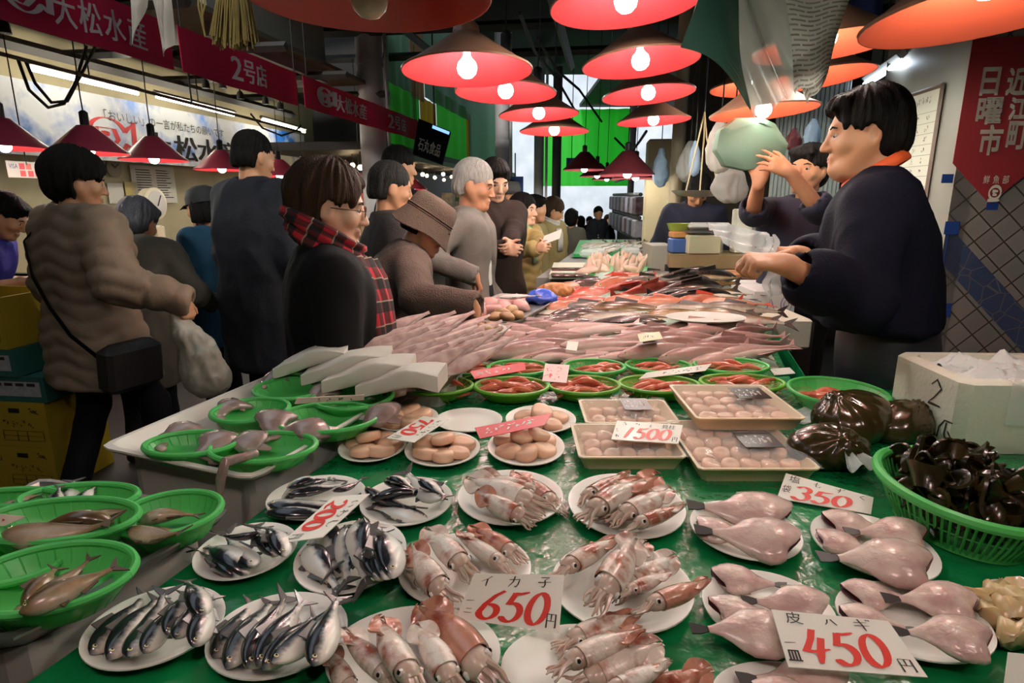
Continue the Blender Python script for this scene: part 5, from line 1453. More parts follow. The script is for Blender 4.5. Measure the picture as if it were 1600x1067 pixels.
open_tray('serving_tray', 'stainless tray of green fish baskets at the lower left corner', TL, .905, m=M_METAL, floor_to=0, floor_m=mat('stand_pale', '#b9b3a8', .45, col2='#9a948a', nscale=4), group='customer-side trays')

# soft grey-pink fish in baskets on the white tray
M_SOFT = mat('soft_fish', '#9a8880', .22, spec=.6, coat=.6, col2='#6b5850', nscale=26, namt=.85, bump=.25, bscale=50)
def soft_proto(i, L=.17):
    r = random.Random(i); mb = MB(); pts = []; rad = []
    for k in range(17):
        t = k / 16; a = -.6 + 1.7 * t + .2 * i
        pts.append((L * .42 * math.cos(a), L * .34 * math.sin(a), .012 + .014 * math.sin(math.pi * min(1, t * 1.4))))
        rad.append(L * (.03 + .135 * math.sin(math.pi * min(1, .12 + t * .95)) ** 1.2 * (1 - .55 * t)) if t < .93 else L * .05 * (1 - t) / .07 + .003)
    mb.tube(pts, rad, 14, flat=.6, up=(0, 0, 1))
    root = mb.build('soft_fish', M_SOFT, sharp=80)
    for v in root.data.vertices: v.co += Vector((1, 1, .5)) * .009 * noise.noise(v.co * 32 + Vector((i * 5, 0, 0)))
    p = Vector(pts[2]); q = Vector(pts[0]); d = (q - p).normalized()
    for s in (-1, 1):
        mb = MB(); sd = d.cross(Vector((0, 0, 1))) * s
        mb.grid(lambda u, v: p + sd * (L * .10 + u * L * .11) + d * ((v - .5) * L * .10 * (1 - u * .5)) + Vector((0, 0, -.004 * u)), 4, 3, thick=.002)
        mb.build('fin', M_SOFT, root)
    tag(root, 'x', 'fish'); PROTO.append(root); LENS[root.name] = L; return root
SOFT = [soft_proto(i) for i in range(3)]
ZB = .930
for bb, w, items in [((224, 372, 674, 712), 'nearest the white tray\'s left corner', [(.1, .2, 2.4), (.25, -.3, .3)]), ((326, 494, 676, 722), 'nearest the white tray\'s front corner', [(0, .1, 2.9), (.3, -.15, 1.2)]),
                     ((329, 452, 623, 660), 'in the middle of the white tray', [(.1, 0, 2.6)]), ((428, 592, 630, 676), 'at the white tray\'s right edge', [(.0, .1, .2), (.1, -.2, 3.0)]),
                     ((396, 520, 588, 624), 'at the white tray\'s back left', [(.1, 0, .5), (-.2, .2, 2.0)]), ((488, 614, 600, 640), 'at the white tray\'s back right corner', [(.25, 0, 1.0), (.0, -.2, 2.4)])]:
    b = basket('green fish basket ' + w, bb, z=ZB, depth=.038, group='baskets on the white tray')
    for i, (u, v, rz) in enumerate(items):
        o = copy_tree(SOFT[i % 3], None, 'soft fish on the white tray'); o['label'] = ('grey-pink soft fish ' if i == 0 else 'second grey-pink soft fish ') + 'in the basket ' + w
        o.location = (b['c'].x + u * b['rx'], b['c'].y + v * b['ry'], ZB + .012 + .012 * i); o.rotation_euler = (0, .1 * i, rz); k = b['rx'] / .066; o.scale = (k, k * .85, k * .7)
# a tail hanging over the tray's front
mb = MB(); a = G(352, 722, .985); e = G(350, 790, .90)
mb.tube([a + Vector((.03, .06, -.01)), a, a.lerp(e, .3) + Vector((-.002, -.012, 0)), a.lerp(e, .65) + Vector((-.002, -.014, 0)), e + Vector((0, -.012, 0))], [.008, .010, .009, .006, .0015], 10)
tag(mb.build('fish_tail', M_SOFT), 'grey-pink tail hanging down over the white tray\'s front edge', 'fish')

# brown fish in the baskets on the stainless tray
ZL = .915
BL = {}
for bb, w, dz in [((-55, 92, 764, 792), 'at the left edge behind the others', .0), ((28, 216, 756, 800), 'farthest on the stainless tray', .0), ((178, 346, 768, 838), 'at the stainless tray\'s right end', .0), ((-40, 217, 779, 848), 'overlapping the others in the middle', .02), ((-130, 96, 850, 920), 'under the front basket at the left edge', -.004), ((-70, 212, 848, 962), 'nearest in the lower left corner', .016)]:
    BL[w] = basket('green fish basket ' + w, bb, z=ZL + dz, depth=.045, group='baskets on the stainless tray')
def lay_in(w, items, protos):
    b = BL[w]; ob = []
    for i, (h, tl) in enumerate(items):
        z = b['z'] + .03 + .008 * i
        o = lay(protos[i % len(protos)], G(h[0], h[1], z), G(tl[0], tl[1], z + .006), rnd.uniform(60, 110), None, 'brown fish on the stainless tray', k=1.55); ob.append(o)
    ordinals(ob, ('brown fish', 'brown fish'), 'in the basket ' + w)
lay_in('nearest in the lower left corner', [((20, 955), (118, 930)), ((38, 948), (92, 880)), ((55, 935), (148, 872)), ((30, 958), (192, 880))], BRN)
lay_in('overlapping the others in the middle', [((120, 815), (212, 792)), ((178, 812), (40, 822)), ((5, 838), (185, 822))], BRN)
lay_in('at the stainless tray\'s right end', [((190, 842), (300, 826)), ((212, 815), (315, 800)), ((200, 830), (290, 836))], BRN)
lay_in('farthest on the stainless tray', [((100, 792), (115, 748)), ((122, 790), (150, 756)), ((90, 785), (92, 760))], MACK)
lay_in('at the left edge behind the others', [((2, 790), (36, 778)), ((22, 788), (68, 770))], BRN)
lay_in('under the front basket at the left edge', [((-10, 885), (40, 870)), ((0, 895), (45, 882))], MACK)

# ---------------------------------------------------------------- long pink fish on the grey tray
PINK = [mkp('pink_fish', .34, .050, M_PINKF, M_PINKFIN, b, wk=.7, tail=.12, snout=.2, sag=.015) for b in (0, .03, -.04)]
for p in PINK: tag(p, 'x', 'fish')
TSu = (TS[2] - TS[1]).normalized(); TSv = (TS[1] - TS[0]).normalized()
k = 0
PINKT = mkp('cut_fish', .26, .060, mat('fish_pink_pale', '#c9aea4', .3, coat=.3, col2='#94706c', nscale=24, namt=.8), M_PINKFIN, 0, wk=.30, tail=.05, snout=.5, eye=False, dorsal=False, fin=False); tag(PINKT, 'x', 'fish')
for j, (y, xa, xb, n) in enumerate([(575, 610, 745, 4), (562, 600, 770, 5), (548, 590, 760, 6), (535, 585, 765, 6), (522, 625, 775, 5), (512, 650, 760, 4)]):
    for i in range(n):
        px = xa + (xb - xa) * i / (n - 1) + rnd.uniform(-6, 6) - 30; z = .985 + .02 * (1 - abs(i / (n - 1) - .5))
        a = G(px - 25, y + 10, z); 
        b = a + Vector((.155, .10, .055)) * rnd.uniform(.9, 1.15)
        o = lay(PINKT, a, b, rnd.uniform(30, 60), 'long pale pink fish heaped on the grey tray behind the white wrapping', 'pink fish on the grey tray', k=1.0); k += 1
def wrap(label, a, b, w, h):
    """stiff white wrapping folded like a flattened sleeve"""
    a, b = Vector(a), Vector(b); d = (b - a); n = d.cross(Vector((0, 0, 1))).normalized(); mb = MB()
    rings = []
    for i in range(9):
        t = i / 8; ww = w * (.9 + .1 * t); hh_ = h * (.75 + .25 * t); p = a + d * t + Vector((0, 0, .018 * min(1, 2 * t, 3 - 3 * t)))
        ring = []
        for q in range(16):
            an = q * math.pi / 8; cx, sx = math.cos(an), math.sin(an)
            ring.append(p + n * (math.copysign(abs(cx) ** .22, cx) * ww) + Vector((0, 0, math.copysign(abs(sx) ** .3, sx) * hh_ + .003 * math.sin(t * 9 + q))))
        rings.append(ring)
    mb.loft(rings)
    c = sum((r for r in rings[4]), Vector()) / 16; mb.v = [tuple(Vector(v) - c) for v in mb.v]
    o = mb.build('paper_wrapping', mat('wrapping_white', '#dcd4c8', .4, translucent=.2, col2='#cfc4b6', nscale=6, namt=.5), loc=c, sharp=50)
    tag(o, label, 'wrapping', 'white wrappings on the grey tray')
wrap('leftmost white folded wrapping at the grey tray\'s front end', G(436, 578, .985), G(545, 552, 1.03), .055, .022)
wrap('second white folded wrapping from left on the grey tray', G(478, 588, .985), G(610, 560, 1.03), .055, .022)
wrap('third white folded wrapping from left on the grey tray', G(512, 598, .985), G(645, 575, 1.025), .055, .024)
wrap('rightmost white folded wrapping beside the shrimp baskets', G(566, 606, .985), G(692, 590, 1.02), .05, .024)

# ---------------------------------------------------------------- the long fish pile on the green sheet
RED = [mkp('red_fish', .36, .095, M_REDF, M_REDFIN, b, wk=.55, snout=.25) for b in (0, .03)]
DARK = [mkp('dark_fish', .36, .080, M_DARKF, M_DARKFIN, b, wk=.7, snout=.3) for b in (0, .04)]
OLV = [mkp('olive_fish', .34, .070, M_OLIVE, M_DARKFIN, b, wk=.7, snout=.3) for b in (0, -.03)]
ORG = [mkp('orange_fish', .32, .070, M_ORANGE, M_REDFIN, b, wk=.7, snout=.3) for b in (0, .03)]
PAL = [mkp('pale_fish', .36, .062, M_PALEF, M_DARKFIN, b, wk=.5, snout=.2) for b in (0, .03)]
for p in RED + DARK + OLV + ORG + PAL: tag(p, 'x', 'fish')
def pile(px, py, z, L, kind, lb, grp, ang, roll=None, flip=False, k=1.0):
    c = G(px, py, z); a = math.radians(ang)
    d = (TV * math.cos(a) + TU * math.sin(a)) * L / 2 + Vector((0, 0, rnd.uniform(-.008, .008)))
    if flip: d = -d
    lay(rnd.choice(kind), c - d, c + d, rnd.uniform(15, 95) if roll is None else roll, lb, grp, k=k)
# pink slender fish, heads to the lower left
LBP = 'slender pink fish in the wide pile behind the shrimp baskets'
for py, xs, z in [(560, (775, 860, 950, 1045, 1140), .922), (553, (745, 815, 905, 1000, 1095, 1170), .935), (545, (760, 840, 930, 1030, 1120, 1185), .945), (536, (790, 870, 965, 1060, 1150), .95),
                  (527, (800, 885, 985, 1080, 1165), .955), (518, (815, 880, 960, 1040, 1110, 1175), .955), (509, (850, 930, 1100, 1150), .95)]:
    for x in xs: pile(x + rnd.uniform(-12, 12), py, z + rnd.uniform(0, .012), rnd.uniform(.31, .40), PINK, LBP, 'slender pink fish behind the shrimp', rnd.uniform(22, 42), k=1.1)
LB = {'dark': 'dark grey-brown fish in the mixed pile before the vendor', 'red': 'bright red fish in the mixed pile before the vendor', 'olive': 'mottled olive-brown fish in the mixed pile before the vendor', 'orange': 'orange-pink fish in the mixed pile before the vendor', 'pale': 'long pale silvery fish in the mixed pile before the vendor'}
KD = {'dark': DARK, 'red': RED, 'olive': OLV, 'orange': ORG, 'pale': PAL}
MIX = [ # px, py, z, length, kind, angle
    (850, 500, .95, .40, 'dark', 30), (900, 505, .95, .38, 'dark', 20), (960, 505, .955, .42, 'dark', 15), (860, 490, .965, .45, 'pale', 40), (915, 492, .965, .36, 'dark', 35), (985, 496, .965, .46, 'pale', 10), (1030, 502, .955, .36, 'olive', 15),
    (1080, 494, .965, .42, 'olive', 12), (1150, 494, .965, .38, 'olive', 5), (1165, 502, .955, .40, 'pale', 0), (1100, 485, .975, .48, 'pale', 12), (1160, 484, .975, .40, 'pale', 4), (990, 484, .975, .42, 'olive', 15), (930, 482, .975, .40, 'pale', 25),
    (870, 470, .98, .34, 'red', 50), (895, 478, .98, .34, 'orange', 45), (925, 470, .99, .36, 'red', 45), (1000, 474, .985, .42, 'orange', 30), (1050, 474, .985, .40, 'orange', 25), (1110, 472, .985, .36, 'orange', 22), (1150, 474, .985, .34, 'orange', 10),
    (885, 460, .995, .34, 'orange', 50), (930, 458, .995, .40, 'red', 48), (965, 452, 1.0, .46, 'red', 48), (1000, 456, 1.0, .44, 'red', 45), (1040, 462, .995, .42, 'dark', 35), (1075, 464, .995, .46, 'dark', 30), (1125, 464, .995, .36, 'pale', 10),
    (1025, 450, 1.005, .44, 'dark', 40), (1065, 452, 1.01, .48, 'dark', 38), (1100, 456, 1.005, .42, 'olive', 30), (1130, 458, 1.0, .38, 'pale', 5), (900, 448, 1.0, .36, 'orange', 55), (935, 444, 1.005, .40, 'dark', 50), (980, 442, 1.01, .44, 'orange', 50),
    (1020, 440, 1.01, .44, 'pale', 45), (1060, 442, 1.015, .46, 'dark', 40), (1105, 444, 1.01, .40, 'olive', 25), (1000, 436, 1.01, .42, 'orange', 50), (1050, 434, 1.015, .46, 'dark', 40), (1095, 432, 1.015, .42, 'dark', 25), (1030, 430, 1.01, .40, 'pale', 40), (1080, 426, 1.01, .42, 'dark', 30), (1115, 436, 1.01, .40, 'olive', 15), (960, 432, 1.0, .38, 'red', 50)]
for px, py, z, L, kk, ang in MIX: pile(px, py, z - .015, L, KD[kk], LB[kk], 'mixed pile, ' + kk + ' fish', ang + rnd.uniform(-5, 5), flip=kk in ('red', 'dark') and px > 950, k=1.0)
mb = MB(); p = G(1102, 500, .975); mb.lathe([(.001, .004), (.10, .005), (.155, .014), (.15, .010), (.10, 0), (.001, 0)], 36, sx=1.0, sy=.7)
o = mb.build('plate', M_PLATE, loc=p); tag(o, 'empty white plate lying on the fish pile before the vendor', 'plate', 'white plates on the green sheet')
# crushed ice mound the pile lies on
mb = MB()
mb.grid(lambda u, v: TT(1.78 + v * 2.05, .06 + u * .96) + Vector((0, 0, .004 + (.018 + .075 * min(1, v * 1.7)) * min(1, 6 * min(u, 1 - u)) * min(1, 5 * min(v, 1 - v)) + .006 * noise.noise(Vector((u * 20, v * 40, 0))))), 30, 60)
tag(mb.build('crushed_ice', mat('ice_under', '#9fb0a0', .3, col2='#3d6a4c', nscale=9, namt=.8)), 'thin bed of crushed ice under the mixed fish pile', 'ice', kind='stuff')

# small trays by the leaning customer: pink roe-like pieces, crab, blue wrap, orange net
TZ = .99
tb = [G(688, 502, TZ), G(808, 503, TZ), G(880, 462, TZ), G(780, 458, TZ)]
open_tray('serving_tray', 'shallow tray of pink fish pieces under the leaning customer\'s hand', tb, TZ - .02, m=M_METAL, floor_to=0, group='customer-side trays')
def chunk(i, m, s):
    mb = MB(); r = random.Random(i)
    Fd = None
    mb.ball((0, 0, 0), (s, s * .8, s * .6), 12, 8)
    o = mb.build('fish_piece', m, sharp=80)
    for v in o.data.vertices: v.co *= 1 + .35 * noise.noise(v.co * (1.6 / s) + Vector((i, 0, 0)))
    tag(o, 'x', 'fish piece'); PROTO.append(o); return o
CH = [chunk(i, mat('roe_pink', '#dfa9a2', .25, coat=.5, sss=.15, col2='#c98680', nscale=20, namt=.6), .045) for i in range(3)]
for i, (px, py) in enumerate([(705, 494), (725, 490), (745, 480), (765, 474), (785, 472), (805, 470), (815, 478), (770, 484), (750, 490), (790, 482), (730, 498)]):
    o = copy_tree(CH[i % 3], 'pink fish roe lump on the tray by the leaning customer', 'pink roe lumps on the small tray'); o.location = G(px, py, TZ + .005); o.rotation_euler = (rnd.uniform(0, 1), 0, rnd.uniform(0, 6))
CB = [chunk(i + 7, mat('crab_brown', '#8a6844', .35, col2='#c9a070', nscale=18, namt=.7), .032) for i in range(2)]
for i, (px, py) in enumerate([(785, 488), (798, 484), (808, 492), (792, 495), (775, 494)]):
    o = copy_tree(CB[i % 2], 'brown crab lump among the pink roe on the small tray', 'brown lumps on the small tray'); o.location = G(px, py, TZ + .012); o['category'] = 'crab'; o.rotation_euler = (0, 0, i)
b = plate('small white dish of brown bits on the grey tray\'s far end', (732, 792, 505, 522), z=1.0)
for i, (px, py) in enumerate([(750, 510), (765, 508), (775, 512), (760, 514)]):
    o = copy_tree(CB[i % 2], 'brown bit on the small white dish', 'brown bits on the small dish'); o.location = G(px, py, 1.02); o['category'] = 'crab'; o.scale = (.7, .7, .7)
mb = MB(); Fd = Field((-.1, -.1, -.07), (.1, .1, .07), .007); Fd.ell((0, 0, 0), (.075, .055, .035), None, .02); V, Q = Fd.mesh(1); V = wrinkle(V, Q, .012, 18)
o = raw_object('plastic_bundle', V, Q, mat('wrap_blue', '#2f52b8', .25, coat=.5)); o.location = G(848, 465, 1.0); tag(o, 'blue crumpled plastic bundle behind the pink fish pieces', 'bundle')
mb = MB(); Fd = Field((-.12, -.1, -.07), (.12, .1, .07), .008); Fd.ell((0, 0, 0), (.09, .06, .04), None, .02); V, Q = Fd.mesh(1); V = wrinkle(V, Q, .008, 30)
o = raw_object('netted_bag', V, Q, mat('net_orange', '#b8763a', .5, col2='#7d4a22', nscale=60, namt=.8)); o.location = G(868, 455, 1.0); tag(o, 'orange netted bag left of the red fish', 'bag')
o = lay(SARD[0], G(778, 464, 1.03), G(845, 462, 1.03), 90, 'single silver fish lying on blue wrap behind the roe tray', None)
# ---------------------------------------------------------------- price cards
INK = mat('ink_black', '#2a251f', .6)
REDINK = mat('ink_red', '#d63426', .5)
M_CARD = mat('card_white', '#ece5d8', .35, coat=.3)
M_CARDP = mat('card_pink', '#e6c4bd', .4)
M_REDST = mat('strip_red', '#c9242a', .35, coat=.3)
def card(label, px, zs, m=M_CARD, name='price_card', cat='price card', group=None, th=.0015):
    """px: bl, br, tr, tl as its reader sees them; zs the height of each"""
    s = Sheet(*[G(p[0], p[1], z) for p, z in zip(px, zs)])
    if s.n.z < 0 and False: pass
    c = sum(s.c, Vector()) / 4
    t = thing(name, label, cat, c, 0, group)
    s.c = [p - c for p in s.c]
    mb = MB(); s.slab(mb, th); mb.build('card', m, t, smooth=False)
    return s, t
def ink(s, t, items, m, name):
    mb = MB()
    for it in items:
        if it[0] == 'd': V, Fa = dabs2d(*it[1:]); s.flat(mb, V, Fa, .0009)
        elif it[0] == 'b': s.brush(mb, it[1], it[2], it[3], it[4], it[5], it[6], slant=it[7] if len(it) > 7 else 0, off=.0009)
        else: s.text(mb, it[1], it[2], it[3], it[4], it[5], off=.0009, bold=it[6] if len(it) > 6 else 0)
    return mb.build(name, m, t, smooth=False)
s, t = card('white price card 650 leaning between the squid plates', [(712, 966), (873, 989), (882, 898), (741, 896)], [.935, .935, .985, .985])
ink(s, t, [('b', 'イ', .10, .74, .16, .22, .018), ('b', 'カ', .40, .74, .16, .22, .018), ('b', '子', .72, .76, .17, .20, .018), ('b', '一', .03, .36, .10, .12, .018), ('b', '二', .05, .14, .09, .14, .016), ('b', '円', .86, .06, .12, .26, .016)], INK, 'lettering')
ink(s, t, [('b', '650', .17, .08, .70, .58, .075, .25)], REDINK, 'price')
s, t = card('white price card 450 lying on the filefish plates', [(1232, 1042), (1450, 1058), (1388, 970), (1205, 952)], [.945, .945, .965, .965])
ink(s, t, [('t', '皮', .10, .76, .14, .22), ('b', 'ハ', .42, .78, .12, .15, .016), ('b', 'ギ', .66, .74, .18, .22, .016), ('b', '一', .02, .36, .11, .10, .018), ('t', '皿', .02, .10, .10, .18, .006), ('b', '円', .84, .05, .13, .24, .015)], INK, 'lettering')
ink(s, t, [('b', '450', .16, .10, .66, .58, .072, .2)], REDINK, 'price')
s, t = card('white price card 200 turned upside down over the sardine plates', [(520, 776), (439, 848), (504, 839), (578, 771)], [.955, .945, .945, .955])
ink(s, t, [('b', 'いわし', .15, .72, .66, .22, .02), ('b', '円', .86, .10, .11, .3, .016)], INK, 'lettering')
ink(s, t, [('b', '200', .12, .12, .68, .50, .09, .1)], REDINK, 'price')
s, t = card('white price card 750 turned upside down over the scallop plates', [(661, 650), (604, 684), (647, 691), (701, 655)], [.955, .95, .95, .955])
ink(s, t, [('d', 6, .10, .74, .74, .20, .022, 3), ('b', '円', .86, .10, .11, .3, .016)], INK, 'lettering')
ink(s, t, [('b', '750', .12, .12, .68, .52, .09, .1)], REDINK, 'price')
s, t = card('white price card 1500 lying on the wrapped scallop tray', [(955, 686), (1060, 693), (1067, 664), (964, 657)], [.952, .952, .955, .955])
ink(s, t, [('d', 1, .08, .72, .10, .22, .014, 5), ('d', 1, .30, .74, .10, .16, .014, 6), ('d', 1, .52, .74, .06, .16, .014, 7), ('t', '貝柱', .70, .70, .20, .22), ('d', 1, .03, .40, .09, .16, .014, 8), ('d', 1, .04, .12, .09, .16, .014, 9), ('b', '円', .89, .06, .09, .24, .013)], INK, 'lettering')
ink(s, t, [('b', '1500', .14, .10, .72, .56, .065, .2)], REDINK, 'price')
s, t = card('white price card 350 in front of the seaweed bags', [(1214, 778), (1361, 803), (1365, 777), (1228, 739)], [.905, .91, .925, .925])
ink(s, t, [('t', '塩', .06, .70, .13, .26), ('b', 'も', .34, .72, .11, .22, .014), ('b', 'ず', .58, .72, .13, .22, .014), ('b', 'く', .84, .66, .10, .24, .014), ('t', '袋', .02, .26, .10, .28)], INK, 'lettering')
ink(s, t, [('b', '350', .15, .06, .64, .56, .07, .15)], REDINK, 'price')
s, t = card('small pink price card stuck in the shrimp baskets', [(847, 595), (885, 598), (890, 570), (852, 568)], [.945, .945, .965, .965], M_CARDP)
ink(s, t, [('d', 2, .16, .12, .6, .32, .05, 2), ('d', 2, .1, .55, .7, .3, .03, 4)], REDINK, 'price')
s, t = card('long narrow white sign across the shrimp baskets', [(998, 592), (1102, 579), (1112, 568), (1010, 582)], [.945, .95, .962, .956])
ink(s, t, [('d', 6, .3, .2, .6, .5, .02, 11)], INK, 'lettering')
s, t = card('upper red strip with white writing over the shrimp baskets', [(742, 592), (822, 578), (819, 566), (734, 580)], [.945, .95, .962, .956], M_REDST, 'red_strip', 'sign')
ink(s, t, [('d', 5, .12, .25, .68, .5, .03, 12)], M_WHITE, 'lettering')
s, t = card('lower red strip with white writing over the scallop plates', [(750, 685), (850, 664), (863, 645), (742, 668)], [.955, .955, .965, .965], M_REDST, 'red_strip', 'sign')
ink(s, t, [('d', 5, .1, .28, .72, .46, .035, 13)], M_WHITE, 'lettering')
s, t = card('narrow pale card across the back baskets of the white tray', [(460, 631), (569, 625), (569, 617), (464, 622)], [.985, .985, 1.0, 1.0], M_CARDP)
ink(s, t, [('d', 4, .3, .2, .6, .6, .02, 14)], INK, 'lettering')
s, t = card('pink price card at the left edge over the brown fish baskets', [(-45, 818), (6, 822), (41, 807), (-10, 802)], [.975, .975, .99, .99], M_CARDP)
ink(s, t, [('d', 2, .15, .15, .6, .5, .06, 15)], REDINK, 'price')
card('blank white card on the sheet right of the shrimp baskets', [(1210, 586), (1243, 583), (1234, 574), (1203, 576)], [.905, .905, .906, .906])
s, t = card('yellowish note lying on the slender pink fish', [(1000, 534), (1036, 529), (1030, 518), (996, 522)], [1.0, 1.0, 1.005, 1.005], mat('card_yellowish', '#cfc9a4', .5))
ink(s, t, [('d', 3, .2, .3, .5, .4, .03, 16)], INK, 'lettering')
s, t = card('small white note on the pink fish left of the yellowish one', [(884, 546), (901, 548), (904, 534), (887, 533)], [.985, .985, .995, .995])
s, t = card('blank white card at the lower right corner', [(1568, 1080), (1660, 1090), (1650, 1026), (1576, 1019)], [.925, .925, .955, .955])
# ---------------------------------------------------------------- the people
NAVY = mat('cloth_navy', '#0f111f', .85, spec=.12, col2='#0b0c17', nscale=6, bump=.25, bscale=160)
NAVY2 = mat('cloth_navy_worker', '#111629', .85, col2='#10152a', nscale=6)
BLACKC = mat('cloth_black', '#0f0f10', .85, spec=.12, col2='#171617', nscale=6)
DGREY = mat('cloth_darkgrey', '#3b3836', .85, spec=.12, col2='#2e2b2a', nscale=5, bump=.3, bscale=120)
GREY = mat('cloth_grey', '#726e67', .85, spec=.12, col2='#56534e', nscale=5, bump=.25, bscale=140)
WOOL = mat('cloth_wool', '#64584f', .95, spec=.12, col2='#4a3f39', nscale=10, bump=.6, bscale=200)
TAUPE = mat('cloth_taupe', '#917b68', .6, spec=.12, col2='#75614f', nscale=4, bump=.2, bscale=40)
TANP = mat('cloth_tan', '#a58d5c', .6, spec=.12, col2='#8e7748', nscale=4)
OLIVE = mat('cloth_olive', '#8a7a52', .7, spec=.12, col2='#776843', nscale=4)
COATN = mat('cloth_coat_navy', '#10131c', .8, col2='#151923', nscale=4, bump=.2, bscale=90)
BGREY = mat('cloth_browngrey', '#5e584e', .8, spec=.12, col2='#3e3a33', nscale=4)
BROWNC = mat('cloth_darkbrown', '#2f2723', .85, spec=.12, col2='#241d1a', nscale=4)
TEAL = mat('cloth_teal', '#1d3d52', .7, spec=.12)
PURP = mat('cloth_purple', '#3a3590', .7, spec=.12, col2='#2c2874', nscale=4)
PANTS = mat('cloth_trousers', '#17171a', .8, spec=.12)
PANTSW = mat('apron_vinyl', '#23262c', .35, col2='#1a1c20', nscale=5)
WHITEC = mat('cloth_white', '#d9d6d0', .8, spec=.12)
ORANGE = mat('collar_orange', '#d2521f', .7)
hr = lambda m, st='short', **k: dict(m=m, style=st, **k)
# vendor
VEN = person('stall vendor in a navy jacket with orange collar leaning over with a plastic bag', 0, 0, 58, H=1.76, hd=P(1350, 212, 1.86), floor=.04, q=2, skin=mat('skin_vendor', '#c08a66', .45, col2='#ab7052', nscale=8, namt=.5, sss=.08), jacket=NAVY, trousers=PANTSW,
             hair=hr(HAIRB, 'fringe', vol=.012, rough=.010, nape=-.078, line=.080), head=(14, 4, 0), lean=7, bow=6, belly=.055, fat=.009, age=1, wid=1.12, sleeve=.62, hem=1.02, jt=.022, collar_mat=ORANGE, hs=1.04,
             Lh=dict(W=P(1222, 412, 1.62), Dd=(-1, .05, .10), Dn=(.1, .3, -1), Dp=(.3, -.3, -1), curl=(62, 78, 55), thumb=(.3, -.1, -.3), spread=2),
             Rh=dict(W=P(1245, 398, 1.85), Dd=(-1, .1, .1), Dn=(0, -.3, -1), Dp=(.6, .6, -.6), curl=(40, 55, 40)), seed=3, wr=.010)
# badge on the vendor's chest and a white pocket zip
# second fishmonger lifting a green bag
QM = person('fishmonger in navy holding a pale green bag up with both hands', 0, 0, 138, H=1.70, hd=P(1262, 268, 3.05), q=1, skin=SKIN, jacket=NAVY2, trousers=PANTS, hair=hr(HAIRB, 'fringe', vol=.012), head=(-8, -4, 0), sleeve=.15, hem=.88,
            Lh=dict(W=P(1232, 268, 2.72), Dd=(-.95, .0, .45), Dn=(-.2, .9, -.2), Dp=(.5, -.3, -1), curl=(12, 22, 15), spread=9), Rh=dict(W=P(1186, 284, 2.78), Dd=(.25, .1, 1), Dn=(.3, .9, .1), Dp=(-.8, -.2, -1), curl=(45, 55, 30)), seed=5)
RW = person('bowed worker in a navy shirt behind the far counter', 0, 0, 175, H=1.66, hd=P(1090, 297, 4.6), q=1, jacket=NAVY2, trousers=PANTS, hair=hr(HAIRB, 'thick'), head=(0, 48, 0), lean=8, bow=8, seed=6, hem=.88)
# customers along the stall
FW = person('woman with glasses, brown short hair and a red tartan scarf over a black coat', 0, 0, -66, H=1.55, hd=P(516, 326, 1.84), q=2, skin=SKINP, jacket=BLACKC, trousers=PANTS, hair=hr(HAIRBR, 'woman', vol=.020, rough=.012, nape=-.10, line=.082), head=(-8, 8, 0), hs=1.02, glasses=True,
            hem=.55, wid=1.08, flare=.02, jt=.020, Lh=dict(w=(-.22, .12, .78), hidden=True), Rh=dict(w=(.24, .10, .78), hidden=True), seed=8, age=1)
GM = person('man with grizzled black hair in a dark grey coat behind the scarf woman', 0, 0, -62, H=1.66, hd=P(612, 296, 3.15), q=1, jacket=DGREY, trousers=PANTS, hair=hr(HAIRS, 'short', vol=.008), head=(-6, 10, 0), hem=.55, hs=1.04, seed=9, age=1)
G2 = person('dark-haired person mostly hidden behind the man with grizzled hair', 0, 0, -60, H=1.70, hd=P(626, 262, 4.0), q=1, jacket=BLACKC, trousers=PANTS, hair=hr(HAIRB, 'short'), head=(0, 5, 0), hem=.55, seed=10)
HP = person('leaning person in a bucket hat and brown-grey wool coat reaching into a tray', 0, 0, -72, H=1.58, hd=P(668, 356, 2.62), q=1, skin=SKIN, jacket=WOOL, trousers=PANTS, hair=hr(HAIRB, 'short', vol=.001, rough=.002), head=(-4, 34, 0), lean=10, bow=22, wid=1.05, jt=.024, hem=.60,
            Rh=dict(W=G(738, 478, 1.06), Dd=(.4, .2, -1), Dn=(-.6, .3, -.4), curl=(25, 35, 25), pole=(.8, -.5, -.4)), Lh=dict(w=(-.2, .30, .95), hidden=True), seed=11)
JW = person('white-haired man in a grey blazer over a white shirt', 0, 0, -98, H=1.66, hd=P(742, 291, 3.3), q=1, skin=mat('skin_ruddy', '#bb8160', .5, col2='#a86a4c', nscale=9, sss=.06), jacket=GREY, shirt=WHITEC, trousers=PANTS, hair=hr(HAIRG, 'short', vol=.009), head=(-4, 12, 0), hs=1.06, openf=.085,
            hem=.72, fat=.006, age=1, Rh=dict(W=P(741, 430, 3.1), Dd=(.35, .1, -.9), Dn=(-.7, -.2, .1), curl=(45, 55, 40)), Lh=dict(w=(-.24, .1, .85), hidden=True), seed=12, collar=True)
KM = person('man in a dark brown coat with hands together, right of the white-haired man', 0, 0, -150, H=1.70, hd=P(774, 284, 3.9), q=1, skin=SKINP, jacket=BROWNC, trousers=PANTS, hair=hr(HAIRB, 'thick'), head=(-8, 20, 0), hs=1.06, hem=.60,
            Lh=dict(W=P(796, 384, 3.6), curl=(50, 60, 40)), Rh=dict(W=P(788, 390, 3.6), curl=(50, 60, 40)), seed=13)
K2 = person('person in a grey cap behind the tan puffer woman', 0, 0, -100, H=1.62, hd=P(797, 306, 5.2), q=0, jacket=COATN, trousers=PANTS, hair=hr(HAIRB, 'short'), seed=14, hem=.6)
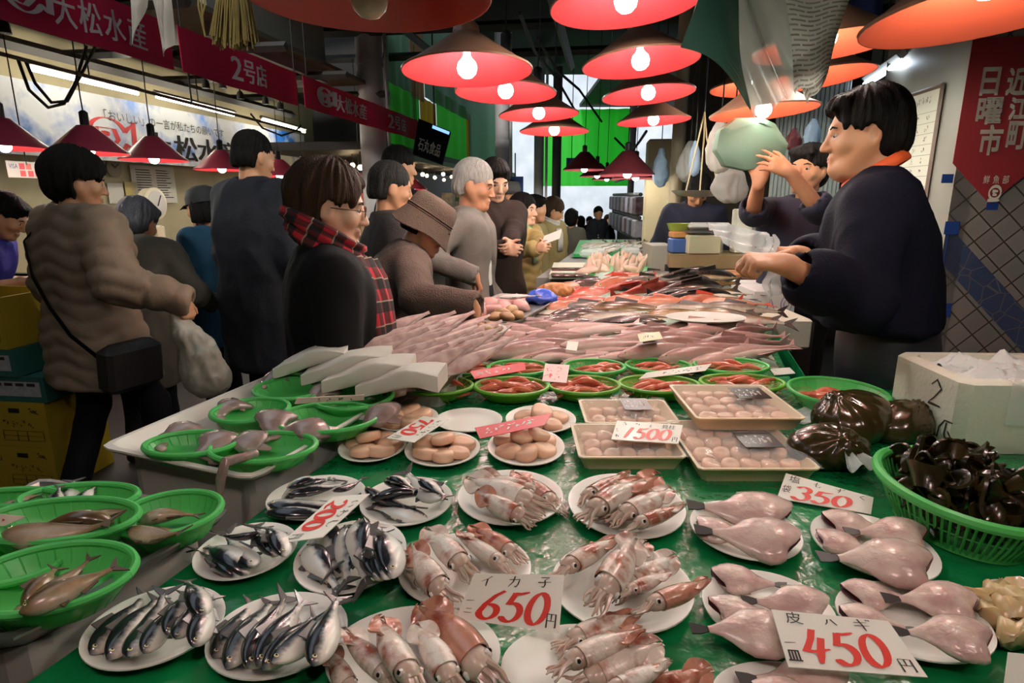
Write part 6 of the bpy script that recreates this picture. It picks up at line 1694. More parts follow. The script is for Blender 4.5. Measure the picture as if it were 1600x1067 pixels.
LW = person('woman in a tan puffer jacket and green scarf holding a card', 0, 0, -122, H=1.55, hd=P(819, 330, 4.7), q=1, skin=SKINP, jacket=TANP, puffy=.010, trousers=PANTS, hair=hr(HAIRB, 'bob', vol=.014), head=(0, -2, 0), hem=.55, jt=.03, hs=1.02,
            Lh=dict(W=P(848, 382, 4.45), curl=(30, 50, 40)), Rh=dict(W=P(838, 388, 4.3), curl=(30, 50, 40)), seed=15)
MP = person('dark-haired person just behind the tan puffer woman', 0, 0, -110, H=1.55, hd=P(838, 328, 5.5), q=0, jacket=OLIVE, trousers=PANTS, hair=hr(HAIRB, 'thick'), seed=16, hem=.6)
NM = person('person in an olive tan coat with a pale scarf at the neck', 0, 0, -128, H=1.58, hd=P(865, 331, 6.0), q=1, jacket=OLIVE, trousers=PANTS, hair=hr(HAIRBR, 'woman', vol=.018), head=(35, 20, 0), hem=.50, jt=.03, seed=17)
for lb, px, py, Z, yw, j, h_ in (('person in a brown coat walking away down the aisle', 893, 343, 7.6, -15, BGREY, HAIRB), ('small dark figure left of the man in the suit', 907, 348, 12, 10, BLACKC, HAIRB), ('far figure in black beside the man in the suit', 921, 347, 14.5, 170, BLACKC, HAIRB),
                                ('man in a dark suit and tie walking up the aisle', 935, 334, 11.0, 185, COATN, HAIRB), ('person in black right behind the man in the suit', 950, 345, 13, 190, BLACKC, HAIRBR)):
    sh = WHITEC if 'suit' in lb and 'tie' in lb else None
    person(lb, 0, 0, yw, H=1.66, hd=P(px, py, Z), q=0, jacket=j, shirt=sh, openf=.03 if sh else 0, trousers=PANTS, hair=hr(h_, 'thick'), stride=.28, hem=.62, seed=px)
# people at the left stall
DM = person('tall balding man in a long navy coat seen from behind', 0, 0, -28, H=1.76, hd=P(398, 248, 3.2), q=1, jacket=COATN, trousers=PANTS, hair=hr(HAIRB, 'short', vol=.004), head=(-6, 12, 0), hs=1.05, hem=.52, jt=.032, wid=1.05, flare=.02, seed=20, Rh=dict(w=(.30, .05, .85)), Lh=dict(w=(-.28, .08, .85)))
CP_ = person('person in a black cap and teal jacket at the left stall', 0, 0, 70, H=1.60, hd=P(316, 326, 3.8), q=1, jacket=TEAL, trousers=PANTS, hair=hr(HAIRB, 'bob', vol=.006), head=(0, 10, 0), hem=.6, seed=21)
BP = person('stooped person in a grey-brown jacket with grey hair, back turned', 0, 0, 4, H=1.58, hd=P(217, 350, 3.3), q=1, jacket=BGREY, trousers=PANTS, hair=hr(mat('hair_bluegrey', '#26262c', .5, col2='#4c4c54', nscale=30, namt=.6, stretch=(4, 4, .6), bump=.6, bscale=60), 'thick', vol=.018), head=(-6, 22, 0), lean=4, bow=16, hem=.55, jt=.034, wid=1.08, seed=22, wr=.012,
            Rh=dict(w=(.28, .25, .85)), Lh=dict(w=(-.28, .25, .85)))
AW = person('woman in a taupe puffer jacket carrying a white plastic bag', 0, 0, -28, H=1.56, hd=P(122, 287, 2.68), q=1, jacket=TAUPE, puffy=.0095, trousers=PANTS, hair=hr(HAIRB, 'woman', vol=.030, rough=.012), head=(-22, 8, 0), hem=.66, jt=.040, wid=1.1, flare=.035, stride=.34, seed=23,
            Rh=dict(W=P(282, 468, 2.62), Dd=(.3, .1, -1), Dn=(-.8, .3, 0), curl=(55, 70, 45), Dp=(-.5, -.6, -.3)), Lh=dict(w=(-.28, .12, .85), hidden=True))
EP = person('person in a purple jacket bent over the left counter', 0, 0, -70, H=1.62, hd=P(8, 340, 3.4), q=1, jacket=PURP, trousers=PANTS, hair=hr(HAIRB, 'thick'), head=(0, 30, 0), lean=15, bow=14, hem=.7, sleeve=.35, Rh=dict(W=P(38, 440, 3.3), Dd=(.7, .2, -.5), curl=(25, 30, 20)), seed=24)
# caps and hats
def on_head(pd, name, mb, m, hsc=1.0, **kw):
    M = Matrix.Translation(Vector(pd['hc'])) @ Matrix([list(r) for r in pd['hR']]).to_4x4() @ Matrix.Scale(pd['S'] * hsc, 4)
    mb.v = [tuple(M @ Vector(v)) for v in mb.v]
    return mb.build(name, m, pd['root'], **kw)
mb = MB(); n = 36
def hatring(r, ry, z, ph=0, am=0): return [(r * math.cos(a), -.018 + ry * math.sin(a), z + am * math.sin(3 * a + ph)) for a in [k * 2 * math.pi / n for k in range(n)]]
mb.loft([hatring(.122, .144, -.034, 1, .008), hatring(.106, .127, .004, 1, .005), hatring(.093, .113, .040), hatring(.090, .110, .048), hatring(.089, .108, .080), hatring(.082, .100, .112), hatring(.062, .078, .132), hatring(.01, .012, .138)], cap0=False)
mb.loft([hatring(.122, .144, -.034, 1, .008), hatring(.120, .142, -.038, 1, .008), hatring(.103, .124, -.002, 1, .005), hatring(.088, .106, .036)], cap0=False, cap1=False)
for z in (.046, .056): mb.tube(hatring(.0915, .1115, z) + hatring(.0915, .1115, z)[:1], .003, 5)
on_head(HP, 'bucket_hat', mb, mat('cloth_hat', '#66584d', .95, spec=.12, col2='#53473d', nscale=14, bump=.6, bscale=200), hsc=.99, sharp=60)
mb = MB(); mb.loft([hatring(.090, .110, .030), hatring(.089, .109, .07), hatring(.075, .092, .115), hatring(.04, .05, .135), hatring(.005, .006, .139)])
mb.grid(lambda u, v: ((u - .5) * .15, .070 + v * .075 - abs(u - .5) * .08 * v, .042 - .018 * v - .05 * (u - .5) ** 2), 10, 5, thick=.004)
on_head(CP_, 'cap', mb, mat('cap_black', '#141416', .8), sharp=60)
mb = MB(); mb.loft([hatring(.090, .110, .030), hatring(.092, .112, .07), hatring(.078, .095, .115), hatring(.005, .006, .135)])
mb.loft([hatring(.12, .14, .022), hatring(.12, .14, .028), hatring(.088, .108, .04)])
on_head(K2, 'cap', mb, mat('cap_grey', '#4a4848', .8), sharp=60)

# ---- scarves
def tartan():
    m = bpy.data.materials.new('tartan'); m.use_nodes = True; nt = m.node_tree; N = nt.nodes; L = nt.links; b = N['Principled BSDF']; b.inputs['Roughness'].default_value = .9
    tc = N.new('ShaderNodeTexCoord'); sx = N.new('ShaderNodeSeparateXYZ'); L.new(tc.outputs['UV'], sx.inputs[0])
    def band(sock, f, lo):
        mu = N.new('ShaderNodeMath'); mu.operation = 'MULTIPLY'; mu.inputs[1].default_value = f; L.new(sock, mu.inputs[0])
        fr = N.new('ShaderNodeMath'); fr.operation = 'FRACT'; L.new(mu.outputs[0], fr.inputs[0])
        g = N.new('ShaderNodeMath'); g.operation = 'LESS_THAN'; g.inputs[1].default_value = lo; L.new(fr.outputs[0], g.inputs[0]); return g.outputs[0]
    def mix(f, a, c):
        x = N.new('ShaderNodeMix'); x.data_type = 'RGBA'; L.new(f, x.inputs[0])
        for i, q in ((6, a), (7, c)):
            if isinstance(q, str): x.inputs[i].default_value = lin(q)
            else: L.new(q, x.inputs[i])
        return x.outputs[2]
    a = band(sx.outputs[0], 14, .5); c = band(sx.outputs[1], 3, .5)
    base_ = mix(a, '#b3202a', '#4a1418'); base_ = mix(c, base_, mix(a, '#5a161a', '#14100f'))
    l1 = band(sx.outputs[0], 14, .06); base_ = mix(l1, base_, '#8a7a68')
    L.new(base_, b.inputs['Base Color']); return m
def ribbon(name, pts, wdir, w, m, parent, th=.006, wave=.004):
    """cloth strip with UVs along its length"""
    pts = [Vector(p) for p in pts]; n = len(pts); nv = 8
    bm_v = []; uvs = []; ln = 0
    for i, p in enumerate(pts):
        if i: ln += (p - pts[i - 1]).length
        t = (pts[min(i + 1, n - 1)] - pts[max(i - 1, 0)]).normalized(); wd = Vector(wdir[i] if isinstance(wdir, list) else wdir); wd = (wd - t * wd.dot(t)).normalized(); nn = t.cross(wd)
        ww = w[i] if isinstance(w, list) else w
        for j in range(nv + 1):
            v = j / nv - .5
            bm_v.append(p + wd * v * ww + nn * (wave * math.sin(v * 14 + i * .4))); uvs.append((ln, j / nv))
    fs = [(i * (nv + 1) + j, i * (nv + 1) + j + 1, (i + 1) * (nv + 1) + j + 1, (i + 1) * (nv + 1) + j) for i in range(n - 1) for j in range(nv)]
    me = bpy.data.meshes.new(name); me.from_pydata([tuple(v) for v in bm_v], [], fs); uv = me.uv_layers.new(name='UVMap')
    for l in me.loops: uv.data[l.index].uv = uvs[l.vertex_index]
    me.materials.append(m); me.polygons.foreach_set('use_smooth', [True] * len(me.polygons))
    o = bpy.data.objects.new(name, me); COL.objects.link(o); o.parent = parent
    md = o.modifiers.new('thick', 'SOLIDIFY'); md.thickness = th; md.offset = 0
    return o
TART = tartan()
nk, u2, f2 = FW['neck'], FW['u2'], FW['f2']
loop = []; wd = []
for k in range(26):
    a = math.radians(100 + 360 * k / 22); r = .098 + .012 * (k > 18)
    loop.append(nk + u2 * (.045 - .062 * math.sin(a)) + np.array((math.cos(a) * r, 0, 0)) + f2 * (math.sin(a) * r * 1.02 + .004)); wd.append(tuple(u2 * .9 + f2 * .25 * math.sin(a)))
ribbon('scarf', loop, wd, .085, TART, FW['root'], .014, .008)
sp_ = FW['sp']
fall = [sp_(.05, .125, .49), sp_(.085, .145, .43), sp_(.105, .158, .36), sp_(.12, .165, .27), sp_(.125, .17, .17), sp_(.125, .175, .07), sp_(.125, .178, -.02), sp_(.125, .178, -.10)]
ribbon('scarf', fall, (1, -.9, .0), [.10, .12, .12, .12, .12, .12, .125, .13], TART, FW['root'], .012, .006)
fall = [p + np.array((-.055, .0, .0)) for p in fall[:6]]
ribbon('scarf', fall, (1, -.2, .0), .085, TART, FW['root'], .012, .006)
def plain_scarf(pd, m, r=.09, w=.07, tails=True):
    nk, u2, f2 = pd['neck'], pd['u2'], pd['f2']; lp = []
    for k in range(25):
        a = math.radians(95 + 360 * k / 22); lp.append(nk + u2 * (.045 - .04 * math.sin(a)) + np.array((math.cos(a) * r, 0, 0)) + f2 * math.sin(a) * r)
    ribbon('scarf', lp, tuple(u2), w, m, pd['root'], .014, .006)
    if tails: ribbon('scarf', [pd['sp'](.03, y, z) for y, z in ((.13, .46), (.16, .40), (.165, .30), (.165, .2))], (1, 0, 0), .08, m, pd['root'], .012, .005)
plain_scarf(LW, mat('scarf_green', '#b3bd98', .9, col2='#8f9c78', nscale=30))
plain_scarf(NM, mat('scarf_pale', '#b9b0a8', .9))
# ---- things the people hold
h = P(272, 484, 2.62)
Fd = Field((-.16, -.10, -.42), (.20, .10, .06), .009)
Fd.cone((0, 0, .0), (.03, 0, -.10), .016, .05, .03); Fd.ell((.08, 0, -.24), (.085, .05, .14), None, .05); Fd.ell((.11, 0, -.32), (.095, .055, .075), None, .05)
V, Q = Fd.mesh(2); V = wrinkle(V, Q, .010, 14, (1, 1, .5), 3); V = wrinkle(V, Q, .004, 40, (1, 1, .5), 8)
o = raw_object('plastic_bag', V, Q, mat('bag_translucent', '#cfc8ba', .3, translucent=.35, col2='#a09886', nscale=16, namt=.8)); o.location = h; o.rotation_euler = (0, 0, .2)
tag(o, 'full white plastic bag swinging from the puffer jacket woman\'s hand', 'bag')
# shoulder bag and strap of the woman in taupe
sp_ = AW['sp']
ribbon('bag_strap', [sp_(-.14, -.06, .50), sp_(-.13, -.165, .40), sp_(-.05, -.195, .25), sp_(.05, -.20, .12), sp_(.14, -.185, .0), sp_(.21, -.13, -.10)], (.7, 0, .7), .022, BLACKC, AW['root'], .004, 0)
mb = MB(); mb.box((0, 0, 0), (.10, .26, .22), bevel=.03); o = mb.build('shoulder_bag', mat('bag_black', '#1a1817', .5, bump=.2), AW['root']); o.location = Vector(sp_(.26, -.02, -.16)); o.rotation_euler = (0, .1, .1)
# card held by the woman in the tan jacket
a = P(846, 383, 4.40); s_ = Sheet(a, a + Vector((.13, -.02, .05)), a + Vector((.145, -.0, .115)), a + Vector((.02, .02, .065))); mb = MB(); s_.slab(mb, .002); c_ = sum(s_.c, Vector()) / 4
tag(mb.build('card', M_WHITE, smooth=False), 'pale card held by the woman in the tan puffer', 'card')
# green bag held up by the fishmonger
def hanging_blob(name, label, cat, prims, lo, hi, m, loc, h=.009, wr=(.008, 16), grp=None, st=(1, 1, .5), sm=2):
    Fd = Field(lo, hi, h)
    for p in prims:
        if len(p) == 2: Fd.ell(p[0], p[1], None, .03)
        else: Fd.cone(p[0], p[1], p[2], p[3], .03)
    V, Q = Fd.mesh(sm); V = wrinkle(V, Q, wr[0], wr[1], st, len(label))
    o = raw_object(name, V, Q, m); o.location = loc; tag(o, label, cat, grp); return o
mb = MB(); c0 = P(1172, 226, 2.78)
out = [(-.155, .06), (-.165, -.03), (-.12, -.095), (-.02, -.115), (.08, -.105), (.15, -.06), (.165, .0), (.10, .09), (.03, .115), (-.08, .115)]
rings = []
for k, (sc, y) in enumerate(((.80, -.035), (.97, -.03), (1.0, -.012), (1.0, .012), (.97, .03), (.80, .035))):
    r = []
    for i in range(60):
        t = i / 60 * len(out); a = int(t); f = t - a; p, q = out[a % len(out)], out[(a + 1) % len(out)]
        r.append((sc * (p[0] + (q[0] - p[0]) * f), y + .006 * math.sin(i * .5), sc * (p[1] + (q[1] - p[1]) * f)))
    rings.append(r)
mb.loft(rings); o = mb.build('green_bag', mat('bag_green', '#6a8a76', .5, col2='#5c7b68', nscale=3, translucent=.15), loc=c0, sharp=50); tag(o, 'stiff pale green bag held up by the fishmonger', 'bag')
# clear bag in the vendor's hands
mb = MB()
p00, p10, p11, p01 = P(1104, 350, 1.72), P(1200, 360, 1.74), P(1215, 425, 1.70), P(1128, 376, 1.60)
mb.grid(lambda u, v: p00.lerp(p10, u).lerp(p01.lerp(p11, u), v) + Vector((0, .012 * math.sin(u * 15 + v * 4), .006 * math.sin(v * 17 + u * 5))), 26, 16, thick=.0006)
p00, p10, p11, p01 = P(1196, 372, 1.72), P(1212, 366, 1.74), P(1222, 455, 1.70), P(1196, 468, 1.68)
mb.grid(lambda u, v: p00.lerp(p10, u).lerp(p01.lerp(p11, u), v) + Vector((.006 * math.sin(v * 14), .012 * math.sin(u * 9 + v * 11), 0)), 10, 22, thick=.0006)
tag(mb.build('plastic_bag', mat('bag_clear_thin', '#dfe0de', .12, spec=.8, alpha=.45)), 'clear thin plastic bag in the vendor\'s hands', 'bag')
# chest badge of the vendor
ms = VEN; p = ms['sp'](-.10, .155, .30)
mb = MB(); s_ = Sheet(*[Vector(ms['sp'](x, y, z)) for x, y, z in ((-.17, .165, .25), (-.07, .185, .25), (-.07, .18, .335), (-.17, .155, .335))]); s_.slab(mb, .003)
bd = mb.build('badge', mat('badge_tan', '#b0986c', .5), VEN['root']); mb = MB()
V, Fa = strokes2d([arc(.5, .5, .3, .3, 0, 360, 16), [(.3, .5), (.7, .5)], [(.5, .3), (.5, .75)]], 0, 0, 1, 1, .1); s_.flat(mb, V, Fa, .001); mb.build('emblem', BLACKC, bd)
# ---------------------------------------------------------------- left stall: sign board, tubes, banners
def on_hall(px, py, x0): return onp(px, py, HN * x0, HN)
def along(p): return Vector(p).dot(HV)
ZS1, ZS0 = on_hall(0, 117, XS).z, on_hall(0, 239, XS).z
class HallSheet(Sheet):
    """an upright sheet along the hall facing the aisle"""
    def __init__(s, x0, a0, a1, z0, z1, wav=0.0, fr=9.0):
        s.c = [hall_pt(x0, a0, z0), hall_pt(x0, a1, z0), hall_pt(x0, a1, z1), hall_pt(x0, a0, z1)]; s.n = HN.copy(); s.wav = wav; s.fr = fr; s.o = Vector()
    def at(s, u, v, off=0.0):
        a = s.c[0].lerp(s.c[1], u); b = s.c[3].lerp(s.c[2], u)
        return a.lerp(b, v) + HN * (off + s.wav * math.sin(u * s.fr + 1) * (1 - .5 * v)) - s.o
def fish_logo(s, mb, x, y, w, h, wd):
    V, Fa = [], []
    for st in ([arc(.42, .52, .40, .46, 20, 340, 26)] + [[(.78, .65), (1.0, .95), (.98, .2), (.78, .38)]] + [[(.18, .72), (.22, .25), (.45, .22), (.62, .45), (.55, .72), (.18, .72)]] + [arc(.36, .58, .05, .06, 0, 360, 8)]):
        v, f = strokes2d([st], x, y, w, h, wd, .8); n = len(V); V += v; Fa += [tuple(i + n for i in q) for q in f]
    s.flat(mb, V, Fa, .012 if s.wav else .004)
a0, a1 = along(on_hall(-120, 180, XS)), along(on_hall(474, 200, XS))
sg = HallSheet(XS, a0, a1, ZS0, ZS1)
c = sum(sg.c, Vector()) / 4
t = thing('sign_board', 'long white shop sign with blue spray pattern and black brush writing above the left stall', 'sign', c); sg.o = c
mb = MB(); sg.slab(mb, .04); mb.build('board', mat('sign_white', '#eef3f6', .4, col2='#2468b8', nscale=2.8, namt=1.0, sharp=.8, ndetail=9), t, smooth=False)
def su(px): return (along(on_hall(px, 200, XS)) - a0) / (a1 - a0)
mb = MB(); sg.text(mb, '「おいしい」の一言が私たちの願いです', su(165), .62, su(348) - su(165), .17, .006); mb.build('lettering', INK, t, smooth=False)
mb = MB()
for i, ch in enumerate('大松水産'):
    px0 = (218, 268, 304, 338)[i]; px1 = (262, 302, 336, 366)[i]
    sg.text(mb, ch, su(px0), .08, su(px1) - su(px0), .46, .006, bold=.004)
mb.build('lettering', INK, t, smooth=False)
mb = MB(); fish_logo(sg, mb, su(135), .06, su(208) - su(135), .62, .012); mb.build('fish_emblem', mat('emblem_red', '#c83a3a', .5), t, smooth=False)
for k, (p0, p1, lb) in enumerate((((50, 108), (215, 146), 'fluorescent tube over the left end of the shop sign'), ((245, 151), (365, 180), 'fluorescent tube over the middle of the shop sign'), ((410, 188), (476, 206), 'fluorescent tube over the right end of the shop sign'))):
    q0, q1 = on_hall(p0[0], p0[1], XS + .32), on_hall(p1[0], p1[1], XS + .32); c = (q0 + q1) / 2
    t = thing('tube_light', lb, 'lamp', c, 0, 'fluorescent tubes over the shop sign')
    mb = MB(); mb.tube([q0 - c, q1 - c], .016, 8); mb.build('tube', mat('tube_glow', '#ffffff', .3, emit='#fff6e4', es=42), t)
    mb = MB(); d = (q1 - q0).normalized(); mb.tube([q0 - c - d * .03 + Vector((0, 0, .035)), q1 - c + d * .03 + Vector((0, 0, .035))], .024, 4); mb.build('fitting', mat('fitting_grey', '#8d8a82', .5), t, smooth=False)
    mb = MB(); mb.tube([Vector((0, 0, .05)), Vector((0, 0, 3.3 - c.z))], .006, 6); mb.build('hanger', M_CORD, t)
q0, q1 = on_hall(-60, 68, XS + .7), on_hall(470, 206, XS + .7)
t = thing('track_rail', 'dark ceiling track with small spotlights above the left stall', 'track light', (q0 + q1) / 2)
c = (q0 + q1) / 2; mb = MB(); mb.tube([q0 - c, q1 - c], .014, 4); mb.build('rail', M_STEEL, t, smooth=False)
mb = MB(); mb.tube([Vector((0, 0, 0)), Vector((0, 0, 3.3 - c.z))], .008, 6); mb.build('hanger', M_CORD, t)
for i, (px, py) in enumerate(((8, 52), (322, 138), (348, 138), (376, 155), (415, 163), (438, 171))):
    p = on_hall(px, py, XS + .9)
    tt = thing('spotlight', '', 'spotlight', p, 0, 'small spotlights above the left stall')
    tt['label'] = 'small bright spotlight ' + ('at the upper left corner' if i == 0 else '%s from left of the cluster under the middle banner' % ORD[i - 1])
    mb = MB(); mb.lathe([(.012, .08), (.03, .06), (.036, .0), (.033, .0)], 14); mb.build('housing', M_STEEL, tt)
    mb = MB(); mb.lathe([(.001, .0), (.032, .002), (.030, .012), (.001, .012)], 14); mb.build('lens', mat('spot_glow', '#fff', .3, emit='#ffeccc', es=60), tt)
    mb = MB(); mb.tube([(0, 0, .075), (0, 0, 3.3 - p.z)], .007, 6); mb.build('stem', M_CORD, tt)
for k, (pts, lb) in enumerate((([(40, 95), (55, 130), (80, 160), (105, 158), (125, 120), (150, 70)], 'thick black cable looping down by the sign\'s left end'), ([(28, 92), (45, 140), (75, 168), (100, 162), (118, 128), (135, 72)], 'second black cable looping beside the first'), ([(392, 178), (410, 200), (440, 212), (462, 205), (470, 196)], 'black cable looping over the sign\'s right end'))):
    mb = MB(); mb.tube([on_hall(x, y, XS + .62) for x, y in pts], .011, 8); tag(mb.build('cable', M_CORD), lb, 'cable')
# crimson banners
XB = P(287, 80, 3.6).dot(HN); BZ1, BZ0 = on_hall(287, 44, XB).z, on_hall(287, 113, XB).z
CRIM = mat('banner_crimson', '#d22352', .7, translucent=.3)
def banner(label, px0, px1, items):
    b0, b1 = along(on_hall(px0, 120, XB)), along(on_hall(px1, 120, XB))
    s = HallSheet(XB, b0, b1, BZ0, BZ1, .012, 8 * (b1 - b0)); c = sum(s.c, Vector()) / 4; s.o = c
    t = thing('shop_banner', label, 'banner', c, 0, 'crimson shop banners')
    mb = MB(); s.slab(mb, .004, nu=40, nv=4); mb.build('cloth', CRIM, t)
    u = lambda px: (along(on_hall(px, 120, XB)) - b0) / (b1 - b0)
    lm = mat('banner_white', '#d6c8cc', .7)
    for it in items:
        mb = MB()
        if it[0] == 'logo': fish_logo(s, mb, u(it[1]), .2, u(it[2]) - u(it[1]), .66, .03); mb.build('fish_emblem', lm, t, smooth=False)
        else:
            n = len(it[1]); 
            for i, ch in enumerate(it[1]):
                x0_, x1_ = it[2] + (it[3] - it[2]) * i / n, it[2] + (it[3] - it[2]) * (i + .86) / n
                s.text(mb, ch, u(x0_), .2, u(x1_) - u(x0_), .58, .012, bold=it[4])
            mb.build('lettering', lm, t, smooth=False)
    for q in (0.02, .98):
        mb = MB(); mb.tube([s.at(q, .98), s.at(q, .98) + Vector((0, 0, 3.32 - BZ1))], .004, 5); mb.build('cord', M_CORD, t)
banner('crimson banner with fish emblem and white characters at the upper left corner', -70, 276, [('logo', 24, 96), ('t', '大松水産', 100, 238, .004)])
banner('crimson banner with a white 2 and characters, second from left', 285, 463, [('t', '2号店', 362, 414, .008)])
banner('crimson banner with emblem and two lots of white characters, farthest along the aisle', 472, 650, [('logo', 494, 520), ('t', '大松水産', 521, 570, .006), ('t', '2号店', 603, 630, .008)])
# things on the stall wall
XW = lw + .03
def wall_card(label, px, cat, name, m, th=.004, x0=XW, tilt=0, lines=0, group=None):
    p = [on_hall(px[0], px[3], x0), on_hall(px[2], px[3], x0)]; z1 = on_hall(px[0], px[1], x0).z
    a_, b_ = along(p[0]), along(p[1]); s = HallSheet(x0, a_, b_, p[0].z, z1); c = sum(s.c, Vector()) / 4; s.o = c
    mb = MB(); s.slab(mb, th); o = mb.build(name, m, loc=c, smooth=False); tag(o, label, cat, group)
    if lines:
        mb = MB(); r = random.Random(px[0])
        for i in range(lines):
            v = .9 - .8 * i / lines
            for x0_ in (.1, .55):
                s.flat(mb, [(x0_, v), (x0_ + r.uniform(.2, .38), v), (x0_ + r.uniform(.2, .38), v - .3 / lines), (x0_, v - .3 / lines)], [(0, 1, 2, 3)], .002)
        mb.build('print', INK, o, smooth=False)
    return o, s
PAPER = mat('paper', '#cfc8bb', .7)
wall_card('tall white notice with fine print on the stall wall above the scale', (211, 258, 278, 318), 'notice', 'notice', PAPER, lines=12)
wall_card('white paper pinned left of the scale', (172, 286, 196, 318), 'paper', 'pinned_paper', PAPER)
wall_card('yellowish paper pinned behind the scale', (198, 284, 224, 312), 'paper', 'pinned_paper', mat('paper_yellow', '#b8a46a', .7))
o, s = wall_card('small sign with rows of payment card logos near the left edge', (14, 251, 74, 277), 'sign', 'card_sign', PAPER, x0=XW + .9)
mb = MB(); s.text(mb, 'VISA', .04, .55, .22, .28, .002); mb.build('lettering', mat('visa_blue', '#26336e', .5), o, smooth=False)
for i, (u, v, cl_) in enumerate(((.30, .52, '#b8323a'), (.47, .52, '#c05a4a'), (.70, .52, '#3a5a9a'), (.86, .52, '#2d4f9a'), (.30, .08, '#c03a3a'), (.50, .08, '#b83038'), (.68, .08, '#c86060'))):
    mb = MB(); s.flat(mb, [(u, v), (u + .14, v), (u + .14, v + .36), (u, v + .36)], [(0, 1, 2, 3)], .0015); mb.build('logo', mat('logo_%d' % i, cl_, .5), o, smooth=False)
mb = MB(); mb.tube([Vector((0, 0, .03)), Vector((0, 0, 3.3 - o.location.z))], .004, 5); mb.build('hanger', M_CORD, o)
wall_card('red and white slip right of the card logo sign', (70, 250, 83, 277), 'sign', 'paper_slip', mat('paper_redwhite', '#c9534f', .6, col2='#e0d2c8', nscale=14, sharp=.9), x0=XW + .1)
p = on_hall(176, 262, XW + .02); t = thing('wall_clock', 'round clock on the stall wall under the fish emblem', 'clock', p)
mb = MB()
R = Matrix((HV, Vector((0, 0, 1)), HN)).transposed().to_4x4()
mb.M = R; mb.lathe([(.001, 0), (.09, 0), (.095, .02), (.085, .022), (.001, .02)], 28); mb.build('case', mat('clock_case', '#7d7560', .5), t)
for L_, a_ in ((.06, .6), (.045, 2.4)):
    mb = MB(); mb.M = R; mb.tube([(0, 0, .025), (L_ * math.cos(a_), L_ * math.sin(a_), .025)], .004, 5); mb.build('hand', INK, t)
# the counter below, with a dial scale and a basket
ca0, ca1 = 2.2, 7.6; xc = lw + .95
mb = MB()
def hbox(mb, x0, x1, a0_, a1_, z0, z1): 
    vs = [hall_pt(x, a, z) for z in (z0, z1) for x, a in ((x0, a0_), (x1, a0_), (x1, a1_), (x0, a1_))]
    mb.add(vs, [(3, 2, 1, 0), (4, 5, 6, 7), (0, 1, 5, 4), (1, 2, 6, 5), (2, 3, 7, 6), (3, 0, 4, 7)])
t = thing('stall_counter', 'long wooden counter of the left stall behind the customers', 'counter', (0, 0, 0))
mb = MB(); hbox(mb, lw + .5, xc, ca0, ca1, .84, .89); mb.build('counter_top', mat('wood_counter', '#8d6f4e', .5, col2='#745a3e', nscale=5, stretch=(1, 8, 1)), t, smooth=False)
mb = MB(); hbox(mb, lw + .55, xc - .05, ca0 + .05, ca1 - .05, .0, .84); mb.build('counter_front', mat('counter_dark', '#2e2a26', .7), t, smooth=False)
p = on_hall(246, 372, lw + .75); p.z = .89
t = thing('dial_scale', 'cream dial scale on the left stall counter', 'scale', p, math.radians(-8.7))
mb = MB(); mb.lathe([(.10, 0), (.10, .03), (.07, .06), (.05, .30)], 20); mb.build('stand', mat('scale_cream', '#cfc4a4', .45), t)
q = on_hall(244, 318, lw + .75) - p
mb = MB(); mb.M = Matrix.Translation((0, 0, q.z)) @ Matrix.Rotation(math.pi / 2, 4, 'Y') ; mb.lathe([(.001, -.05), (.13, -.05), (.14, .03), (.12, .04), (.001, .035)], 30); mb.build('dial_housing', mat('scale_cream', '#cfc4a4'), t)
mb = MB(); mb.M = Matrix.Translation((.042, 0, q.z)) @ Matrix.Rotation(math.pi / 2, 4, 'Y'); mb.lathe([(.001, 0), (.11, 0), (.11, .004), (.001, .004)], 30); dl = mb.build('dial', mat('dial_grey', '#b0aca2', .4), t)
mb = MB(); mb.M = Matrix.Translation((.05, 0, q.z)); mb.tube([(0, 0, -.02), (0, .05, .07)], .005, 5); mb.build('needle', INK, dl)
mb = MB(); mb.box((0, 0, .15), (.10, .10, q.z - .2), bevel=.01); mb.build('column', mat('scale_cream', '#cfc4a4'), t)
p = on_hall(288, 358, lw + .9); p.z = .89
mb = MB(); mb.lathe([(.001, 0), (.14, 0), (.19, .13), (.185, .135), (.135, .01), (.001, .01)], 26)
for k in range(5): mb.tube([((.145 + .01 * k) * math.cos(a), (.145 + .01 * k) * math.sin(a), .015 + .026 * k) for a in [i * math.pi / 12 for i in range(25)]], .006, 5)
o = mb.build('wicker_basket', mat('wicker', '#9a7a50', .7, col2='#6d5234', nscale=40), loc=p); tag(o, 'wicker basket on the left stall counter right of the scale', 'basket')
for px, py, lb, m_, sz in ((20, 440, 'foam tray of pink fish on the left counter under the purple sleeve', M_FOAM, (.34, .22, .05)), (30, 415, 'green folded cloth on the left counter', mat('cloth_greenish', '#3d5a48', .8), (.26, .18, .05)), (300, 378, 'white foam box on the left counter below the wicker basket', M_FOAM, (.3, .25, .12)), (112, 348, 'white foam box at the back of the left counter', M_FOAM, (.3, .25, .12))):
    p = on_hall(px, py, lw + .9); p.z = .891
    mb = MB(); mb.box((0, 0, sz[2] / 2), sz, bevel=.012); o = mb.build('foam_tray' if 'tray' in lb else ('folded_cloth' if 'cloth' in lb else 'foam_box'), m_, loc=p); o.rotation_euler = (0, 0, -.15); tag(o, lb, 'tray' if 'tray' in lb else ('cloth' if 'cloth' in lb else 'box'))
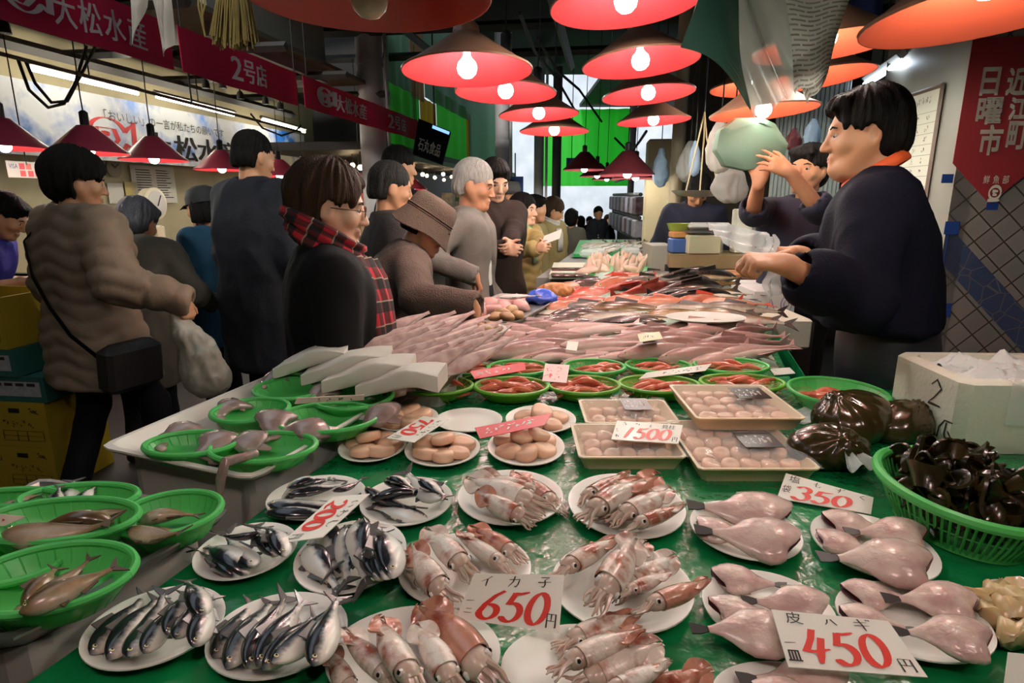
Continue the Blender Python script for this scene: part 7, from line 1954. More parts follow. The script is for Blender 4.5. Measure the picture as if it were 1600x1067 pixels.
# ---- crates at the left edge
YEL = mat('crate_yellow', '#b99a26', .6, col2='#a2841c', nscale=4); GRN = mat('crate_teal', '#2f6a60', .6, col2='#265850', nscale=4)
LBLM = mat('crate_label', '#b8b2b4', .6, col2='#8a8690', nscale=30, sharp=.5)
c0 = P(42, 600, 2.95); zs = [(.0, .235, YEL, 'bottom yellow crate of the stack at the left edge', 0), (.237, .47, YEL, 'second yellow crate from the floor in the left stack', 0), (.472, .60, GRN, 'lower teal crate with white labels in the left stack', .02), (.602, .735, GRN, 'upper teal crate with white labels in the left stack', -.10), (.737, .985, YEL, 'topmost yellow crate of the left stack', -.12)]
for i, (z0, z1, m_, lb, dx) in enumerate(zs):
    w, d = .50, .36
    t = thing('crate', lb, 'crate', (c0.x - .14 + dx, c0.y + .18, z0 + .001), -.12, 'crates stacked at the left edge')
    mb = MB()
    h_ = z1 - z0
    R4 = lambda k, z: [(-w / 2 + k, -d / 2 + k, z), (w / 2 - k, -d / 2 + k, z), (w / 2 - k, d / 2 - k, z), (-w / 2 + k, d / 2 - k, z)]
    mb.loft([R4(0, 0), R4(0, h_), R4(.012, h_), R4(.012, h_ - .06 if i == 4 else h_ - .005)]); bx_ = mb.build('box', m_, t, smooth=False)
    s = Sheet(*[Vector(q) for q in ((-w / 2, -d / 2 - .0008, 0), (w / 2, -d / 2 - .0008, 0), (w / 2, -d / 2 - .0008, h_), (-w / 2, -d / 2 - .0008, h_))])
    if m_ is YEL:
        mb = MB(); s.flat(mb, [(.60, .76), (.72, .76), (.72, .86), (.60, .86)], [(0, 1, 2, 3)], .0005); mb.build('handle_slot', M_BLACK, bx_, smooth=False)
        mb = MB(); s.text(mb, '和歌山', .08, .66, .34, .14, .0006); V, Fa = dabs2d(2, .80, .74, .14, .14, .02, 5); s.flat(mb, V, Fa); V, Fa = dabs2d(4, .52, .44, .36, .16, .014, 6); s.flat(mb, V, Fa)
        V, Fa = strokes2d([[(0, 0), (1, 0), (1, 1), (0, 1), (0, 0)], [(.35, 0), (.35, 1)], [(.6, 0), (.6, 1)], [(0, .5), (1, .5)]], .50, .14, .44, .22, .012, .9); s.flat(mb, V, Fa, .0006); mb.build('lettering', mat('crate_ink', '#5c3a1c', .6), bx_, smooth=False)
    else:
        mb = MB(); s.flat(mb, [(.30, .22), (.95, .22), (.95, .80), (.30, .80)], [(0, 1, 2, 3)], .0005); lb_ = mb.build('label', LBLM, bx_, smooth=False)
        mb = MB()
        for k in range(5): s.flat(mb, [(.33 + k * .12, .62), (.42 + k * .12, .62), (.42 + k * .12, .74), (.33 + k * .12, .74)], [(0, 1, 2, 3)], .0009)
        mb.build('lettering', INK, lb_, smooth=False)
# ---------------------------------------------------------------- upper left: upper storey, tarps, far stalls
quadwall('wall_upper', hall_pt(XB - .55, 4.6, 0), hall_pt(XB - .55, 6.6, 0), 2.62, 3.3, mat('upper_board', '#8f8d84', .6, col2='#7a776e', nscale=2), t=.05)
bm = MB()
for x0 in (lw + .3, lw + 1.1): bm.tube([hall_pt(x0, 1.5, 2.55), hall_pt(x0, 8.5, 2.55)], .05, 4)
for k in range(5): bm.tube([hall_pt(lw, 2.6 + k * 1.2, 2.62), hall_pt(XB - .1, 2.6 + k * 1.2, 2.62)], .04, 4)
o = bm.build('trim_3', M_STEEL, smooth=False); o['kind'] = 'structure'
bm = MB(); hbox(bm, lw + .2, XB - .35, 1.0, 7.4, 2.72, 2.76); struct('ceiling_left', bm, mat('ceiling_left', '#6a6250', .7, col2='#5a5343', nscale=3))
XT = P(605, 160, 8.0).dot(HN) - .12
def tarp_panel(name, label, px0, px1, ytop, ybot, m):
    a_, b_ = along(on_hall(px0, 160, XT)), along(on_hall(px1, 160, XT)); z1, z0 = on_hall(px0, ytop, XT).z, on_hall(px0, ybot, XT).z
    s = HallSheet(XT, a_, b_, z0, z1, .02, 20); c = sum(s.c, Vector()) / 4; s.o = c
    mb = MB(); s.slab(mb, .006, nu=24, nv=6); o = mb.build(name, m, loc=c); tag(o, label, 'tarp'); return o
TG = mat('tarp_green', '#74de6a', .5, translucent=.75); TP = mat('tarp_pale', '#8fb39a', .5, translucent=.6); TB = mat('tarp_beige', '#b59d78', .5, translucent=.6); TY = mat('tarp_yellow', '#d8c030', .5, translucent=.6)
tarp_panel('tarp', 'green tarpaulin hung right of the round pillar', 606, 654, 127, 235, TG)
tarp_panel('tarp', 'green tarpaulin behind the dark hanging sign', 681, 727, 140, 252, TG)
tarp_panel('tarp', 'yellow strip of tarpaulin between the green ones', 655, 680, 150, 245, TY)
tarp_panel('tarp', 'thin yellow strip at the tarpaulins\' far edge', 727, 734, 175, 262, TY)
tarp_panel('tarp', 'pale green tarpaulin above the green ones, by the pillar', 606, 641, -30, 127, TP)
tarp_panel('tarp', 'beige strip of tarpaulin high beside the pale one', 642, 662, -20, 150, TB)
tarp_panel('tarp', 'pale green tarpaulin high behind the nearest lit lamp', 663, 731, -10, 152, TP)
tarp_panel('tarp', 'far pale green tarpaulin between the distant pillars', 731, 800, 20, 255, TP)
q = [P(645, 240, 7.6), P(691, 256, 7.6), P(704, 205, 7.6), P(654, 185, 7.6)]
c = sum(q, Vector()) / 4; s = Sheet(*[p - c for p in q]); t = thing('hanging_sign', 'dark slanted sign with white characters and a blue lit strip', 'sign', c)
mb = MB(); s.slab(mb, .06); mb.build('board', mat('sign_dark', '#171a20', .8, spec=.1), t, smooth=False)
mb = MB(); s.text(mb, '石丸食品', .12, .15, .72, .36, .004, bold=.01); mb.build('lettering', M_WHITE, t, smooth=False)
mb = MB(); s.flat(mb, [(.45, .88), (.98, .88), (.98, .97), (.45, .97)], [(0, 1, 2, 3)], .004); mb.build('lit_strip', mat('strip_blue', '#9fc4ff', .3, emit='#7fb0ff', es=1.6), t, smooth=False)
mb = MB(); mb.tube([s.at(.5, 1), s.at(.5, 1) + Vector((0, 0, 4.2 - (c + s.at(.5, 1)).z))], .01, 6); mb.build('hanger', M_STEEL, t)
# row of stalls further down on the left
xf = XT - .1
t = thing('awning', 'dark low awning over the far left stalls', 'awning', (0, 0, 0))
mb = MB(); hbox(mb, lw + .12, xf + .35, 7.5, 19, 2.0, 2.1); mb.build('roof', mat('awning_dark', '#35322f', .6), t, smooth=False)
mb = MB(); hbox(mb, xf + .28, xf + .38, 7.5, 19, 1.93, 2.0); mb.build('fascia', mat('fascia_grey', '#6d6a66', .5), t, smooth=False)
t = thing('stall_counter', 'far left stall counter with goods under the awning', 'counter', (0, 0, 0))
mb = MB(); hbox(mb, lw + .6, xf - .1, 8, 19, .0, .85); mb.build('counter_front', mat('far_counter', '#6d604a', .7, col2='#8a7a58', nscale=3), t, smooth=False)
r = random.Random(4)
cols = ['#b89a5a', '#c9c0a8', '#8a4a34', '#5a7a4a', '#d0b060', '#a04040', '#3a5a8a', '#d8d0c0']
for i in range(30):
    a_ = 8.2 + i * .34; w_ = r.uniform(.16, .3); z0 = .851; h_ = r.uniform(.2, .75)
    mb = MB(); mb.box((0, 0, h_ / 2), (.25, w_, h_), bevel=.01)
    o = mb.build('goods_box', mat('goods_%d' % (i % 8), cols[i % 8], .6, col2=cols[(i + 3) % 8], nscale=12, namt=.6), loc=hall_pt(xf - .3 - r.uniform(0, .3), a_, z0)); o.rotation_euler = (0, 0, math.radians(-8.7)); tag(o, 'small boxed or bagged goods on the far left stall counter', 'box', 'goods on the far left counter')
for i in range(22):
    p = hall_pt(xf - .05 - (i % 3) * .3, 7.8 + i * .46, 1.80 + .05 * (i % 2)); t = thing('bulb_lamp', 'small warm bulb hanging under the far left awning', 'lamp', p, 0, 'bulbs under the far left awning')
    mb = MB(); mb.ball((0, 0, 0), .035, 10, 7); mb.build('bulb', mat('far_bulb', '#fff', .3, emit='#ffe2b0', es=30), t)
    mb = MB(); mb.tube([(0, 0, .03), (0, 0, 2.0 - p.z)], .006, 5); mb.build('cord', M_CORD, t)
for (px, py, Z, lb) in ((805, 290, 9.0, 'small blue sign above the tan puffer woman'), (893, 256, 14.0, 'blue sign panel left of the far dark red lamp')):
    mb = MB(); mb.box((0, 0, 0), (.24, .04, .26)); o = mb.build('blue_sign', mat('sign_blue', '#2a5cb0', .4), loc=P(px, py, Z), smooth=False); tag(o, lb, 'sign')
    mb = MB(); mb.tube([(0, 0, .13), (0, 0, 4.26 - o.location.z if Z > 10 else 2.0 - o.location.z + .05)], .01, 5); mb.build('hanger', M_STEEL, o)
# far right stall rack
t = thing('goods_rack', 'far rack of bagged goods on the right under a slanted awning', 'rack', (0, 0, 0))
p0, p1 = P(958, 330, 12.5), P(1000, 330, 8.5)
for k in range(4):
    z = .5 + k * .32; mb = MB(); mb.tube([(p0.x, p0.y, z), (p1.x, p1.y, z)], .03, 6); mb.build('shelf', M_STEEL, t)
mb = MB(); mb.grid(lambda u, v: Vector((p0.x, p0.y, 1.72)).lerp(Vector((p1.x, p1.y, 1.85)), u) + Vector((.6 * v, 0, .18 * v)), 8, 3, thick=.03); mb.build('awning', mat('awning_grey', '#7a8088', .5), t)
for i in range(26):
    u = (i % 13) / 12.5; k = i // 13; z = .82 + .32 * k; p = Vector((p0.x, p0.y, 0)).lerp(Vector((p1.x, p1.y, 0)), u)
    mb = MB(); mb.box((0, 0, .13), (.14, .24, .26), bevel=.02); o = mb.build('goods_bag', mat('rackgoods_%d' % (i % 4), ['#b9b2b8', '#4a2a30', '#98a0b8', '#2a2028'][i % 4], .5, col2='#8a8690', nscale=14), loc=(p.x, p.y, z + .03)); tag(o, 'bagged goods on the far right rack', 'goods', 'goods on the far right rack')
mb = MB(); d = p1 - p0; mb.box(((p0.x + p1.x) / 2 + .25, (p0.y + p1.y) / 2, .4), (.3, d.length, .8), rz=math.atan2(d.y, d.x) - math.pi / 2); o = mb.build('rack_base', mat('rack_dark', '#2c2126', .7), t, smooth=False)

# ---------------------------------------------------------------- tables beyond the fish pile
q = [G(838, 434, .90), G(1006, 434, .90), G(1000, 374, .90), G(925, 374, .90)]
c = sum(q, Vector()) / 4; t = thing('far_stall_table', 'next fish table along the aisle, behind the mixed fish pile', 'table', (c.x, c.y, 0))
mb = MB(); mb.add([(p.x - c.x, p.y - c.y, z) for z in (0, .90) for p in q], [(3, 2, 1, 0), (4, 5, 6, 7), (0, 1, 5, 4), (1, 2, 6, 5), (2, 3, 7, 6), (3, 0, 4, 7)]); mb.build('table_body', mat('table_grey', '#7d7a76', .5), t, smooth=False)
def ftray(label, px0, px1, y0, y1, m_, z=.905, h_=.03, name='display_tray'):
    q = [G(px0, y1, z), G(px1, y1, z), G(px1 - (px1 - px0) * .05, y0, z), G(px0 + (px1 - px0) * .12, y0, z)]; c = sum(q, Vector()) / 4
    mb = MB(); mb.add([(p.x - c.x, p.y - c.y, zz) for zz in (0, h_) for p in q], [(3, 2, 1, 0), (4, 5, 6, 7), (0, 1, 5, 4), (1, 2, 6, 5), (2, 3, 7, 6), (3, 0, 4, 7)])
    o = mb.build(name, m_, loc=(c.x, c.y, z), smooth=False); tag(o, label, 'tray'); return q
SHG = mat('sheet_brightgreen', '#2f9a50', .3)
ftray('green tray edge in front of the far crab heap', 905, 1022, 408, 434, SHG, .91)
ftray('green tray of white fish farthest on the far table', 895, 985, 379, 402, SHG, .91)
ftray('white divided foam box at the far table\'s near left', 858, 918, 416, 436, M_FOAM, .91, .03)
mb = MB()
for i in range(3):
    for j in range(2):
        p = G(872 + i * 17, 421 + j * 9, .944); mb = MB(); mb.box((0, 0, 0), (.09, .10, .02), bevel=.006); o = mb.build('dark_fillet', mat('fillet_dark', '#4a2c26', .3, coat=.4), loc=p); tag(o, 'dark fillet in the divided foam box', 'fillet', 'fillets in the divided foam box')
CRB = [chunk(i + 20, mat('crab_white', '#e0c4b0', .35, col2='#d0907a', nscale=16, namt=.6), .055) for i in range(3)]
r = random.Random(9)
for i in range(46):
    u, v = r.random(), r.random(); p = G(925 + 92 * u - 8 * v, 404 + 20 * v, .955); o = copy_tree(CRB[i % 3], 'pale crab leg lump heaped on the far table', 'crab heap on the far table'); o['category'] = 'crab'; o.location = p; o.rotation_euler = (r.uniform(0, 3), r.uniform(0, 3), r.uniform(0, 6)); o.scale = (1.5, .6, .6)
for i in range(16):
    u, v = r.random(), r.random(); a_ = G(905 + 70 * u, 384 + 12 * v, .95); o = lay(PAL[0], a_, a_ + Vector((.28, .2, .05)), 70, 'pale fish on the farthest green tray', 'pale fish on the farthest tray')
for i, (px, py) in enumerate(((920, 401), (930, 398), (985, 397), (1000, 393))):
    p = G(px, py, .94); mb = MB(); mb.box((0, 0, .03), (.16, .12, .07), bevel=.02); o = mb.build('clear_pack', M_CLEAR, loc=p); tag(o, 'clear plastic pack on the far table', 'pack', 'clear packs on the far table')
mb = MB(); p = G(965, 402, .96); mb.box((0, 0, 0), (.5, .05, .015)); o = mb.build('divider_strip', mat('strip_brightgreen', '#4fd06a', .3), loc=p, smooth=False); tag(o, 'bright green plastic divider strip on the far table', 'strip')

# ---------------------------------------------------------------- working corner behind the stall
t = thing('work_counter', 'wooden work counter behind the mixed fish pile, before the bowed worker', 'counter', (0, 0, 0))
a = P(1046, 399, 4.15); b = P(1246, 399, 4.0)
ZC = (a.z + b.z) / 2
def slab2(mb, a, b, dpt, z0, z1):
    n = Vector((-(b - a).y, (b - a).x, 0)).normalized() * dpt; A, B = Vector((a.x, a.y, 0)), Vector((b.x, b.y, 0))
    mb.add([p + Vector((0, 0, z)) for z in (z0, z1) for p in (A, B, B + n, A + n)], [(3, 2, 1, 0), (4, 5, 6, 7), (0, 1, 5, 4), (1, 2, 6, 5), (2, 3, 7, 6), (3, 0, 4, 7)])
WOOD = mat('wood_worktop', '#8d7654', .5, col2='#77623f', nscale=6, stretch=(1, 8, 1))
mb = MB(); slab2(mb, a, b, .42, ZC - .09, ZC); mb.build('counter_top', WOOD, t, smooth=False)
mb = MB(); slab2(mb, a + Vector((0, .08, 0)), b + Vector((0, .08, 0)), .3, 0, ZC - .09); mb.build('counter_base', mat('counter_black', '#1c1a19', .7), t, smooth=False)
mb = MB(); a2, b2 = P(1128, 440, 3.6), P(1215, 440, 3.5); slab2(mb, a2, b2, .5, a2.z - .03, a2.z); mb.build('lower_shelf', WOOD, t, smooth=False)
p = P(1033, 400, 4.4); mb = MB(); mb.box((p.x, p.y + .1, .55), (.16, .3, 1.1)); o = mb.build('end_panel', mat('panel_grey', '#9a968c', .5), t, smooth=False)
def item(name, label, cat, px, py, Z, dims, m_, bev=.008, z0=None, shape='box', kids=None):
    p = P(px, py, Z); z0 = ZC if z0 is None else z0
    mb = MB()
    if shape == 'box': mb.box((0, 0, dims[2] / 2), dims, bevel=bev)
    elif shape == 'tray': mb.lathe([(.001, 0), (.8, 0), (1, dims[2]), (.96, dims[2]), (.78, .006), (.001, .006)], 24, sx=dims[0] / 2, sy=dims[1] / 2)
    else: mb.lathe([(dims[0] / 2, 0), (dims[0] / 2, dims[2]), (dims[0] / 2 - .01, dims[2] + .004)], 20)
    o = mb.build(name, m_, loc=(p.x, p.y, z0 + .001)); tag(o, label, cat); return o
item('cardboard_box', 'blue box with an orange lid on the work counter', 'box', 1062, 385, 4.25, (.14, .14, .10), mat('box_blue', '#3a5a96', .5))
item('cardboard_box', 'orange-brown box lying on the blue box', 'box', 1062, 375, 4.25, (.13, .13, .045), mat('box_orange', '#b8824a', .6), z0=ZC + .102)
item('plastic_tray', 'olive green plastic tray on top of the box pile', 'tray', 1064, 353, 4.27, (.20, .16, .05), mat('tray_olive', '#7a8a34', .4), z0=ZC + .150, shape='tray')
o = item('kitchen_scale', 'cream flat kitchen scale on the work counter', 'scale', 1095, 380, 4.2, (.22, .18, .13), mat('scale_ivory', '#bdb698', .5))
mb = MB(); mb.box((0, 0, .15), (.24, .2, .012), bevel=.004); mb.build('pan', M_METAL, o)
item('paper_roll', 'white paper roll lying across the kitchen scale', 'roll', 1108, 356, 4.2, (.30, .06, .05), M_WHITE, z0=ZC + .158, bev=.02)
item('white_cup', 'white cup on the work counter before the bowed worker', 'cup', 1122, 352, 4.3, (.09, .09, .18), M_WHITE, z0=ZC, shape='can')
item('foam_box', 'small white box right of the cup on the work counter', 'box', 1159, 350, 4.2, (.11, .1, .30), M_FOAM)
o = item('tin_can', 'white tin with a green dot on the work counter', 'tin', 1200, 360, 4.1, (.10, .10, .2), M_WHITE, shape='can')
mb = MB(); mb.M = Matrix.Translation((0, -.051, .12)) @ Matrix.Rotation(math.pi / 2, 4, 'X'); mb.lathe([(.001, 0), (.03, 0), (.03, .004), (.001, .004)], 16); mb.build('dot', mat('dot_green', '#6aa83a', .5), o)
item('metal_canister', 'grey canister left of the tin on the work counter', 'canister', 1180, 352, 4.2, (.10, .10, .22), M_METAL, shape='can')
item('plastic_bin', 'light blue plastic bin at the right end of the work counter', 'bin', 1214, 375, 4.05, (.16, .14, .16), mat('bin_blue', '#7f9fae', .4))
item('squid_tray', 'shelf tray of brown squid under the work counter', 'tray', 1160, 428, 3.75, (.3, .2, .04), mat('tray_squid', '#c08a5a', .35, col2='#8a4a2c', nscale=14, namt=.8), z0=a2.z)
o = item('foam_box', 'white foam box with a round mark standing lowest behind the stall', 'box', 1195, 478, 3.05, (.20, .22, .14), mat('foam_cool', '#cfcac6', .7), z0=P(1195, 492, 3.05).z)
item('foam_box', 'open white foam box nearest the green sheet\'s right edge', 'box', 1212, 510, 2.75, (.20, .26, .13), M_FOAM, z0=P(1212, 536, 2.75).z)
item('foam_box', 'grey-white foam box lid behind the round-marked box', 'box', 1180, 460, 3.3, (.20, .2, .10), mat('foam_cool', '#cfcac6', .7), z0=P(1180, 470, 3.3).z)
mb = MB(); b0_ = P(1195, 478, 3.05); mb.box((b0_.x + .04, b0_.y, P(1195, 492, 3.05).z / 2), (.24, .4, P(1195, 492, 3.05).z)); 
o = mb.build('crate_stand', mat('stand_dark', '#2a2826', .7), smooth=False); tag(o, 'dark low stand carrying the foam boxes behind the stall', 'stand')
s = Sheet(Vector((-.10, -.1108, 0)), Vector((.10, -.1108, 0)), Vector((.10, -.1108, .14)), Vector((-.10, -.1108, .14)))
mb = MB(); V, Fa = strokes2d([arc(.78, .5, .13, .3, 0, 360, 20), arc(.78, .5, .06, .14, 0, 300, 12), [(.3, .3), (.4, .7), (.5, .3)]], 0, 0, 1, 1, .025); s.flat(mb, V, Fa, .001)
fb = [o for o in COL.objects if o.name.startswith('foam_box') and o.get('label', '').startswith('white foam box with a round')][0]; mb.build('mark', mat('mark_blue', '#5a6a90', .5), fb, smooth=False)
# hanging scale pan
p = P(1092, 301, 4.0); t = thing('hanging_pan', 'shallow pan hung on pale straps before the bowed worker\'s face', 'scale', p)
mb = MB(); mb.lathe([(.001, -.03), (.13, -.02), (.17, .012), (.165, .014), (.125, -.015), (.001, -.024)], 30, sx=1.05); mb.build('pan', M_METAL, t)
for dx in (-.06, .06, .02):
    mb = MB(); mb.tube([(dx * 1.8, -.08 if dx != .02 else .1, .01), (dx * .4, 0, .35), (0, 0, .5)], .009, 6, flat=.5); mb.build('strap', mat('strap_pale', '#b8a880', .6), t)
mb = MB(); mb.tube([(0, 0, .48), (0, 0, 3.5 - p.z)], .005, 6); mb.build('cord', M_CORD, t)
# hanging plastic bags
WB_ = mat('bag_white', '#d8d4ca', .45, translucent=.4); CB_ = mat('bag_milky', '#b9b6b0', .3, translucent=.5); BB_ = mat('bag_bluish', '#9db4c8', .35, translucent=.4)
def hbag(label, px0, px1, y0, y1, Z, m_, seed):
    a, b = P((px0 + px1) / 2, y0, Z), P((px0 + px1) / 2, y1, Z); w = (px1 - px0) / F * Z / 2; h_ = (a.z - b.z) / 2
    o = hanging_blob('plastic_bag', label, 'bag', [((0, 0, -h_ * .25), (w, w * .45, h_ * .75)), ((w * .25, 0, -h_ * .45), (w * .6, w * .5, h_ * .5)), ((0, 0, h_ * .4), (0, 0, h_ * 1.0), w * .75, w * .35)], (-w * 1.4, -w, -h_ * 1.4), (w * 1.4, w, h_ * 1.3), m_, (a + b) / 2, .011, (w * .16, 2.4 / w), 'hanging plastic bags behind the stall', (1, 1, .35))
    mb = MB(); mb.tube([(0, 0, h_ * .95), (0, 0, 3.55 - o.location.z)], .004, 5); mb.build('cord', M_CORD, o); return o
hbag('milky white bag hanging above the bowed worker', 1058, 1096, 228, 285, 4.6, CB_, 1)
hbag('bluish bag hanging in front of the milky one', 1076, 1094, 222, 275, 4.2, BB_, 2)
hbag('big white bag hanging left of the pale green bag', 1103, 1146, 188, 270, 3.2, WB_, 3)
hbag('crumpled milky bag hanging below the pale green bag', 1112, 1168, 258, 316, 3.4, CB_, 4)
hbag('bluish bag hanging beside the tan post', 1020, 1044, 236, 292, 4.9, BB_, 5)
hbag('light blue bag hanging above the second fishmonger\'s head', 1256, 1282, 190, 228, 3.9, BB_, 6)
hbag('dark red bag hanging left of the light blue one', 1228, 1252, 204, 236, 4.1, mat('bag_darkred', '#5a2428', .5), 7)
# bundles hung above the stall: green bags and printed papers
GB = mat('bag_darkgreen', '#41705f', .5, col2='#335a4d', nscale=3, translucent=.1)
t = thing('green_bags', 'bundle of dark green bags hanging at the top, left of the papers', 'bags', P(1120, 20, 1.55))
c = t.location.copy(); 
for k in range(6):
    def fn(u, v, k=k):
        b0_, b1_ = P(1063 + k * 3, 74 - k * 4, 1.50 + .014 * k), P(1177 - k * 2, 172 - k * 5, 1.55 + .014 * k)
        t0_, t1_ = P(1112, -70, 1.52 + .010 * k), P(1172, -70, 1.56 + .010 * k)
        bb_ = b0_.lerp(b1_, u) + Vector((0, 0, .028 * math.sin(u * math.pi))); tt_ = t0_.lerp(t1_, u)
        return bb_.lerp(tt_, v) - c + Vector((0, -.02 * math.sin(v * 3 + u * 4) - .01 * k, 0))
    mb = MB(); mb.grid(fn, 14, 12, thick=.0016); mb.build('bag', GB, t)
mb = MB(); tp = P(1140, -68, 1.56) - c; mb.tube([tp, Vector((tp.x, tp.y, 3.3 - c.z))], .004, 6); mb.build('cord', M_CORD, t)
def print_mat():
    m = bpy.data.materials.new('newsprint'); m.use_nodes = True; nt = m.node_tree; N = nt.nodes; L = nt.links; b = N['Principled BSDF']; b.inputs['Roughness'].default_value = .6
    tc = N.new('ShaderNodeTexCoord'); br = N.new('ShaderNodeTexBrick'); br.inputs['Scale'].default_value = 1; br.inputs['Brick Width'].default_value = .05; br.inputs['Row Height'].default_value = .011; br.inputs['Mortar Size'].default_value = .0035; br.inputs['Bias'].default_value = -.3
    br.inputs['Color1'].default_value = lin('#837d72'); br.inputs['Color2'].default_value = lin('#aaa497'); br.inputs['Mortar'].default_value = lin('#cfc9bb'); L.new(tc.outputs['UV'], br.inputs['Vector'])
    L.new(br.outputs['Color'], b.inputs['Base Color']); return m
NEWS = print_mat()
def uvgrid(name, fn, nu, nv, m_, parent, sx, sy, th=.0012):
    vs = [Vector(fn(i / nu, j / nv)) for j in range(nv + 1) for i in range(nu + 1)]
    fs = [(j * (nu + 1) + i, j * (nu + 1) + i + 1, (j + 1) * (nu + 1) + i + 1, (j + 1) * (nu + 1) + i) for j in range(nv) for i in range(nu)]
    me = bpy.data.meshes.new(name); me.from_pydata([tuple(v) for v in vs], [], fs); uv = me.uv_layers.new(name='UVMap')
    for l in me.loops: i = l.vertex_index; uv.data[l.index].uv = ((i % (nu + 1)) / nu * sx, (i // (nu + 1)) / nv * sy)
    me.materials.append(m_); me.polygons.foreach_set('use_smooth', [True] * len(me.polygons)); o = bpy.data.objects.new(name, me); COL.objects.link(o); o.parent = parent
    md = o.modifiers.new('thick', 'SOLIDIFY'); md.thickness = th; return o
t = thing('newspapers', 'bundle of printed papers in clear plastic hanging at the top, right of the green bags', 'papers', P(1240, 30, 1.5)); c = t.location.copy()
for k, (bl, br_, tl, tr, Z) in enumerate((((1243, 146), (1292, 118), (1165, -70), (1350, -70), 1.50), ((1236, 128), (1302, 70), (1175, -70), (1352, -70), 1.53), ((1262, 163), (1290, 124), (1200, -70), (1340, -70), 1.56))):
    def fn(u, v, bl=bl, br_=br_, tl=tl, tr=tr, Z=Z):
        return P(*bl, Z).lerp(P(*br_, Z + .05), u).lerp(P(*tl, Z + .02).lerp(P(*tr, Z + .08), u), v) - c + Vector((0, .012 * math.sin(u * 6 + v * 5), .006 * math.sin(u * 9)))
    uvgrid('paper', fn, 14, 14, NEWS, t, .22, .30)
mb = MB()
def fn(u, v): return P(1178 - 20 * u, 187 - 60 * u, 1.46).lerp(P(1243 - 5 * u, 143 - 30 * u, 1.47), v) - c
mb.grid(lambda u, v: P(1178, 187, 1.45).lerp(P(1245, 142, 1.48), u).lerp(P(1150, -70, 1.46).lerp(P(1215, -70, 1.50), u), v) - c + Vector((-.012 * math.sin(v * 3.0) * (1 - u), .014 * math.sin(u * 8 + v * 6), .008 * math.sin(u * 13 + v * 9))), 18, 26, thick=.0008)
mb.build('plastic_cover', mat('cover_milky', '#c9c4b8', .2, spec=.8, alpha=.55), t)
mb = MB(); tp = P(1250, -68, 1.55) - c; mb.tube([tp, Vector((tp.x, tp.y, 3.3 - c.z))], .004, 6); mb.build('cord', M_CORD, t)
mb = MB(); p = P(1350, 10, 2.3); mb.grid(lambda u, v: p + Vector(((u - .5) * .16, .03 * math.sin(u * 7), -.1 * v + .25 * (1 - v) + .02 * math.sin(u * 9) * v)), 14, 8, thick=.003); tag(mb.build('blue_sheet', mat('sheet_blue', '#22356e', .6)), 'blue sheet scrap hanging at the top behind the papers', 'sheet')
# cool tube light far right
q0, q1 = P(1352, 132, 4.2), P(1408, 97, 3.2); c = (q0 + q1) / 2; t = thing('tube_light', 'cool fluorescent tube above the vendor, near the whiteboard', 'lamp', c)
mb = MB(); mb.tube([q0 - c, q1 - c], .018, 8); mb.build('tube', mat('tube_cool', '#fff', .3, emit='#dcecff', es=14), t)
mb = MB(); mb.tube([q0 - c + Vector((0, 0, .04)), q1 - c + Vector((0, 0, .04))], .028, 4); mb.build('fitting', mat('fitting_grey', '#8d8a82'), t, smooth=False)
mb = MB(); mb.tube([Vector((0, 0, .05)), Vector((0, 0, 3.6 - c.z))], .006, 6); mb.build('hanger', M_CORD, t)
# whiteboard on the booth's side, poster and blue tape on its tiled front
def side_xy(px, py): q = onp(px, py, BOOTH, HN); return (q - BOOTH).dot(HV), q.z
s1, z1 = side_xy(1478, 132); s0, _ = side_xy(1420, 165); _, z0 = side_xy(1462, 342)
fw = BOOTH - HN * .012
cn = [fw + HV * s0 + Vector((0, 0, z0)), fw + HV * max(s1, .02) + Vector((0, 0, z0)), fw + HV * max(s1, .02) + Vector((0, 0, z1)), fw + HV * s0 + Vector((0, 0, z1))]
c = sum(cn, Vector()) / 4; s = Sheet(*[p - c for p in cn]); t = thing('whiteboard', 'whiteboard with a handwritten table behind the vendor\'s head', 'whiteboard', c)
mb = MB(); s.slab(mb, .010); mb.build('board', mat('board_white', '#d6cfbb', .35), t, smooth=False)
mb = MB()
for a_, b_ in ((0, 1), (1, 2), (2, 3), (3, 0)): mb.tube([s.c[a_], s.c[b_]], .011, 4)
mb.build('frame', mat('board_frame', '#6a5648', .5), t, smooth=False)
mb = MB(); r = random.Random(3)
for i in range(9):
    for j in range(3): V, Fa = dabs2d(1, .12 + j * .28, .10 + i * .082, .12, .045, .012, i * 3 + j); s.flat(mb, V, Fa, .002)
for i in range(10): s.flat(mb, [(.06, .08 + i * .082), (.94, .08 + i * .082), (.94, .083 + i * .082), (.06, .083 + i * .082)], [(0, 1, 2, 3)], .0015)
V, Fa = dabs2d(6, .2, .89, .6, .05, .014, 40); s.flat(mb, V, Fa, .002)
mb.build('handwriting', mat('marker_grey', '#6d665c', .6), t, smooth=False)
def wall_xy(px, py): q = onp(px, py, BOOTH, HV); return (q - BOOTH).dot(HN), q.z
def wpt(x, z, off=.004): return BOOTH + HN * x - HV * off + Vector((0, 0, z))
xl, zb = wall_xy(1488, 255); xt, zt = wall_xy(1545, 318); _, ztop = wall_xy(1506, 60); xr = 2 * xt - xl
c = wpt(xt, (zb + ztop) / 2); t = thing('wall_pennant', 'red pennant with white brush characters on the tiled wall', 'banner', c)
mb = MB(); pts = [wpt(xl, zb), wpt(xt, zt), wpt(xr, zb), wpt(xr, ztop), wpt(xl, ztop)]
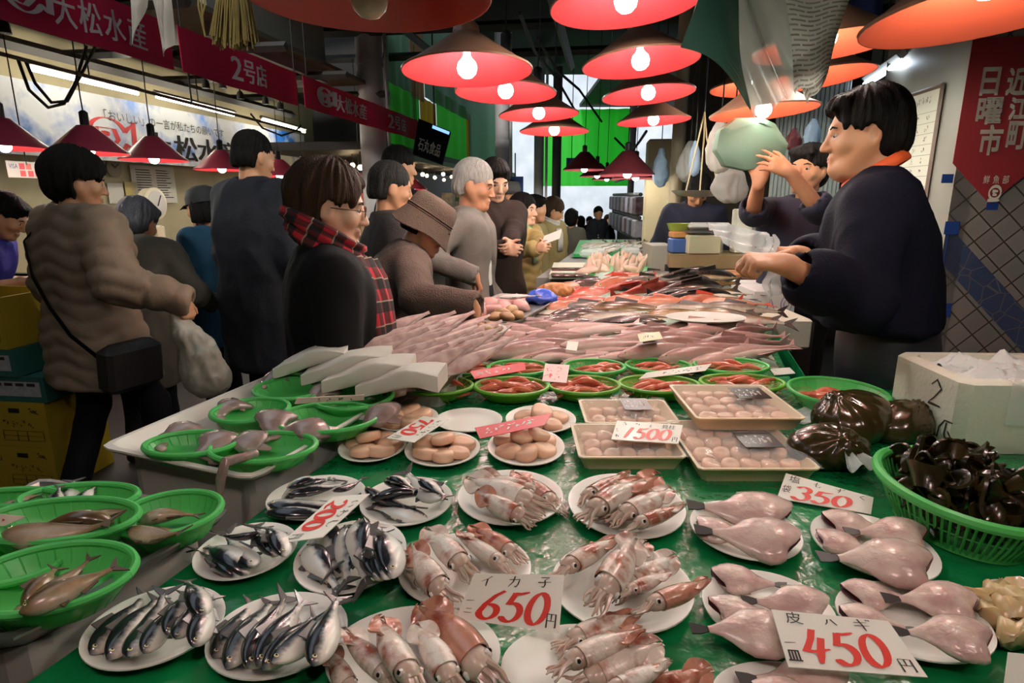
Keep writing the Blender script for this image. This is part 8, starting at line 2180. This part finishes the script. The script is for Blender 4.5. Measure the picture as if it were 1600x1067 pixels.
mb.add([p - c for p in pts] + [p - c + HV * .003 for p in pts], [(0, 1, 2, 3, 4), (9, 8, 7, 6, 5)] + [(i, i + 5, (i + 1) % 5 + 5, (i + 1) % 5) for i in range(5)]); mb.build('cloth', mat('pennant_red', '#8f2226', .7), t, smooth=False)
s = Sheet(*[wpt(x, z, .0075) - c for x, z in ((xl, zt), (xr, zt), (xr, ztop), (xl, ztop))])
def pu(px, py): x, z = wall_xy(px, py); return (x - xl) / (xr - xl), (z - zt) / (ztop - zt)
mb = MB(); lm = mat('pennant_white', '#cfc4b4', .7)
for ch, px0, py0, px1, py1 in (('日', 1528, 150, 1562, 108), ('曜', 1521, 195, 1566, 155), ('市', 1524, 243, 1566, 198), ('近', 1568, 150, 1606, 108), ('江', 1572, 188, 1606, 155), ('町', 1568, 234, 1606, 192)):
    u0, v0 = pu(px0, py0); u1, v1 = pu(px1, py1); s.text(mb, ch, u0, v0, u1 - u0, v1 - v0, .0005, bold=.012)
for i, ch in enumerate('鮮魚部'):
    u0, v0 = pu(1534 + i * 15, 287); u1, v1 = pu(1546 + i * 15, 274); s.text(mb, ch, u0, v0, u1 - u0, v1 - v0, .0005)
mb.build('lettering', lm, t, smooth=False)
mb = MB(); u0, v0 = pu(1540, 313); u1, v1 = pu(1566, 289); V, Fa = strokes2d([arc(.5, .5, .42, .42, 0, 360, 20), [(.3, .6), (.7, .6)], [(.35, .4), (.65, .35)], [(.05, 0), (.9, 0)]], u0, v0, u1 - u0, v1 - v0, .02, .9); s.flat(mb, V, Fa, .0005); mb.build('emblem', lm, t, smooth=False)
TAPE = mat('tape_blue', '#1e3a78', .4)
for i, (x0_, y0_, x1_, y1_, lb) in enumerate(((1474, 346, 1500, 366, 'short blue tape level with the blue tile band\'s start'), (1466, 366, 1482, 456, 'long upright blue tape behind the vendor\'s back'), (1444, 474, 1487, 494, 'blue tape strip behind the vendor\'s waist'), (1470, 272, 1490, 286, 'blue tape at the pennant\'s left corner'), (1540, 316, 1560, 328, 'blue tape under the pennant\'s tip'))):
    a_, b_ = wall_xy(x0_, y1_), wall_xy(x1_, y0_); mb = MB()
    pts = [wpt(a_[0], a_[1], .003), wpt(b_[0], a_[1], .003), wpt(b_[0], b_[1], .003), wpt(a_[0], b_[1], .003)]; c = sum(pts, Vector()) / 4
    mb.add([p - c for p in pts] + [p - c + HV * .0025 for p in pts], [(0, 1, 2, 3), (7, 6, 5, 4)] + [(k, k + 4, (k + 1) % 4 + 4, (k + 1) % 4) for k in range(4)]); o = mb.build('blue_tape', TAPE, loc=c, smooth=False); tag(o, lb, 'tape', 'blue tapes on the tiled wall')
# ---------------------------------------------------------------- upper left hangings
t = thing('paper_streamer', 'folded white paper streamer hanging at the top left', 'streamer', P(236, 10, 2.2)); c = t.location.copy()
for pts in ([(198, -60), (234, -60), (228, 10), (207, 70)], [(232, -60), (264, -60), (272, 68), (256, 84)], [(236, -10), (256, 0), (262, 60), (256, 88)]):
    q = [P(x, y, 2.2 + .01 * i) - c for i, (x, y) in enumerate(pts)]; mb = MB(); mb.grid(lambda u, v: q[0].lerp(q[1], u).lerp(q[3].lerp(q[2], u), v) + Vector((0, .01 * math.sin(u * 5 + v * 3), 0)), 6, 10, thick=.002); mb.build('strip', mat('streamer_white', '#d8cfc4', .7, translucent=.3), t)
mb = MB(); tp = P(232, -58, 2.2) - c; mb.tube([tp, Vector((tp.x, tp.y, 3.3 - c.z))], .004, 6); mb.build('cord', M_CORD, t)
t = thing('straw_tassel', 'straw tassel hanging at the top left beside the red shade', 'tassel', P(366, 10, 2.2)); c = t.location.copy(); r = random.Random(2)
mb = MB()
for i in range(90):
    u = r.random(); dy = r.uniform(-.03, .03)
    a_ = P(350 + 30 * u, -60, 2.2) - c + Vector((0, dy * .4, 0)); b_ = P(334 + 66 * u + r.uniform(-3, 3), 70 + r.uniform(-14, 8), 2.2) - c + Vector((0, dy, 0)); mb.tube([a_, a_.lerp(b_, .5) + Vector((r.uniform(-.006, .006), 0, 0)), b_], .0026, 5)
o = mb.build('straw', mat('straw', '#a08a4e', .7, col2='#7d6a36', nscale=30), t); o['kind'] = 'stuff'
for k in range(3):
    mb = MB(); mb.tube([P(318 - k * 4, -40, 2.2) - c, P(320 - k * 5, 10, 2.2) - c, P(315 + k * 3, 30 + k * 14, 2.2) - c], .0035, 5); mb.build('loose_straw', mat('straw', '#a08a4e'), t)
mb = MB(); tp = P(366, -58, 2.2) - c; mb.tube([tp, Vector((tp.x, tp.y, 3.3 - c.z))], .004, 6); mb.build('cord', M_CORD, t)
# loose wires under the roof
for i, pts in enumerate(([(840, 60, 5), (870, 110, 6), (905, 140, 7), (940, 190, 8)], [(812, 20, 4), (835, 80, 5), (868, 120, 6), (900, 175, 7)], [(960, 215, 7), (985, 240, 7), (1000, 220, 6.5), (1010, 205, 6)])):
    mb = MB(); mb.tube([P(*q) for q in pts], .014, 6); tag(mb.build('wire', M_CORD), ['loose black wire sagging under the dark roof', 'second black wire left of the first under the roof', 'black wire looping above the far lamps'][i], 'wire')
# remove the patterns the copies were made from
for o in PROTO + SCA[:0]:
    for ch in list(o.children):
        for g in list(ch.children): bpy.data.objects.remove(g)
        bpy.data.objects.remove(ch)
    bpy.data.objects.remove(o)
